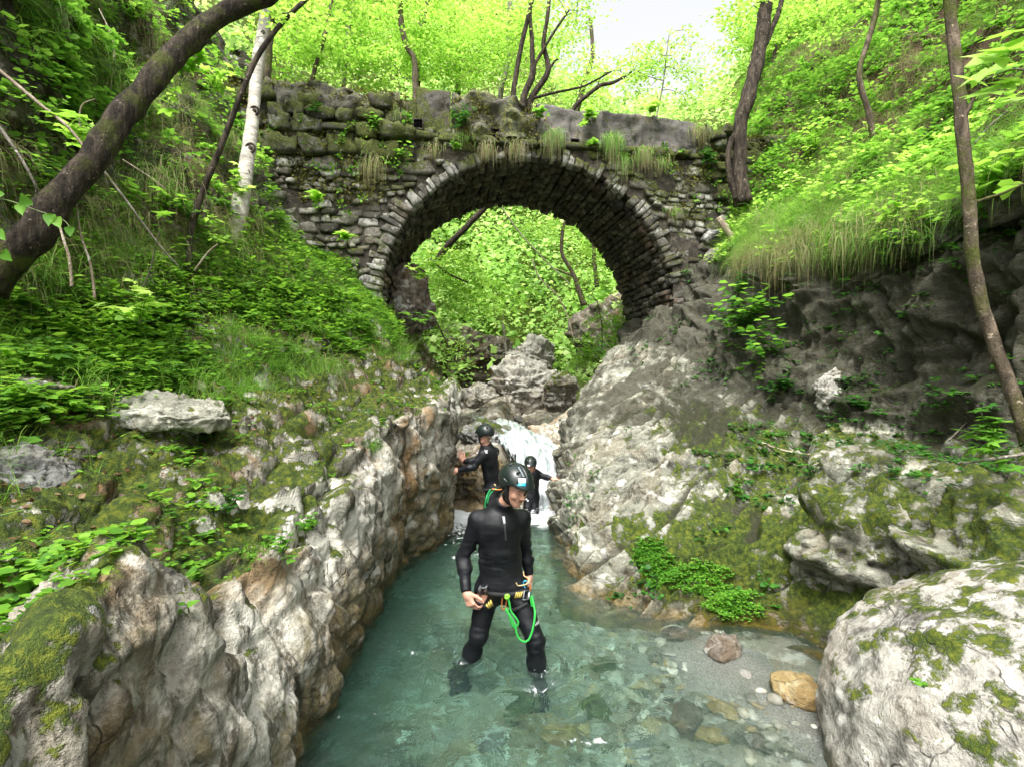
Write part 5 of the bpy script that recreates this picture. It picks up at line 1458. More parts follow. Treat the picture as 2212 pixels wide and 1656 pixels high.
def blades(pos, d0, L, W, droop, r, seg=4):
    """grass blades: start direction d0, bending down by droop along their length"""
    n = len(pos); d = nrmz(d0)
    side = nrmz(np.cross(d, r.standard_normal((n, 3))))
    L = np.broadcast_to(L, (n,)); W = np.broadcast_to(W, (n,)); droop = np.broadcast_to(droop, (n,))
    p = pos.copy(); Vs = []
    for k in range(seg + 1):
        t = k / seg
        w = (W * (1 - t) ** .7 * .5)[:, None] if k < seg else (W * .04)[:, None]
        Vs += [p - side * w, p + side * w]
        d = nrmz(d + np.array([0, 0, -1.0]) * (droop / seg)[:, None] * (1.2 + t))
        p = p + d * (L / seg)[:, None]
    V = np.stack(Vs, 1); m = V.shape[1]
    F = np.array([[2 * k, 2 * k + 1, 2 * k + 3, 2 * k + 2] for k in range(seg)])
    return V.reshape(-1, 3), (F[None] + (np.arange(n) * m)[:, None, None]).reshape(-1, 4)

def sample(GV, GN, n, weight, r):
    """random points on a terrain grid"""
    A = np.linalg.norm(np.cross(GV[1:, :-1] - GV[:-1, :-1], GV[:-1, 1:] - GV[:-1, :-1]), axis=2)
    w = (A * weight[:-1, :-1]).ravel(); w = w / w.sum()
    c = r.choice(len(w), n, p=w); i, j = np.divmod(c, GV.shape[1] - 1)
    a, b = r.random((n, 1)), r.random((n, 1))
    p = GV[i, j] * (1 - a) * (1 - b) + GV[i + 1, j] * a * (1 - b) + GV[i, j + 1] * (1 - a) * b + GV[i + 1, j + 1] * a * b
    return p, GN[i, j]

_tb = [BVHTree.FromPolygons(g.reshape(-1, 3).tolist(), grid_faces(g.shape[0], g.shape[1]).tolist()) for g in (LV, RV)]
def G(px, py, d, lift=0.0):
    """root a plant on the ground seen at that point, or hang it in the air where none is near"""
    o = Vector((0, 0, CAM_Z)); v = (Vector(P(px, py, 1.0).tolist()) - o).normalized()
    best = None
    for t in _tb:
        h = t.ray_cast(o, v)
        if h[0] is not None and (best is None or h[3] < best[3]): best = h
    if best is None or abs(best[0][1] - d) > 2.2: return P(px, py, d)
    return np.array(best[0]) - np.array(v) * lift
UP = np.array([0, 0, 1.0])
def rand_dir(n, r, flat=1.0):
    d = r.standard_normal((n, 3)); d[:, 2] *= flat; return nrmz(d)

def inview(V, m=120):
    y = np.maximum(V[..., 1], .05)
    px = 1106 + V[..., 0] / y * 1106; py = 828 - (V[..., 2] - CAM_Z) / y * 1106
    return ((V[..., 1] > .4) & (px > -m) & (px < 2212 + m) & (py > -m * 2) & (py < 1656 + m)).astype(float)

def plant_cover(name, GV, GN, W, n, kinds, mat, seed, h=(.02, .12), size=(.03, .065), per=8, label=None, spread=.06):
    r = np.random.default_rng(seed)
    p, nn = sample(GV, GN, n, W, r)
    k = per
    c = np.repeat(p, k, 0); nr_ = np.repeat(nn, k, 0); N_ = n * k
    az = r.uniform(0, 2 * math.pi, N_)
    out = np.stack([np.cos(az), np.sin(az), 0 * az], 1)
    hh = np.repeat(r.uniform(*h, n), k)[:, None] * r.uniform(.3, 1, (N_, 1))
    pos = c + nrmz(nr_ * .6 + UP) * hh + out * r.uniform(0, spread, (N_, 1))
    fwd = out + UP * r.uniform(-.35, .35, (N_, 1)) + nr_ * .2
    nrm = UP + r.standard_normal((N_, 3)) * .28 + nr_ * .25
    L = r.uniform(*size, N_) * np.repeat(r.uniform(.7, 1.3, n), k)
    # nearer the camera the leaves are not larger, so split over a few leaf shapes
    parts = []
    sel = np.repeat(r.integers(0, len(kinds), n), k)
    for i, kd in enumerate(kinds):
        m = sel == i
        if m.any(): parts.append(leaves(pos[m], fwd[m], nrm[m], L[m], kd))
    V, F = merge(parts)
    return tag(mesh_np(name, V, F, mat, smooth=False), label, kind='stuff')

def grass_cover(name, GV, GN, W, n, mat, seed, L=(.08, .22), wd=(.003, .006), droop=(.4, 1.2), clump=14, spread=.05, out=.5, label=None, jit=.35, seg=4):
    r = np.random.default_rng(seed)
    p, nn = sample(GV, GN, n, W, r)
    c = np.repeat(p, clump, 0); N_ = n * clump; nr_ = np.repeat(nn, clump, 0)
    d = nrmz(nr_ * out + UP * (1 - .3 * out)) + r.standard_normal((N_, 3)) * jit
    c = c + r.standard_normal((N_, 3)) * spread * (1, 1, .4) + nr_ * .0
    V, F = blades(c, d, r.uniform(*L, N_) * np.repeat(r.uniform(.7, 1.3, n), clump), r.uniform(*wd, N_), r.uniform(*droop, N_), r, seg)
    return tag(mesh_np(name, V, F, mat, smooth=False), label, kind='stuff')

def patchy(V, s, t, seed):
    n = fbm(V.reshape(-1, 3) * s, 3, seed).reshape(V.shape[:2])
    return np.clip((n - t) * 4, 0, 1)

iv = inview(LV) * (LV[..., 1] < 14)
nzL = LN[..., 2]
dL_ = np.maximum(np.linalg.norm(LV - np.array([0, 0, CAM_Z]), axis=2), 1.0)
near = dL_ ** -1.0
bandL = lambda a, b, s=.3: col_smooth(LU, a - s, a + s) * (1 - col_smooth(LU, b - s, b + s))
plant_cover('ground_cover', LV, LN, iv * bandL(5.0, 6.8) * (.12 + patchy(LV, .9, -.15, 1)) * near * np.clip(nzL + .3, .1, 1), 4300, ['ovate', 'ovate', 'round', 'lobed'], leaf_cover, 101, h=(.03, .22), size=(.035, .085), per=9, spread=.09, label='leafy green ground plants carpeting the left bank')
plant_cover('ground_cover', LV, LN, iv * bandL(3.1, 4.9) * patchy(LV, 1.6, .0, 2) * near * np.clip(nzL, 0, 1), 650, ['ovate', 'round'], leaf_cover, 102, h=(.01, .06), size=(.02, .05), per=7, spread=.05, label='small herbs rooted in the moss on the left rock ledge')
plant_cover('ground_cover', LV, LN, iv * bandL(6.2, 8.6) * (.15 + patchy(LV, .8, -.05, 3)) * near, 2600, ['ovate', 'lobed', 'round'], leaf_fresh, 103, h=(.03, .22), size=(.04, .09), per=9, spread=.11, label='leafy plants clinging to the steep left hillside')
grass_cover('grass', LV, LN, iv * bandL(4.7, 6.6) * patchy(LV, .8, -.15, 4) * near * np.clip(nzL + .2, 0, 1), 2000, grass_m, 104, L=(.10, .30), label='green grass among the herbs of the left bank')
grass_cover('grass', LV, LN, iv * bandL(6.0, 8.6) * (.1 + patchy(LV, .7, -.1, 5)) * near, 1500, grass_m, 105, L=(.18, .42), droop=(.9, 2.2), out=.9, clump=18, label='long green grass hanging down the steep left hillside')
grass_cover('dry_grass', LV, LN, iv * bandL(6.0, 8.4) * patchy(LV, .9, .0, 6) * near, 1100, straw_m, 106, L=(.2, .5), droop=(1.6, 3.2), out=1.0, clump=20, label='straw coloured old grass hanging on the steep left hillside')
# leaf litter
def litter(GV, GN, W, n, seed):
    r = np.random.default_rng(seed)
    p, nn = sample(GV, GN, n, W, r)
    V, F = leaves(p + nn * .012, rand_dir(n, r, .3), nn + r.standard_normal((n, 3)) * .35, r.uniform(.018, .045, n), 'ovate', 1.1)
    return tag(mesh_np('leaf_litter', V, F, litter_m, smooth=False), kind='stuff')
litter_m = leaf_mat('dead leaves', [(.03, .018, .01), (.09, .05, .025), (.18, .11, .055), (.36, .27, .16)], .2)
litter(LV, LN, iv * bandL(4.2, 6.6) * near * np.clip(nzL, 0, 1), 3000, 107)

ivR = inview(RV) * (RV[..., 1] < 22)
nzR = RN[..., 2]
dR_ = np.maximum(np.linalg.norm(RV - np.array([0, 0, CAM_Z]), axis=2), 1.0); nearR = dR_ ** -1.0
bandR = lambda a, b, s=.3: col_smooth(RU, a - s, a + s) * (1 - col_smooth(RU, b - s, b + s))
plant_cover('ground_cover', RV, RN, ivR * bandR(7.0, 9) * (.2 + patchy(RV, .7, -.15, 7)) * nearR, 3600, ['ovate', 'ovate', 'lobed'], leaf_fresh, 111, h=(.03, .25), size=(.05, .11), per=9, spread=.12, label='fresh green plants covering the slope above the right cliff')
grass_cover('grass', RV, RN, ivR * bandR(6.9, 9) * (.2 + patchy(RV, .6, -.2, 8)) * nearR, 3600, grass_m, 112, L=(.16, .42), droop=(.9, 2.0), out=.9, clump=18, label='long green grass flowing down the right slope')
grass_cover('dry_grass', RV, RN, ivR * bandR(7.2, 9) * patchy(RV, .7, .05, 9) * nearR, 900, straw_m, 113, L=(.2, .45), droop=(1.4, 2.6), out=1.0, clump=18, label='patches of straw coloured grass on the right slope')
grass_cover('dry_grass', RV, RN, ivR * bandR(6.6, 7.15, .2) * (RV[..., 1] > 3.5) * (RV[..., 1] < 9.6) * (.02 + patchy(RV, 1.5, .12, 70)), 520, straw_m, 114, L=(.15, .62), droop=(1.6, 4.5), out=1.0, clump=22, spread=.10, jit=.6, label='straw coloured grass hanging over the lip of the right cliff', seg=6)
grass_cover('grass', RV, RN, ivR * bandR(6.7, 7.4, .2) * (RV[..., 1] > 3.5) * (RV[..., 1] < 9.6) * (.2 + patchy(RV, 1.3, -.1, 71)), 1200, grass_m, 115, L=(.22, .5), droop=(1.2, 2.6), out=.9, clump=22, spread=.10, jit=.6, label='bright green grass crowning the lip of the right cliff', seg=5)
plant_cover('ground_cover', RV, RN, ivR * bandR(1.2, 5.6) * patchy(RV, 1.3, .22, 10) * nearR, 700, ['ovate', 'round'], leaf_deep, 116, h=(.01, .08), size=(.025, .055), per=8, spread=.06, label='small herbs scattered over the layered rock on the right')
plant_cover('ground_cover', RV, RN, ivR * bandR(5.0, 7.0) * patchy(RV, 1.1, .1, 12) * nearR, 420, ['ovate', 'lobed'], leaf_deep, 117, h=(.02, .12), size=(.03, .06), per=8, spread=.08, label='dark green plants on the shaded right cliff')

plant_cover('ground_cover', RV, RN, ivR * bandR(6.6, 7.6, .2) * (RV[..., 1] > 3.2) * (RV[..., 1] < 10) * patchy(RV, 1.4, -.05, 73), 500, ['ovate', 'lobed'], leaf_lime, 119, h=(.05, .28), size=(.05, .10), per=9, spread=.12, label='lime green leafy plants along the lip of the right cliff')

# bright cushions of tiny leaves at the foot of the right rocks
def spot_w(GV, spots):
    w = 0
    for (px, py, d, rad) in spots:
        c = P(px, py, d); w = w + np.exp(-np.sum((GV - c) ** 2, -1) / rad**2)
    return w * (w > .25)
plant_cover('water_edge_plants', RV, RN, spot_w(RV, [(1545, 1255, 4.5, .20), (1590, 1290, 4.35, .16), (1650, 1325, 4.1, .18), (1440, 1240, 4.75, .16), (1400, 1200, 5.0, .14), (1690, 1330, 4.05, .12)]), 1300, ['round'], leaf_fresh, 118, h=(.005, .05), size=(.012, .024), per=7, spread=.03, label='cushions of tiny bright leaves along the mossy foot of the right rocks')

# ---- woodland filling the valley behind
def woodland():
    r = np.random.default_rng(201)
    n = 2600
    # bushy crowns standing on the hillside
    x = r.uniform(-48, 52, n); y = r.uniform(19, 66, n)
    keep = np.abs(x / y) < 1.15
    x, y = x[keep], y[keep]
    z = hill_at(x, y)
    py = 828 - (z - CAM_Z) / y * 1106
    keep = (py > -260) & ~((np.abs(x - .4) < 2.2) & (y < 24))
    x, y, z = x[keep], y[keep], z[keep]
    xa = r.uniform(-7, 10, 1000); ya = r.uniform(18, 36, 1000); k_ = ~((np.abs(xa - .4) < 2.4) & (ya < 23)); xa, ya = xa[k_], ya[k_]
    x, y, z = np.concatenate([x, xa]), np.concatenate([y, ya]), np.concatenate([z, hill_at(xa, ya) - .3])
    n = len(x)
    s = r.uniform(.5, 1.5, n) * (1 + .010 * y)
    k = 62
    c = np.stack([x, y, z + s * r.uniform(.2, 1.4, n)], 1)
    C = np.repeat(c, k, 0); S = np.repeat(s, k)[:, None]
    d = rand_dir(n * k, r); rad = r.random((n * k, 1)) ** .4
    pos = C + d * rad * S * (1.1, 1.1, .75)
    fw = rand_dir(n * k, r, .35); nn = UP + .55 * r.standard_normal((n * k, 3)) + np.array([0, -.5, 0])
    L = r.uniform(.05, .16, n * k) * np.repeat(r.uniform(.6, 1.4, n), k) * (1 + .018 * pos[:, 1])
    V, F = leaves(pos, fw, nn, L, 'far')
    return tag(mesh_np('woodland', V, F, leaf_far, smooth=False), 'bright green woodland on the far slopes of the valley', kind='stuff')
woodland()

# ---- trees
def bark_mat(name, a, b, c, moss=0.0, scale=14, rings=False):
    m = M(name)
    v = m.n('Mapping', {'Vector': m.obj(), 'Scale': (1, 1, .3 if not rings else 3.0)}).outputs[0]
    n1 = m.noise(scale, 6, .7, v, .5)
    col = m.ramp(n1, [(.32, a), (.50, b), (.68, c)])
    li = m.ramp(m.noise(scale * 1.6, 3, .5), [(.66, 0.0), (.70, .8)])
    col = m.mix(li, col, tuple(min(x * 1.9 + .04, .8) for x in c))
    if moss:
        mf = m.ramp(m.noise(3.2, 5, .7), [(.55 - .2 * moss, 0.0), (.68 - .2 * moss, .9)])
        col = m.mix(mf, col, m.mix(m.noise(20, 4), (.02, .03, .006), (.11, .13, .02)))
    return m.done(m.bsdf(color=col, rough=.92, spec=.2, normal=m.bump(m.math('ADD', n1, m.math('MULTIPLY', m.noise(60, 4), .4)), .9, .03)))
bark_dark = bark_mat('dark bark', (.012, .010, .008), (.045, .035, .026), (.12, .095, .07))
bark_brown = bark_mat('brown bark', (.03, .024, .017), (.10, .078, .055), (.23, .18, .13), moss=.3)
bark_leaning = bark_mat('rough dark bark', (.008, .007, .005), (.032, .025, .018), (.10, .08, .058), moss=.15, scale=22)
bark_pale = bark_mat('pale bark', (.22, .20, .17), (.46, .43, .37), (.66, .63, .56), rings=True, scale=5)
bark_grey = bark_mat('grey bark', (.06, .055, .045), (.17, .155, .125), (.33, .30, .25), moss=.1)
dry_m = bark_mat('dry wood', (.12, .09, .06), (.32, .26, .19), (.52, .46, .36))

def limb(name, pts, rad, mat, parent, sides=12, n=40, rough=.12, seed=0):
    V, F = tube(smooth_path(pts, n), rad, sides, seed, rough)
    return mesh_np(name, V, F, mat, parent)

def crown_parts(root, stems, blobs, count, size, mat, bark, seed, kind='ovate', spray=(.25, .55), per=34, twig=.006, name='crown'):
    """flat sprays of leaves spread through the blobs (centre, radii), each joined to the nearest stem by a twig"""
    r = np.random.default_rng(seed)
    S = np.concatenate([smooth_path(s, 24) for s in stems])
    cs_ = []
    wt = np.array([np.prod(b[1]) for b in blobs]) ** .7; wt = wt / wt.sum()
    for i in range(count):
        c, rad = blobs[r.choice(len(blobs), p=wt)]
        d = r.standard_normal(3); d /= np.linalg.norm(d)
        cs_.append(np.array(c) + d * r.random() ** .45 * np.array(rad))
    cs_ = np.array(cs_)
    R = r.uniform(*spray, count)
    tilt = nrmz(UP + r.standard_normal((count, 3)) * .22)
    az = r.uniform(0, 2 * math.pi, (count, per)); rr = np.sqrt(r.random((count, per)))
    e1 = nrmz(np.cross(tilt, r.standard_normal((count, 3)))); e2 = np.cross(tilt, e1)
    pos = cs_[:, None] + R[:, None, None] * rr[..., None] * (np.cos(az)[..., None] * e1[:, None] + .6 * np.sin(az)[..., None] * e2[:, None]) + r.standard_normal((count, per, 3)) * .03
    pos = pos.reshape(-1, 3); n = len(pos)
    pos[:, 2] -= (rr.ravel() ** 2) * np.repeat(R, per) * .25
    out = (np.cos(az)[..., None] * e1[:, None] + np.sin(az)[..., None] * e2[:, None]).reshape(-1, 3)
    V, F = leaves(pos, out + .5 * r.standard_normal((n, 3)) * (1, 1, .4), np.repeat(tilt, per, 0) + .35 * r.standard_normal((n, 3)), r.uniform(size * .6, size * 1.25, n), kind)
    mesh_np(name, V, F, mat, root, smooth=False)
    tw = []
    ds = np.min(np.linalg.norm(cs_[:, None] - S[None], axis=2), 1)
    nodes = [p for p in S[3:]]; wgt = [twig * 2.2] * len(nodes)
    for i in np.argsort(ds):
        c = cs_[i]; nd = np.array(nodes)
        v = c - nd; dist = np.linalg.norm(v, axis=1) * (1 + .5 * (nd[:, 2] > c[2] + .05))
        k = int(np.argmin(dist)); a = nd[k]; Lg = np.linalg.norm(c - a)
        w1 = min(wgt[k] * .8, twig * 2); w1 = max(w1, twig * .45)
        m_ = (a + c) / 2 + r.standard_normal(3) * .08 * Lg + np.array([0, 0, .06 * Lg])
        p_ = smooth_path([a, m_, c], 5)
        tw.append(tube(p_, [w1, w1 * .6], 4, cap=False))
        nodes += [p_[2], c]; wgt += [w1 * .8, w1 * .6]
    if tw:
        V, F = merge(tw); mesh_np('twigs', V, F, bark, root)

def tree(name, label, cat, stems, bark, blobs=None, count=0, size=.06, mat=None, seed=0, group=None, sides=12, kind='ovate', spray=(.25, .55), per=34, rough=.12, twig=.006):
    """stems: list of (picture path with distances or world points, radii); the first is the trunk"""
    W = []
    for pts, rad in stems:
        W.append(([P(*p) for p in pts], rad))
    root = empty(name, W[0][0][0], label, cat, group)
    for i, (pts, rad) in enumerate(W):
        limb('trunk' if i == 0 else 'limb', pts, rad, bark, root, sides if i == 0 else 8, seed=seed + i, rough=rough)
    if blobs:
        crown_parts(root, [w[0] for w in W], [(P(*c), r_) for c, r_ in blobs], count, size, mat or leaf_fresh, bark, seed, kind, spray, per, twig)
    return root

tree('leaning_tree', 'thick dark rough barked tree leaning from the left bank across the top left corner', 'tree',
     [([(-30, 620, 3.6), (40, 548, 3.65), (94, 479, 3.7), (147, 411, 3.8), (205, 342, 3.95), (270, 240, 4.15), (360, 137, 4.4), (428, 68, 4.6), (507, 17, 4.8), (600, -20, 5.0), (690, -60, 5.2)], [.13, .112, .10, .095, .092, .092, .09, .088, .085, .08])], bark_leaning, seed=301, sides=26, rough=.26)
pale = tree('pale_barked_tree', 'slender pale barked tree with round knots in front of the left end of the bridge', 'tree',
     [([(488, 570, 6.7), (510, 490, 6.75), (526, 400, 6.9), (538, 320, 7.1), (549, 225, 7.4), (558, 130, 7.6), (572, 40, 7.7), (585, -60, 7.8)], [.15, .12, .098, .088, .084, .082, .078, .072]),
      ([(560, 110, 7.6), (600, 60, 7.7), (650, 10, 7.8)], [.03, .02])], bark_pale, [((600, -40, 7.8), (1.0, .8, .5))], 30, .07, leaf_lime, 302, sides=18, rough=.06)
for x, y in ((541, 320), (549, 240), (533, 372), (566, 70)):
    V, F = superell(5, .1); c = P(x, y, {320: 7.01, 240: 7.27, 372: 6.9, 70: 7.6}[y])
    s_ = (.060, .012, .062) if y in (320, 240) else (.035, .010, .030)
    V1, F1 = tube(c + np.stack([np.cos(np.linspace(0, 2 * math.pi, 20)) * s_[0], np.zeros(20), np.sin(np.linspace(0, 2 * math.pi, 20)) * s_[2]], 1), .016 if s_[0] > .05 else .009, 8, cap=False, rough=.3)
    mesh_np('knot', *merge([(V * (s_[0] * .5, .02, s_[2] * .5) + c, F), (V1, F1)]), bark_dark, pale)
tree('dark_sapling', 'thin dark sapling crossing in front of the pale barked tree', 'sapling',
     [([(415, 640, 5.7), (408, 560, 5.7), (412, 500, 5.75), (440, 410, 5.8), (480, 310, 5.85), (520, 205, 5.9), (555, 125, 6.0), (600, 60, 6.1), (660, 0, 6.2), (720, -50, 6.3)], [.042, .038, .034, .032, .03, .028, .026, .024])], bark_dark,
     [((620, 30, 6.1), (.5, .4, .25)), ((430, 470, 5.8), (.45, .3, .3))], 16, .07, leaf_lime, 303, spray=(.12, .25), per=14)
tree('background_tree', 'straight dark mossy trunk right behind the pale barked tree', 'tree', [([(566, 330, 9.0), (570, 250, 9.0), (574, 150, 9.0), (580, 50, 9.1), (584, -60, 9.2)], [.12, .10, .095, .09])], bark_brown, [((700, -60, 9.5), (1.6, 1, .8))], 60, .08, leaf_lime, 304)
tree('crooked_dark_tree', 'dark crooked tree growing at the right end of the bridge wall', 'tree',
     [([(1606, 440, 9.3), (1598, 380, 9.3), (1598, 320, 9.3), (1600, 262, 9.3), (1614, 215, 9.3), (1632, 150, 9.35), (1644, 90, 9.4), (1652, 30, 9.4), (1664, -70, 9.5)], [.17, .125, .115, .125, .125, .12, .115, .10]),
      ([(1645, 110, 9.4), (1668, 60, 9.45), (1684, 20, 9.5), (1700, -40, 9.6)], [.07, .055, .04]),
      ([(1590, 430, 9.3), (1576, 380, 9.28), (1574, 325, 9.28), (1590, 285, 9.3), (1602, 262, 9.3)], [.06, .05, .05, .06])], bark_dark,
     [((1590, 10, 9.8), (.6, .6, .4)), ((1780, -10, 10), (1.3, 1, .7))], 40, .08, leaf_lime, 305, sides=18, rough=.2)
tree('thin_tree', 'thin crooked brown tree on the grassy slope above the right cliff', 'tree',
     [([(1900, 400, 8.0), (1893, 350, 8.0), (1885, 290, 8.0), (1874, 235, 8.0), (1859, 185, 8.0), (1858, 145, 8.0), (1876, 86, 8.0), (1892, 30, 8.0), (1906, -50, 8.0)], [.05, .042, .04, .036])], bark_brown, [((1930, -70, 8), (.8, .6, .4))], 16, .08, leaf_lime, 306, spray=(.15, .3))
tree('near_trunk', 'slim speckled brown trunk rising along the right side in front of the cliff', 'tree',
     [([(2225, 960, 3.9), (2204, 900, 3.9), (2168, 797, 3.95), (2125, 677, 4.0), (2101, 560, 4.0), (2096, 479, 4.0), (2089, 377, 4.0), (2079, 291, 4.0), (2069, 171, 4.05), (2055, 50, 4.1), (2048, -60, 4.15)], [.052, .048, .045, .044, .043, .042, .04]),
      ([(2078, 270, 4.0), (2100, 220, 3.95), (2115, 190, 3.9)], [.014, .010]),
      ([(2096, 440, 4.0), (2160, 420, 3.9), (2230, 390, 3.8)], [.014, .008])], bark_brown, seed=307, sides=16, rough=.14)
tree('multi_stem_tree', 'dark many stemmed tree rising behind the middle of the bridge parapet', 'tree',
     [([(1125, 300, 13), (1131, 213, 13), (1150, 164, 13), (1150, 130, 13), (1149, 86, 13), (1145, 27, 13), (1148, -50, 13)], [.10, .085, .07, .05, .045]),
      ([(1108, 290, 13), (1109, 205, 13), (1116, 154, 13), (1129, 86, 13), (1147, 10, 13), (1155, -50, 13)], [.08, .065, .06, .05]),
      ([(1130, 300, 13.1), (1145, 219, 13.1), (1184, 154, 13.1), (1174, 96, 13.1), (1182, 40, 13.1), (1190, -40, 13.1)], [.10, .075, .055, .045]),
      ([(1150, 150, 13), (1172, 110, 13), (1200, 65, 13), (1229, 22, 13)], [.045, .035, .025]),
      ([(1184, 154, 13.1), (1198, 133, 13.1), (1206, 128, 13.1)], [.04, .02]),
      ([(1148, 214, 13.1), (1200, 200, 13.0), (1262, 186, 13), (1320, 155, 13)], [.04, .03, .02])], bark_dark,
     [((1150, 20, 13.5), (2.2, 1.0, .9)), ((1060, 120, 14), (1.6, .8, .8)), ((1290, 160, 13.3), (.9, .8, .4))], 150, .085, leaf_lime, 308)
tree('bare_branch_tree', 'dark bare crooked branch reaching right from behind the parapet', 'branch',
     [([(1225, 260, 12.6), (1244, 228, 12.6), (1270, 205, 12.6), (1297, 185, 12.6), (1320, 180, 12.6), (1338, 172, 12.6), (1364, 156, 12.6)], [.06, .05, .045, .04, .02]), ([(1290, 190, 12.6), (1294, 175, 12.6)], [.02, .01])], bark_dark, [((1390, 140, 12.8), (.5, .4, .3))], 12, .07, leaf_lime, 309)
tree('slim_sapling', 'slim straight sapling with pale leaf sprays behind the right half of the parapet', 'sapling',
     [([(1410, 290, 12.4), (1419, 247, 12.4), (1427, 210, 12.4), (1434, 171, 12.4), (1440, 117, 12.4), (1446, 70, 12.4)], [.022, .018, .014, .008]), ([(1434, 175, 12.4), (1400, 165, 12.4), (1368, 150, 12.5)], [.01, .006])], bark_grey,
     [((1450, 120, 12.4), (1.1, .6, .55)), ((1520, 200, 12.4), (.7, .5, .4)), ((1380, 160, 12.5), (.5, .4, .4))], 80, .075, leaf_lime, 310, spray=(.2, .4), per=24)
for i, (nm, lab, pts, rad, blobs, cnt) in enumerate((
    ('background_tree', 'slender dark trunk left of the many stemmed tree behind the parapet', [(1078, 280, 15), (1082, 202, 15), (1092, 154, 15), (1099, 103, 15), (1101, 0, 15), (1104, -60, 15)], [.09, .075, .06], [((1040, 60, 15.5), (2.2, 1, 1.1))], 90),
    ('background_tree', 'kinked brown trunk behind the dark capstone of the parapet', [(900, 260, 14), (898, 192, 14), (895, 130, 14), (880, 103, 14), (868, 62, 14), (864, 0, 14), (860, -70, 14)], [.09, .085, .075, .08, .07], [((900, 60, 14.5), (2.2, 1, 1.1)), ((780, 120, 14), (1.4, .9, .8))], 150),
    ('background_tree', 'thin forked trunk just right of the kinked brown one', [(905, 250, 16), (903, 150, 16), (905, 100, 16), (915, 60, 16), (925, 0, 16), (930, -60, 16)], [.07, .06, .05], [((960, 130, 16), (1.8, 1, .9))], 80),
    ('background_tree', 'thin grey trunk left of centre above the left arm of the bridge', [(735, 240, 14), (745, 160, 14), (752, 80, 14), (764, 0, 14), (770, -60, 14)], [.06, .05, .045], [((720, 50, 14.2), (2.0, 1, 1.0))], 90),
    ('background_tree', 'slanting thin trunk nearest to the pale barked tree above the bridge', [(660, 240, 13), (680, 150, 13), (706, 60, 13), (724, -40, 13)], [.055, .05, .04], [((650, 100, 13), (1.5, .8, .9))], 80),
    ('background_tree', 'grey forked young tree standing on the bright slope right of the crooked dark tree', [(1666, 320, 14), (1664, 240, 14), (1660, 200, 14), (1668, 150, 14), (1676, 100, 14)], [.07, .06, .045], [((1720, 70, 14), (2.4, 1.2, 1.1)), ((1660, 40, 14.5), (1.4, 1, .9))], 150),
    ('background_tree', 'leafy tree whose crown frames the right side of the sky gap', [(1800, 260, 18), (1790, 160, 18), (1770, 60, 18), (1760, -60, 18)], [.10, .08, .06], [((1790, -10, 18), (3.4, 1.5, 1.6)), ((1870, 120, 17), (2.4, 1.2, 1.2))], 190),
    ('background_tree', 'leafy tree whose crown frames the left side of the sky gap', [(1240, 260, 19), (1262, 180, 19), (1280, 120, 19), (1275, 40, 19)], [.12, .09, .06], [((1250, 180, 19), (2.6, 1.5, 1.1)), ((1170, 90, 20), (1.8, 1.3, 1.1))], 150),
    ('background_tree', 'tall leafy tree filling the top edge left of the many stemmed tree', [(985, 280, 17), (990, 150, 17), (985, 40, 17), (990, -80, 17)], [.10, .08, .07], [((980, 20, 17.5), (3.2, 1.4, 1.5)), ((820, -10, 17), (3.0, 1.3, 1.3))], 230))):
    tree(nm, lab, 'tree', [([p for p in pts], rad)], (bark_grey, bark_brown, bark_dark)[i % 3], blobs, cnt, .095, leaf_lime, 320 + i, group='trees in the bright wood behind the bridge')
# through the arch
tree('crooked_tree', 'crooked reddish tree rooted on the dark outcrop seen through the arch', 'tree',
     [([(1262, 660, 15.5), (1249, 623, 15.5), (1239, 593, 15.5), (1222, 565, 15.5), (1213, 544, 15.5), (1215, 502, 15.5), (1223, 468, 15.6), (1226, 420, 15.7)], [.10, .08, .06, .055, .055, .05, .04]),
      ([(1240, 597, 15.5), (1215, 588, 15.5), (1190, 578, 15.5)], [.04, .02])], bark_brown, [((1270, 560, 15.8), (.8, .6, .5)), ((1200, 500, 16), (1.2, .6, .5))], 34, .08, leaf_lime, 341)
tree('leaning_tree', 'black leaning trunk behind the left haunch of the arch', 'tree', [([(946, 560, 12.9), (963, 536, 12.9), (1000, 498, 13.0), (1034, 463, 13.1), (1085, 410, 13.2)], [.085, .08, .075, .07])], bark_dark, [((940, 560, 12.9), (.35, .3, .3))], 10, .07, leaf_lime, 342, spray=(.1, .2))
tree('young_tree', 'pale thin trunk standing behind the upstream boulders', 'tree', [([(1096, 800, 19), (1095, 775, 19), (1090, 729, 19), (1086, 700, 19)], [.06, .05, .04])], bark_grey, [((1080, 640, 19.5), (1.5, .8, .9))], 50, .09, leaf_lime, 343)
tree('young_tree', 'small mossy trunk near the top right of the arch opening', 'tree', [([(1290, 620, 16.5), (1284, 567, 16.5), (1282, 508, 16.5), (1284, 440, 16.5)], [.08, .06, .05])], bark_brown, [((1300, 520, 16.8), (1.1, .6, .8))], 50, .09, leaf_lime, 344)
tree('fallen_branch', 'long thin bare pole slanting across the arch opening', 'branch', [([(1082, 446, 13.6), (1120, 500, 13.8), (1170, 555, 14), (1235, 618, 14.2)], [.02, .018, .014])], dry_m, seed=345, sides=6)
tree('fallen_branch', 'bent thin branch hanging over the wooded slope inside the arch', 'branch', [([(1150, 560, 15), (1165, 600, 15), (1205, 640, 15), (1228, 690, 15), (1240, 738, 15)], [.02, .02, .014])], dry_m, seed=346, sides=6)
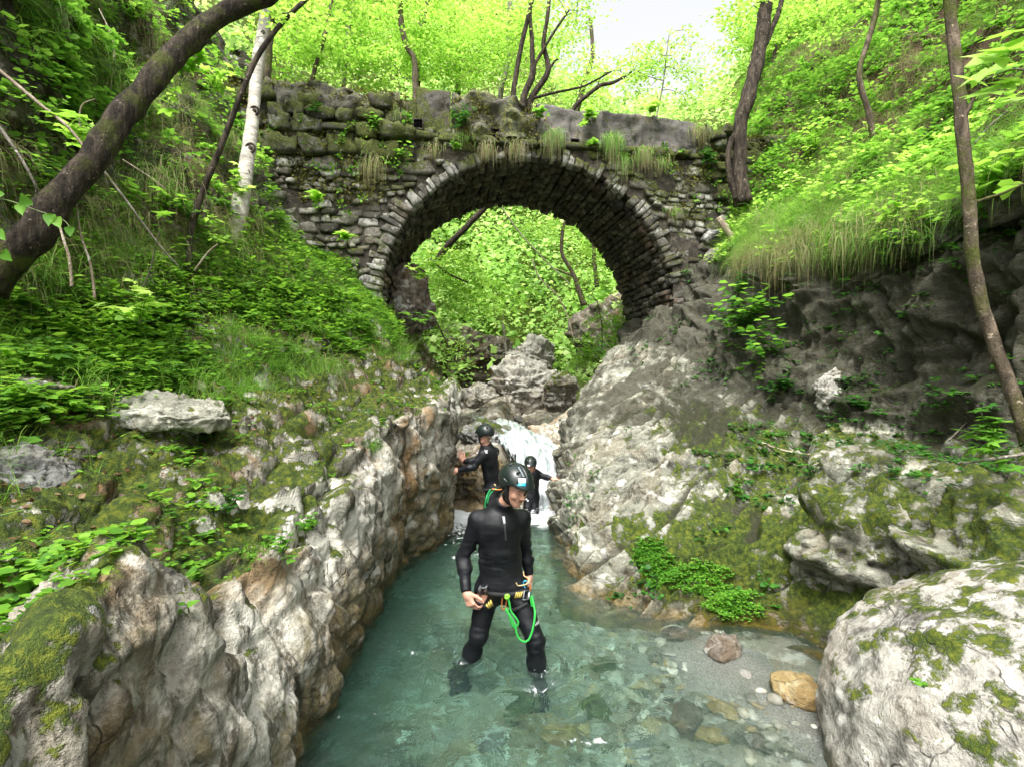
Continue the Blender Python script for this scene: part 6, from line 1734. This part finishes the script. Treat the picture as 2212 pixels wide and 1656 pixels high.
tree('bush', 'lime green bush hanging down on the left inside the arch', 'bush', [([(930, 560, 13), (965, 590, 12.8), (1010, 610, 12.8)], [.03, .02]), ([(935, 680, 11), (960, 730, 11), (985, 780, 11)], [.02, .01])], bark_brown,
     [((985, 590, 13.2), (.9, .7, .7)), ((1010, 640, 13.5), (1.0, .6, .5)), ((950, 690, 11.3), (.35, .3, .5)), ((985, 770, 10.8), (.22, .2, .35))], 120, .08, leaf_lime, 347, spray=(.15, .35))
tree('bush', 'lime green pinnate leaved shrub by the right foot of the arch', 'bush', [([(1300, 760, 12.6), (1300, 700, 12.6), (1290, 650, 12.6)], [.02, .01]), ([(1340, 760, 12.4), (1345, 700, 12.4), (1350, 660, 12.4)], [.02, .01]), ([(1270, 780, 12.8), (1262, 740, 12.8)], [.015, .01])], bark_brown,
     [((1330, 690, 12.6), (.75, .5, .45)), ((1300, 740, 12.4), (.7, .5, .35)), ((1285, 610, 12.9), (.4, .3, .3)), ((1262, 770, 12.6), (.45, .4, .25))], 110, .075, leaf_lime, 348, spray=(.14, .28), per=26)
# ------------------------------------------------------------------ tufts, plants, sticks and stones
def tuft(c, label, n=160, L=(.15, .35), droop=(1.2, 2.6), out=(0, -1, .2), spread=.08, mats=None, seed=0, group=None, straw=.35, wide=(.004, .007), name='grass_tuft'):
    r = np.random.default_rng(seed + 500)
    c = np.asarray(c, float)
    root = empty(name, c, label, 'grass tuft', group)
    for nm, m_, frac, ln, dr in (('green_blades', grass_m, 1 - straw, 1.0, 1.0), ('dry_blades', straw_m, straw, 1.25, 1.5)):
        k = int(n * frac)
        if k < 3: continue
        p = c + r.standard_normal((k, 3)) * spread * (1, .5, .5)
        d = nrmz(np.asarray(out, float)) + r.standard_normal((k, 3)) * (.45, .35, .35) + (UP * .45 if nm == 'green_blades' else 0)
        V, F = blades(p, d, r.uniform(*L, k) * ln, r.uniform(*wide, k), r.uniform(*droop, k) * dr, r, 6)
        mesh_np(nm, V, F, m_, root, smooth=False)
    return root
def on_bridge(px, py, lift=.08):
    """a point just in front of the bridge face at the picture point"""
    d = P(px, py, 1.0) - np.array([0, 0, CAM_Z]); d = d[:]; o = np.array([0, 0, CAM_Z])
    t = ((BC - o) @ BW) / (d @ BW)
    return o + d * t - BW * lift
# moss fur on the bridge
moss_m = leaf_mat('moss fur', [(.02, .025, .006), (.07, .075, .012), (.15, .15, .02), (.28, .26, .04)], .25, pscale=2.2)
def moss_fur():
    r = np.random.default_rng(61)
    n = 30000
    s = r.uniform(-7.5, 5.8, n); z = r.uniform(5.2, 7.35, n)
    p = bp(s, -.05, z)
    w = fbm(p * 1.5, 3, 62) + .35 * ((s < -2.3) | (s > 3.3) | ((s > -1.5) & (s < .1))) + .25 * (z > 6.9) - .35 * (z < 6.0) - .5 * ((s > .1) & (s < 3.2) & (z > 6.5)) - .4 * ((s > -2.15) & (s < -1.5) & (z > 6.5))
    tz = top_z(s)
    k = (w > .12) & (np.hypot(s, np.maximum(z - BH, 0)) > BR + .35)
    s, z, tz = s[k], z[k], tz[k]; n = len(s)
    top = z > tz - .08
    d = np.where(top, r.uniform(-.05, .35, n), -.06 + r.normal(0, .03, n))
    p = bp(s, d, np.where(top, tz - .01, z)) + BW * .02 * fbm(bp(s, 0, z) * 3.2, 3, 9)[:, None]
    nrm = np.where(top[:, None], UP, -BW) + r.standard_normal((n, 3)) * .6
    V, F = leaves(p, -UP * .5 + r.standard_normal((n, 3)), nrm, r.uniform(.025, .07, n), 'ovate', .8)
    o = mesh_np('moss_fur', V, F, moss_m, bridge, smooth=False); o['kind'] = 'stuff'
moss_fur()
def wall_herbs():
    r = np.random.default_rng(63)
    n = 260
    s = r.uniform(-7, 5.5, n); z = r.uniform(3.6, 6.6, n)
    k = (np.hypot(s, np.maximum(z - BH, 0)) > BR + .4) & (fbm(bp(s, 0, z) * .9, 2, 64) + .12 * (z - 5) > 0)
    s, z = s[k], z[k]; n = len(s)
    c = np.repeat(bp(s, -.10, z), 9, 0); N_ = n * 9
    az = r.uniform(0, 6.28, N_)
    out = np.stack([np.cos(az), -.8 + 0 * az, np.sin(az) * .8], 1)
    V, F = leaves(c + out * r.uniform(0, .07, (N_, 1)), out, UP * .6 - BW + .4 * r.standard_normal((N_, 3)), r.uniform(.04, .09, N_), 'ovate')
    tag(mesh_np('wall_plants', V, F, leaf_cover, smooth=False), 'small ferns and herbs rooted in the joints of the bridge wall', kind='stuff')
wall_herbs()
G1 = 'grass tufts hanging from the bridge'
for i, (px, py, n, L, st, lab) in enumerate((
    (808, 345, 130, (.25, .55), .8, 'long pale straw tuft hanging down the wall left of the arch'),
    (865, 250, 90, (.12, .28), .5, 'small brownish tuft under the left end of the dark capstone'),
    (938, 320, 90, (.15, .32), .8, 'straw coloured tuft hanging over the arch left of its crown'),
    (1050, 318, 120, (.18, .38), .85, 'dry tuft hanging over the ring just left of the arch crown'),
    (1112, 312, 120, (.2, .42), .85, 'ragged dry tuft hanging from the crown of the arch'),
    (1193, 295, 260, (.25, .5), .45, 'large green tuft with straw fringe just right of the arch crown'),
    (1318, 305, 300, (.25, .6), .25, 'largest lush green tuft hanging over the right haunch of the arch'),
    (1385, 330, 240, (.2, .45), .55, 'green and straw tuft right of the lushest one on the bridge'),
    (1425, 350, 120, (.15, .35), .5, 'thin tuft among the stones at the right shoulder of the arch'),
    (1338, 345, 90, (.3, .6), .3, 'long narrow green trail hanging below the lushest tuft'),
    (1455, 455, 90, (.15, .3), .6, 'small tuft growing from the ring stones at the right haunch'),
    (1505, 280, 130, (.2, .42), .7, 'dry tuft hanging from the right end of the parapet'),
    (1000, 300, 90, (.12, .25), .1, 'short dark green tuft above the left part of the crown'))):
    tuft(on_bridge(px, py), lab, int(n * 1.3), L, (1.6, 3.6), (0, -1, .1), .09, seed=i, group=G1, straw=st, wide=(.005, .010))
for i, (p, n, L, st, sp, dr, lab) in enumerate((
    (G(690, 800, 4.3), 620, (.22, .45), .35, .13, (.9, 2.4), 'big arching bright green tuft draped over the left rock lip'),
    (G(165, 840, 3.0), 420, (.18, .38), .35, .10, (.6, 2.2), 'tall green tuft with straw hanging beside the grey rock at the left edge'),
    (G(60, 590, 4.2), 420, (.3, .55), .1, .18, (.5, 1.5), 'lush arching grass at the left edge below the leaning tree'),
    (G(480, 730, 5.0), 300, (.14, .28), .15, .20, (.5, 1.6), 'low soft green tuft in the middle of the left bank'),
    (G(640, 720, 5.6), 320, (.18, .34), .2, .16, (.6, 1.8), 'soft green tuft on the left bank behind the draped one'),
    (G(320, 390, 6.0), 420, (.35, .7), .5, .22, (1.6, 3.2), 'long drooping tuft under the middle of the leaning trunk'),
    (G(225, 195, 6.2), 380, (.35, .75), .2, .25, (1.6, 3.2), 'smooth green tuft combed down the hillside at the top left'),
    (G(480, 300, 7.2), 260, (.3, .6), .4, .18, (1.4, 2.8), 'drooping tuft left of the pale barked tree'),
    (G(1690, 470, 7.7), 520, (.3, .6), .45, .25, (1.2, 3.0), 'grass mop on the lip of the right cliff next to the bridge'),
    (G(1880, 490, 7.0), 520, (.3, .65), .6, .25, (1.4, 3.4), 'straw heavy grass mop on the lip of the right cliff beside the near trunk'),
    (G(1255, 795, 12.2), 260, (.3, .5), .1, .18, (.8, 1.8), 'bright grass at the foot of the shrub below the arch'),
    (G(800, 965, 4.6), 120, (.08, .2), .1, .05, (.6, 1.6), 'small green tuft in a notch of the left wall'),
    (G(560, 1190, 3.0), 90, (.06, .14), .1, .06, (.5, 1.4), 'tiny grass tuft on the lip of the left wall near the camera'))):
    tuft(p, lab, n, L, dr, (.4 if p[0] < 0 else -.5, -.6, .5), sp, seed=40 + i, straw=st)

def plant(base, label, stems, per, size, mat, kind='ovate', seed=0, height=.25, lean=(0, -.2, 1), group=None, name='leafy_plant', cat='plant', spread=.5, pairs=False, facing=None):
    """a herb or seedling: a few stems, each ending in tiers of flat leaves"""
    r = np.random.default_rng(seed + 700)
    base = np.asarray(base, float)
    root = empty(name, base, label, cat, group)
    tb, pos, fw, nn, LL = [], [], [], [], []
    for s in range(stems):
        d = nrmz(np.array(lean, float) + r.standard_normal(3) * spread)
        h = height * r.uniform(.55, 1.1)
        mid = base + d * h * .5 + r.standard_normal(3) * .03 * h; tip = base + d * h + np.array([0, 0, -.06 * h])
        pth = smooth_path([base + r.standard_normal(3) * .01, mid, tip], 10)
        tb.append(tube(pth, [.0035, .0018], 5, cap=False))
        side = nrmz(np.cross(d, UP) + 1e-3)
        for k in range(per):
            t = 1 - (k / per) * .75 if per > 1 else 1
            c = pth[int(t * 9)]
            if pairs:
                sg = 1 if k % 2 else -1
                out = nrmz(side * sg + d * .45 + r.standard_normal(3) * .12)
            else:
                a = k * 2.4 + r.uniform(0, .5); e = nrmz(np.cross(side, d)); out = nrmz(side * math.cos(a) + e * math.sin(a) * .8 + d * .15)
                out[2] *= .4
            pos.append(c); fw.append(out); nn.append((UP if facing is None else np.array(facing, float)) + r.standard_normal(3) * .22); LL.append(size * r.uniform(.65, 1.15) * (1 - .3 * k / max(per, 1)))
    V, F = merge(tb); mesh_np('stem', V, F, stem_m, root)
    V, F = leaves(np.array(pos), np.array(fw), np.array(nn), np.array(LL), kind, 1.15)
    mesh_np('leaves', V, F, mat, root, smooth=False)
    return root
stem_m = plain('plant stem', (.10, .14, .04), .7)
for i, (px, py, kd, mt, st, pr, sz, h, lab) in enumerate((
    (885, 275, 'ovate', leaf_fresh, 5, 5, .10, .30, 'bright herb growing under the leftmost drain hole of the parapet'),
    (870, 345, 'ovate', leaf_fresh, 5, 4, .12, .30, 'pale green spreading herb on the wall below the white ledge stone'),
    (1000, 275, 'ovate', leaf_deep, 16, 7, .09, .36, 'dense dark fern like clump hanging from the mossy middle of the parapet'),
    (985, 330, 'ovate', leaf_fresh, 8, 6, .07, .24, 'small bushy herb below the dense dark clump'),
    (1165, 262, 'round', leaf_fresh, 7, 4, .09, .22, 'round leaved herb on the moss at the joint of the parapet'),
    (1265, 262, 'lobed', leaf_lime, 6, 4, .14, .28, 'lime green lobed seedling above the rightmost drain hole'),
    (1400, 250, 'lobed', leaf_lime, 7, 5, .12, .30, 'lime green seedling high on the right half of the parapet'),
    (1280, 320, 'lobed', leaf_fresh, 4, 3, .12, .22, 'small lobed plant just left of the lushest grass tuft'),
    (1522, 350, 'ovate', leaf_deep, 10, 6, .11, .34, 'dark rosette of strap leaves near the foot of the crooked dark tree'),
    (815, 290, 'ovate', leaf_fresh, 9, 6, .09, .32, 'soft green plant on the dark wall left of the white ledge stone'),
    (690, 250, 'round', leaf_deep, 6, 4, .09, .26, 'small plant on the mossy left wing of the bridge'),
    (760, 540, 'lobed', leaf_lime, 3, 3, .22, .20, 'large lime maple seedling in front of the lower left wall'),
    (705, 460, 'lobed', leaf_lime, 4, 3, .18, .22, 'lime maple seedling in front of the left wall, above the larger one'))):
    plant(on_bridge(px, py, .06 if i < 11 else .5), lab, st, pr, sz, mt, kd, seed=i, height=h, lean=(0, -1, .5), group=None)

# herbs and seedlings on both banks
for i, (p, kd, mt, st, pr, sz, h, lean, lab) in enumerate((
    (G(165, 185, 4.4), 'lobed', leaf_lime, 6, 5, .13, .35, (.3, -.5, .3), 'flat lime maple seedling high in the top left corner'),
    (P(225, 290, 4.2), 'lobed', leaf_lime, 5, 4, .13, .30, (-.4, -.5, .3), 'lime maple sprig lying across the leaning trunk'),
    (G(395, 175, 5.2), 'lobed', leaf_lime, 8, 6, .13, .45, (.2, -.3, .7), 'bright lime maple seedling right of the leaning trunk'),
    (G(455, 190, 5.4), 'lobed', leaf_lime, 5, 5, .11, .40, (.5, -.3, .3), 'lime sprig between the leaning trunk and the dark sapling'),
    (G(270, 420, 4.6), 'lobed', leaf_lime, 4, 4, .12, .30, (.5, -.4, .2), 'small lime maple sprig under the leaning trunk'),
    (G(210, 455, 4.4), 'ovate', leaf_fresh, 8, 8, .07, .35, (.2, -.5, .3), 'feathery green fern frond near the foot of the leaning tree'),
    (G(350, 460, 5.0), 'lobed', leaf_lime, 5, 4, .12, .35, (.4, -.4, .3), 'lime maple sprig halfway between leaning tree and dark sapling'),
    (G(110, 420, 4.0), 'lobed', leaf_lime, 4, 4, .11, .28, (.3, -.5, .2), 'lime sprig in front of the base of the leaning tree'),
    (G(60, 250, 4.2), 'ovate', leaf_fresh, 12, 7, .07, .40, (.3, -.4, .5), 'feathery leaved plant at the left edge below the dark overhang'),
    (G(60, 380, 4.0), 'ovate', leaf_fresh, 12, 7, .07, .40, (.3, -.4, .4), 'leafy green plant at the left edge beside the leaning tree'),
    (G(505, 420, 7.0), 'lobed', leaf_lime, 6, 5, .12, .40, (.1, -.4, .5), 'lime maple seedling at the foot of the pale barked tree'),
    (P(300, 700, 4.4), 'lobed', leaf_lime, 7, 5, .13, .38, (.1, -.1, 1), 'tall lime maple seedling standing above the grey ledge slab'),
    (G(180, 660, 4.0), 'ovate', leaf_fresh, 14, 8, .07, .34, (.1, -.2, 1), 'bushy green herb left of the tall maple seedling'),
    (G(540, 650, 5.6), 'ovate', leaf_fresh, 12, 7, .07, .30, (.1, -.2, 1), 'bushy herb in the middle of the left bank'),
    (G(90, 700, 3.5), 'ovate', leaf_cover, 14, 8, .08, .32, (.2, -.2, 1), 'blue green leafed herb near the left edge of the bank'),
    (G(430, 1045, 2.75), 'ovate', leaf_fresh, 4, 4, .08, .16, (.6, -.2, .4), 'arching long leaved plant over the mossy ledge on the left'),
    (G(435, 1250, 2.45), 'heart', leaf_fresh, 3, 4, .05, .09, (.3, -.3, 1), 'round leaved seedling in the notch of the left wall lip'),
    (G(410, 1320, 2.3), 'heart', leaf_fresh, 2, 3, .05, .07, (.2, -.4, .8), 'drooping round leaved seedling hanging in the gap of the left wall'),
    (G(610, 1200, 3.1), 'ovate', leaf_fresh, 6, 6, .06, .16, (.2, -.2, 1), 'ferny little plant on the rim of the left wall'),
    (G(660, 1150, 3.5), 'ovate', leaf_fresh, 7, 6, .06, .16, (.2, -.2, 1), 'tiny ferny plant further along the rim of the left wall'),
    (G(500, 1090, 3.1), 'ovate', leaf_deep, 9, 6, .06, .16, (.2, -.2, 1), 'dark herb cushion in the hollow of the left ledge'),
    (G(30, 1255, 1.85), 'ovate', leaf_fresh, 3, 3, .08, .10, (.5, -.2, .4), 'two long leaves of a seedling at the left edge in the foreground'),
    (P(900, 610, 9.5), 'lobed', leaf_lime, 4, 4, .15, .35, (.1, -.3, .8), 'lime maple sprig in front of the dark rock in the arch'),
    (P(905, 700, 9.3), 'lobed', leaf_fresh, 5, 4, .14, .40, (.2, -.3, .6), 'green maple sprig under the dark rock in the arch'),
    (G(1600, 720, 8.2), 'round', leaf_fresh, 26, 9, .12, .85, (-.1, -.5, .9), 'large leafy shrub of tiered leaves on the rock under the right end of the bridge'),
    (G(1650, 770, 7.9), 'round', leaf_fresh, 18, 8, .11, .60, (.1, -.5, .7), 'leafy shrub leaning against the dark cliff right of the larger shrub'),
    (G(1590, 640, 8.8), 'ovate', leaf_deep, 14, 8, .09, .50, (-.1, -.5, .8), 'darker leafy plant above the large tiered shrub'),
    (G(1690, 850, 7.2), 'round', leaf_deep, 12, 7, .09, .34, (0, -.4, .8), 'small dark leaved plant left of the white patch on the cliff'),
    (G(1840, 830, 6.3), 'ovate', leaf_deep, 8, 5, .09, .30, (-.2, -.5, .6), 'dark sprig hanging right of the white patch on the cliff'),
    (G(1850, 880, 6.0), 'round', leaf_deep, 8, 5, .09, .24, (-.1, -.4, .8), 'dark round leaved plant at the foot of the cliff'),
    (G(1435, 1172, 4.95), 'ovate', leaf_fresh, 7, 1, .085, .035, (0, -.3, .6), 'bright seven leaved rosette on the pale rock right of the pool'),
    (G(1930, 1215, 3.2), 'lobed', leaf_fresh, 4, 2, .07, .06, (0, -.3, 1), 'bright lobed seedling on the mossy rock behind the pale boulder'),
    (P(1990, 1480, 2.2), 'round', leaf_fresh, 4, 2, .035, .03, (-.4, -.6, .6), 'tiny green seedling on the flank of the pale boulder'),
    (G(1750, 1030, 5.4), 'ovate', leaf_deep, 7, 5, .06, .16, (0, -.4, .8), 'small fern at the foot of the bare curved branch'),
    (G(1590, 1060, 5.5), 'ovate', leaf_fresh, 10, 6, .045, .12, (0, -.4, .8), 'feathery green cushion above the mossy overhang on the right'),
    (G(1300, 760, 8.6), 'ovate', leaf_deep, 6, 5, .08, .20, (0, -.4, .8), 'dark sprig on the upper edge of the right rocks'),
    (G(1710, 430, 7.4), 'ovate', leaf_lime, 14, 9, .10, .55, (-.2, -.4, .8), 'lime fern fronds on the grassy lip beside the bridge end'),
    (G(1850, 440, 6.6), 'ovate', leaf_lime, 12, 9, .10, .50, (-.2, -.4, .6), 'arching lime fronds on the middle of the grassy lip'),
    (G(2180, 400, 5.2), 'round', leaf_lime, 10, 6, .13, .40, (-.3, -.4, .6), 'round lime leaves at the right edge above the cliff'),
    (G(1760, 330, 9.0), 'ovate', leaf_lime, 14, 8, .11, .60, (-.2, -.4, .7), 'lime leaved seedling half way up the right slope'),
    (P(2140, 955, 3.4), 'lobed', leaf_fresh, 6, 4, .11, .26, (-.3, -.3, .6), 'teal green lobed plant at the right edge by the foot of the near trunk'),
    (P(2150, 985, 3.3), 'lobed', leaf_fresh, 5, 4, .10, .22, (-.5, -.3, .2), 'lower lobed plant at the right edge below the teal one'))):
    plant(p, lab, st, pr, sz, mt, kd, seed=60 + i, height=h, lean=lean)

# vine with heart leaves at the left edge, close to the camera
vine = empty('vine', P(-30, 425, 2.2), 'thin vine with heart shaped leaves reaching in from the left edge', 'vine')
vp = smooth_path([P(-60, 430, 2.2), P(10, 432, 2.2), P(60, 448, 2.2), P(105, 464, 2.2), P(140, 478, 2.2), P(156, 500, 2.2)], 30)
V, F = tube(vp, [.0035, .0018], 6); mesh_np('stem', V, F, stem_m, vine)
_lp = [(0, 428, .055, (-.6, 0, .8)), (45, 440, .06, (.35, -.2, -1)), (60, 446, .055, (-.2, -.3, .9)), (108, 462, .06, (.1, -.2, -1)), (118, 470, .055, (.5, 0, -.9)), (150, 490, .045, (.1, 0, -1)), (5, 545, .06, (.6, 0, -.5)), (-10, 500, .06, (.7, 0, -.6))]
V, F = leaves(np.array([P(a, b, 2.18) for a, b, c, d in _lp]), np.array([d for a, b, c, d in _lp], float), np.array([(.3, -1, .35)] * len(_lp)) + rng.standard_normal((len(_lp), 3)) * .2, np.array([c for a, b, c, d in _lp]), 'heart', 1.0)
mesh_np('leaves', V, F, leaf_fresh, vine, smooth=False)
# maple branch close to the camera at the right edge
mp = empty('maple_branch', P(2260, 150, 2.6), 'large lobed lime leaves of a maple branch entering at the upper right edge', 'branch')
V, F = merge([tube(smooth_path([P(2300, 190, 2.6), P(2200, 150, 2.6), P(2120, 175, 2.6)], 16), [.007, .003], 6), tube(smooth_path([P(2300, 110, 2.6), P(2210, 90, 2.6), P(2150, 110, 2.6)], 16), [.006, .003], 6)])
mesh_np('stem', V, F, bark_grey, mp)
_r = np.random.default_rng(5)
_q = [(2110, 175), (2135, 150), (2160, 185), (2150, 125), (2180, 110), (2200, 140), (2205, 180), (2215, 90), (2190, 70), (2170, 150), (2220, 210), (2140, 200)]
V, F = leaves(np.array([P(a, b, 2.6 + _r.uniform(-.15, .15)) for a, b in _q]), np.array([(-.8 + .5 * _r.standard_normal(), -.1, -.15 + .3 * _r.standard_normal()) for _ in _q]), np.array([(0, -.5, 1.0)] * len(_q)) + _r.standard_normal((len(_q), 3)) * .25, _r.uniform(.11, .17, len(_q)), 'lobed', 1.2)
mesh_np('leaves', V, F, leaf_lime, mp, smooth=False)

# dead branches, roots and sticks
for i, (lab, pts, rad, mt, nm) in enumerate((
    ('long straight dead stick slanting down from the left edge onto the leaning trunk', [(-40, 120, 3.9), (86, 225, 3.9), (147, 275, 3.9), (190, 330, 3.9)], [.014, .012, .009], dry_m, 'dead_branch'),
    ('dark curved dead branch at the left edge below the long stick', [(-20, 250, 3.7), (34, 325, 3.7), (75, 397, 3.75), (80, 430, 3.8)], [.012, .010, .006], bark_grey, 'dead_branch'),
    ('dark root running down to the right under the leaning trunk', [(225, 370, 4.7), (274, 435, 4.7), (342, 527, 4.8), (385, 575, 4.9)], [.012, .010, .006], bark_grey, 'root'),
    ('thin stick forking off below the leaning trunk', [(265, 345, 4.8), (320, 380, 4.85), (360, 410, 4.9)], [.006, .004], dry_m, 'dead_branch'),
    ('pale peeled twig rising from the herbs at the far left', [(155, 620, 3.6), (150, 560, 3.6), (135, 510, 3.6), (128, 485, 3.6)], [.010, .009, .006], dry_m, 'dead_branch'),
    ('second pale peeled twig rising just right of the first', [(205, 645, 3.9), (195, 570, 3.9), (175, 510, 3.9), (165, 440, 3.9)], [.010, .008, .005], dry_m, 'dead_branch'),
    ('pale twig leaning at the foot of the dark sapling', [(420, 585, 5.2), (450, 545, 5.2), (470, 528, 5.2)], [.010, .007], dry_m, 'dead_branch'),
    ('slender upright stem between the peeled twigs and the dark sapling', [(300, 640, 4.6), (322, 590, 4.6), (335, 540, 4.6), (345, 500, 4.6)], [.007, .005], bark_grey, 'dead_branch'),
    ('forked bare twig beside the leaning trunk near the top left', [(175, 300, 4.3), (172, 250, 4.3), (180, 225, 4.3), (205, 215, 4.3)], [.008, .005], dry_m, 'dead_branch'),
    ('bare upright twig in the grass at the top left', [(243, 150, 5.8), (248, 110, 5.8), (238, 70, 5.8), (214, 20, 5.8)], [.014, .010, .006], dry_m, 'dead_branch'),
    ('bare pale curved branch lying across the rocks below the right cliff', [(1640, 953, 5.9), (1690, 972, 5.8), (1760, 982, 5.7), (1835, 975, 5.6)], [.016, .014, .010], dry_m, 'dead_branch'),
    ('thin dark twig sagging below the bare pale branch', [(1655, 965, 5.8), (1710, 1000, 5.6), (1790, 1022, 5.5)], [.006, .004], bark_grey, 'dead_branch'),
    ('thin upright bent stick in front of the dark cliff foot', [(2050, 950, 4.9), (2085, 915, 4.9), (2118, 885, 4.9), (2126, 850, 4.9)], [.009, .007, .004], bark_grey, 'dead_branch'),
    ('brown branch lying on the rock at the right edge under the lobed plants', [(2250, 975, 3.5), (2160, 988, 3.55), (2080, 1000, 3.6)], [.014, .012, .006], bark_grey, 'dead_branch'),
    ('broken tan log leaning on the wall right of the round grey stone', [(1552, 470, 9.4), (1572, 500, 9.35), (1592, 528, 9.3), (1608, 548, 9.25)], [.055, .06, .05], dry_m, 'broken_log'),
    ('thin dry stem rising beside the large leafy shrub', [(1573, 660, 8.6), (1585, 630, 8.6), (1600, 600, 8.6)], [.010, .006], dry_m, 'dead_branch'),
    ('dark twisted root sticking out of the grassy lip', [(1700, 560, 7.4), (1740, 530, 7.4), (1840, 505, 7.3), (1858, 465, 7.3)], [.014, .012, .008], bark_dark, 'root'),
    ('thin bare branch above the grassy lip near the right edge', [(2090, 330, 5.4), (2140, 270, 5.4), (2190, 230, 5.4)], [.008, .005], bark_grey, 'dead_branch'),
    ('thin pole leaning on the bank at the left of the falls', [(985, 917, 12), (1010, 913, 12), (1032, 911, 12)], [.012, .009], dry_m, 'dead_branch'))):
    V, F = tube(smooth_path([P(*p) for p in pts], 30), rad, 8, seed=i, rough=.2)
    tag(mesh_np(nm, V, F, mt, loc=P(*pts[0])), lab, 'branch' if nm == 'dead_branch' else ('log' if nm == 'broken_log' else 'root'))

# white mineral patch on the cliff
boulder('calcite_patch', G(1790, 838, 6.75), (.30, .22, .55), 'bright white mineral patch on the dark cliff wall', 'mineral patch', seed=77, n=30, amp=.12, facets=10, flat=.75, rot=(0, .2, 0), moss=-.8, dark=-.4, mat=white_rock_m)

# pebbles under the water
peb = M('stream pebbles')
_pc = peb.ramp(peb.n('NewGeometry').outputs['Random Per Island'], [(0, (.10, .10, .08)), (.3, (.30, .29, .24)), (.55, (.46, .44, .37)), (.72, (.34, .24, .11)), (.85, (.62, .60, .53)), (1, (.16, .15, .10))])
peb.pos(); _pc = peb.mix(peb.ramp(peb.noise(30, 4), [(.4, .5), (.6, 0.0)]), _pc, (.09, .085, .05))
peb_m = peb.done(peb.bsdf(color=_pc, rough=.6))
def pebbles():
    r = np.random.default_rng(900)
    n = 9000
    x = r.uniform(-1.1, 2.3, n); y = r.uniform(1.6, 7.6, n)
    w = (.10 + .9 * col_smooth(x, -.3, .7) * (1 - .5 * col_smooth(y, 4.2, 6))) * (1 - .80 * (bed_at(x, y) > -.05))
    k = (r.random(n) < w) & (fbm(np.stack([x, y, x * 0], 1) * 1.3, 2, 91) > -.35)
    x, y = x[k], y[k]; n = len(x)
    s = .008 + .045 * r.random(n) ** 3.2
    z = bed_at(x, y) + s * .3
    C = np.stack([x, y, z], 1); a = r.uniform(0, math.pi, n)
    u = np.stack([np.cos(a), np.sin(a), .1 * r.standard_normal(n)], 1); v = np.stack([-np.sin(a), np.cos(a), .1 * r.standard_normal(n)], 1)
    V, F = stones(C, u * (s * r.uniform(.9, 1.6, n))[:, None], v * s[:, None], np.tile([0, 0, 1.0], (n, 1)) * (s * r.uniform(.4, .8, n))[:, None], e=.25, n=2, amp=.10, seed=92)
    tag(mesh_np('pebbles', V, F, peb_m), 'mixed pale, ochre and grey pebbles on the stream bed', kind='stuff')
pebbles()
ocm = rock_mat('ochre stone', dark=(.12, .08, .03), mid=(.38, .28, .12), light=(.58, .50, .30), ochre=.5)
grm = rock_mat('green stone', dark=(.03, .04, .02), mid=(.10, .13, .06), light=(.25, .28, .14), ochre=.1)
for i, (px, py, s, mt, lab) in enumerate((
    (1210, 1600, .22, ocm, 'large yellow submerged stone near the bottom centre of the pool'),
    (1130, 1545, .26, grm, 'dark mossy submerged stone left of the large yellow one'),
    (1290, 1548, .20, grm, 'pale greenish submerged stone above and right of the large yellow one'),
    (1560, 1535, .16, ocm, 'ochre submerged stone near the lower right of the pool'),
    (1540, 1600, .15, ocm, 'rusty orange submerged stone below the ochre one'),
    (1375, 1620, .15, grey_m, 'grey green submerged stone at the bottom edge right of centre'),
    (1480, 1560, .22, brown_m, 'dark brown submerged stone left of the ochre one'),
    (1640, 1600, .13, brown_m, 'brown submerged stone right of the rusty orange one'),
    (1300, 1450, .18, grm, 'dark green submerged stone right of the front climber boot'),
    (1475, 1370, .24, brown_m, 'brown stone breaking the surface along the right bank'),
    (1560, 1395, .26, brown_m, 'flat brown stone in the shallows beside the grey sand'),
    (1720, 1490, .30, ocm, 'ochre stone under the overhang of the pale boulder'),
    (1060, 1620, .18, grey_m, 'grey submerged stone at the bottom edge left of centre'),
    (1270, 1330, .18, brown_m, 'small brown stone at the edge of the right rocks'))):
    # where the line of sight meets the bed
    D = CAM_Z * 1106 / (py - 828)
    for _ in range(6):
        x_ = (px - 1106) / 1106 * D; D = (CAM_Z - float(bed_at(x_, D)) * .78 - .05) * 1106 / (py - 828)
    x_ = (px - 1106) / 1106 * D; zb = float(bed_at(x_, D))
    boulder('submerged_stone', (x_, D, zb + s * .18), (s * 1.3, s, s * .6), lab, 'stone', 'stones on the pool floor', seed=130 + i, n=14, amp=.07, mat=mt, moss=-.5, rot=(0, 0, i * .7), dark=-.2)

# splashes where the front climber's legs break the surface
spl = M('splash water'); spl_m = spl.done(spl.n('MixShader', {0: .5, 1: spl.n('BsdfGlass', {'Color': (1, 1, 1), 'Roughness': .05, 'IOR': 1.33}).outputs[0], 2: spl.bsdf(color=(.8, .85, .85), rough=.3)}).outputs[0])
def droplets():
    r = np.random.default_rng(44); C = []; S = []
    for cx, cy, k, sp in ((-.36, 3.86, 8, .10), (.17, 3.68, 8, .10), (.5, 8.0, 240, .35), (-.1, 5.6, 14, .5), (-.7, 6.9, 60, .25)):
        for _ in range(k):
            C.append((cx + r.normal() * sp, cy + r.normal() * sp * .7, .015 + abs(r.normal()) * (.015 if cy < 6 else .05))); S.append(r.uniform(.002, .005) * (1 if cy < 6 else 3))
    C = np.array(C); S = np.array(S)[:, None]; n = len(C)
    V, F = stones(C, np.tile([1, 0, 0.], (n, 1)) * S * 1.8, np.tile([0, 1, 0.], (n, 1)) * S, np.tile([0, 0, 1.], (n, 1)) * S * .6, e=.0, n=2, amp=.2, seed=9)
    tag(mesh_np('water_droplets', V, F, spl_m), 'bubbles and droplets on the pool surface', kind='stuff')
droplets()
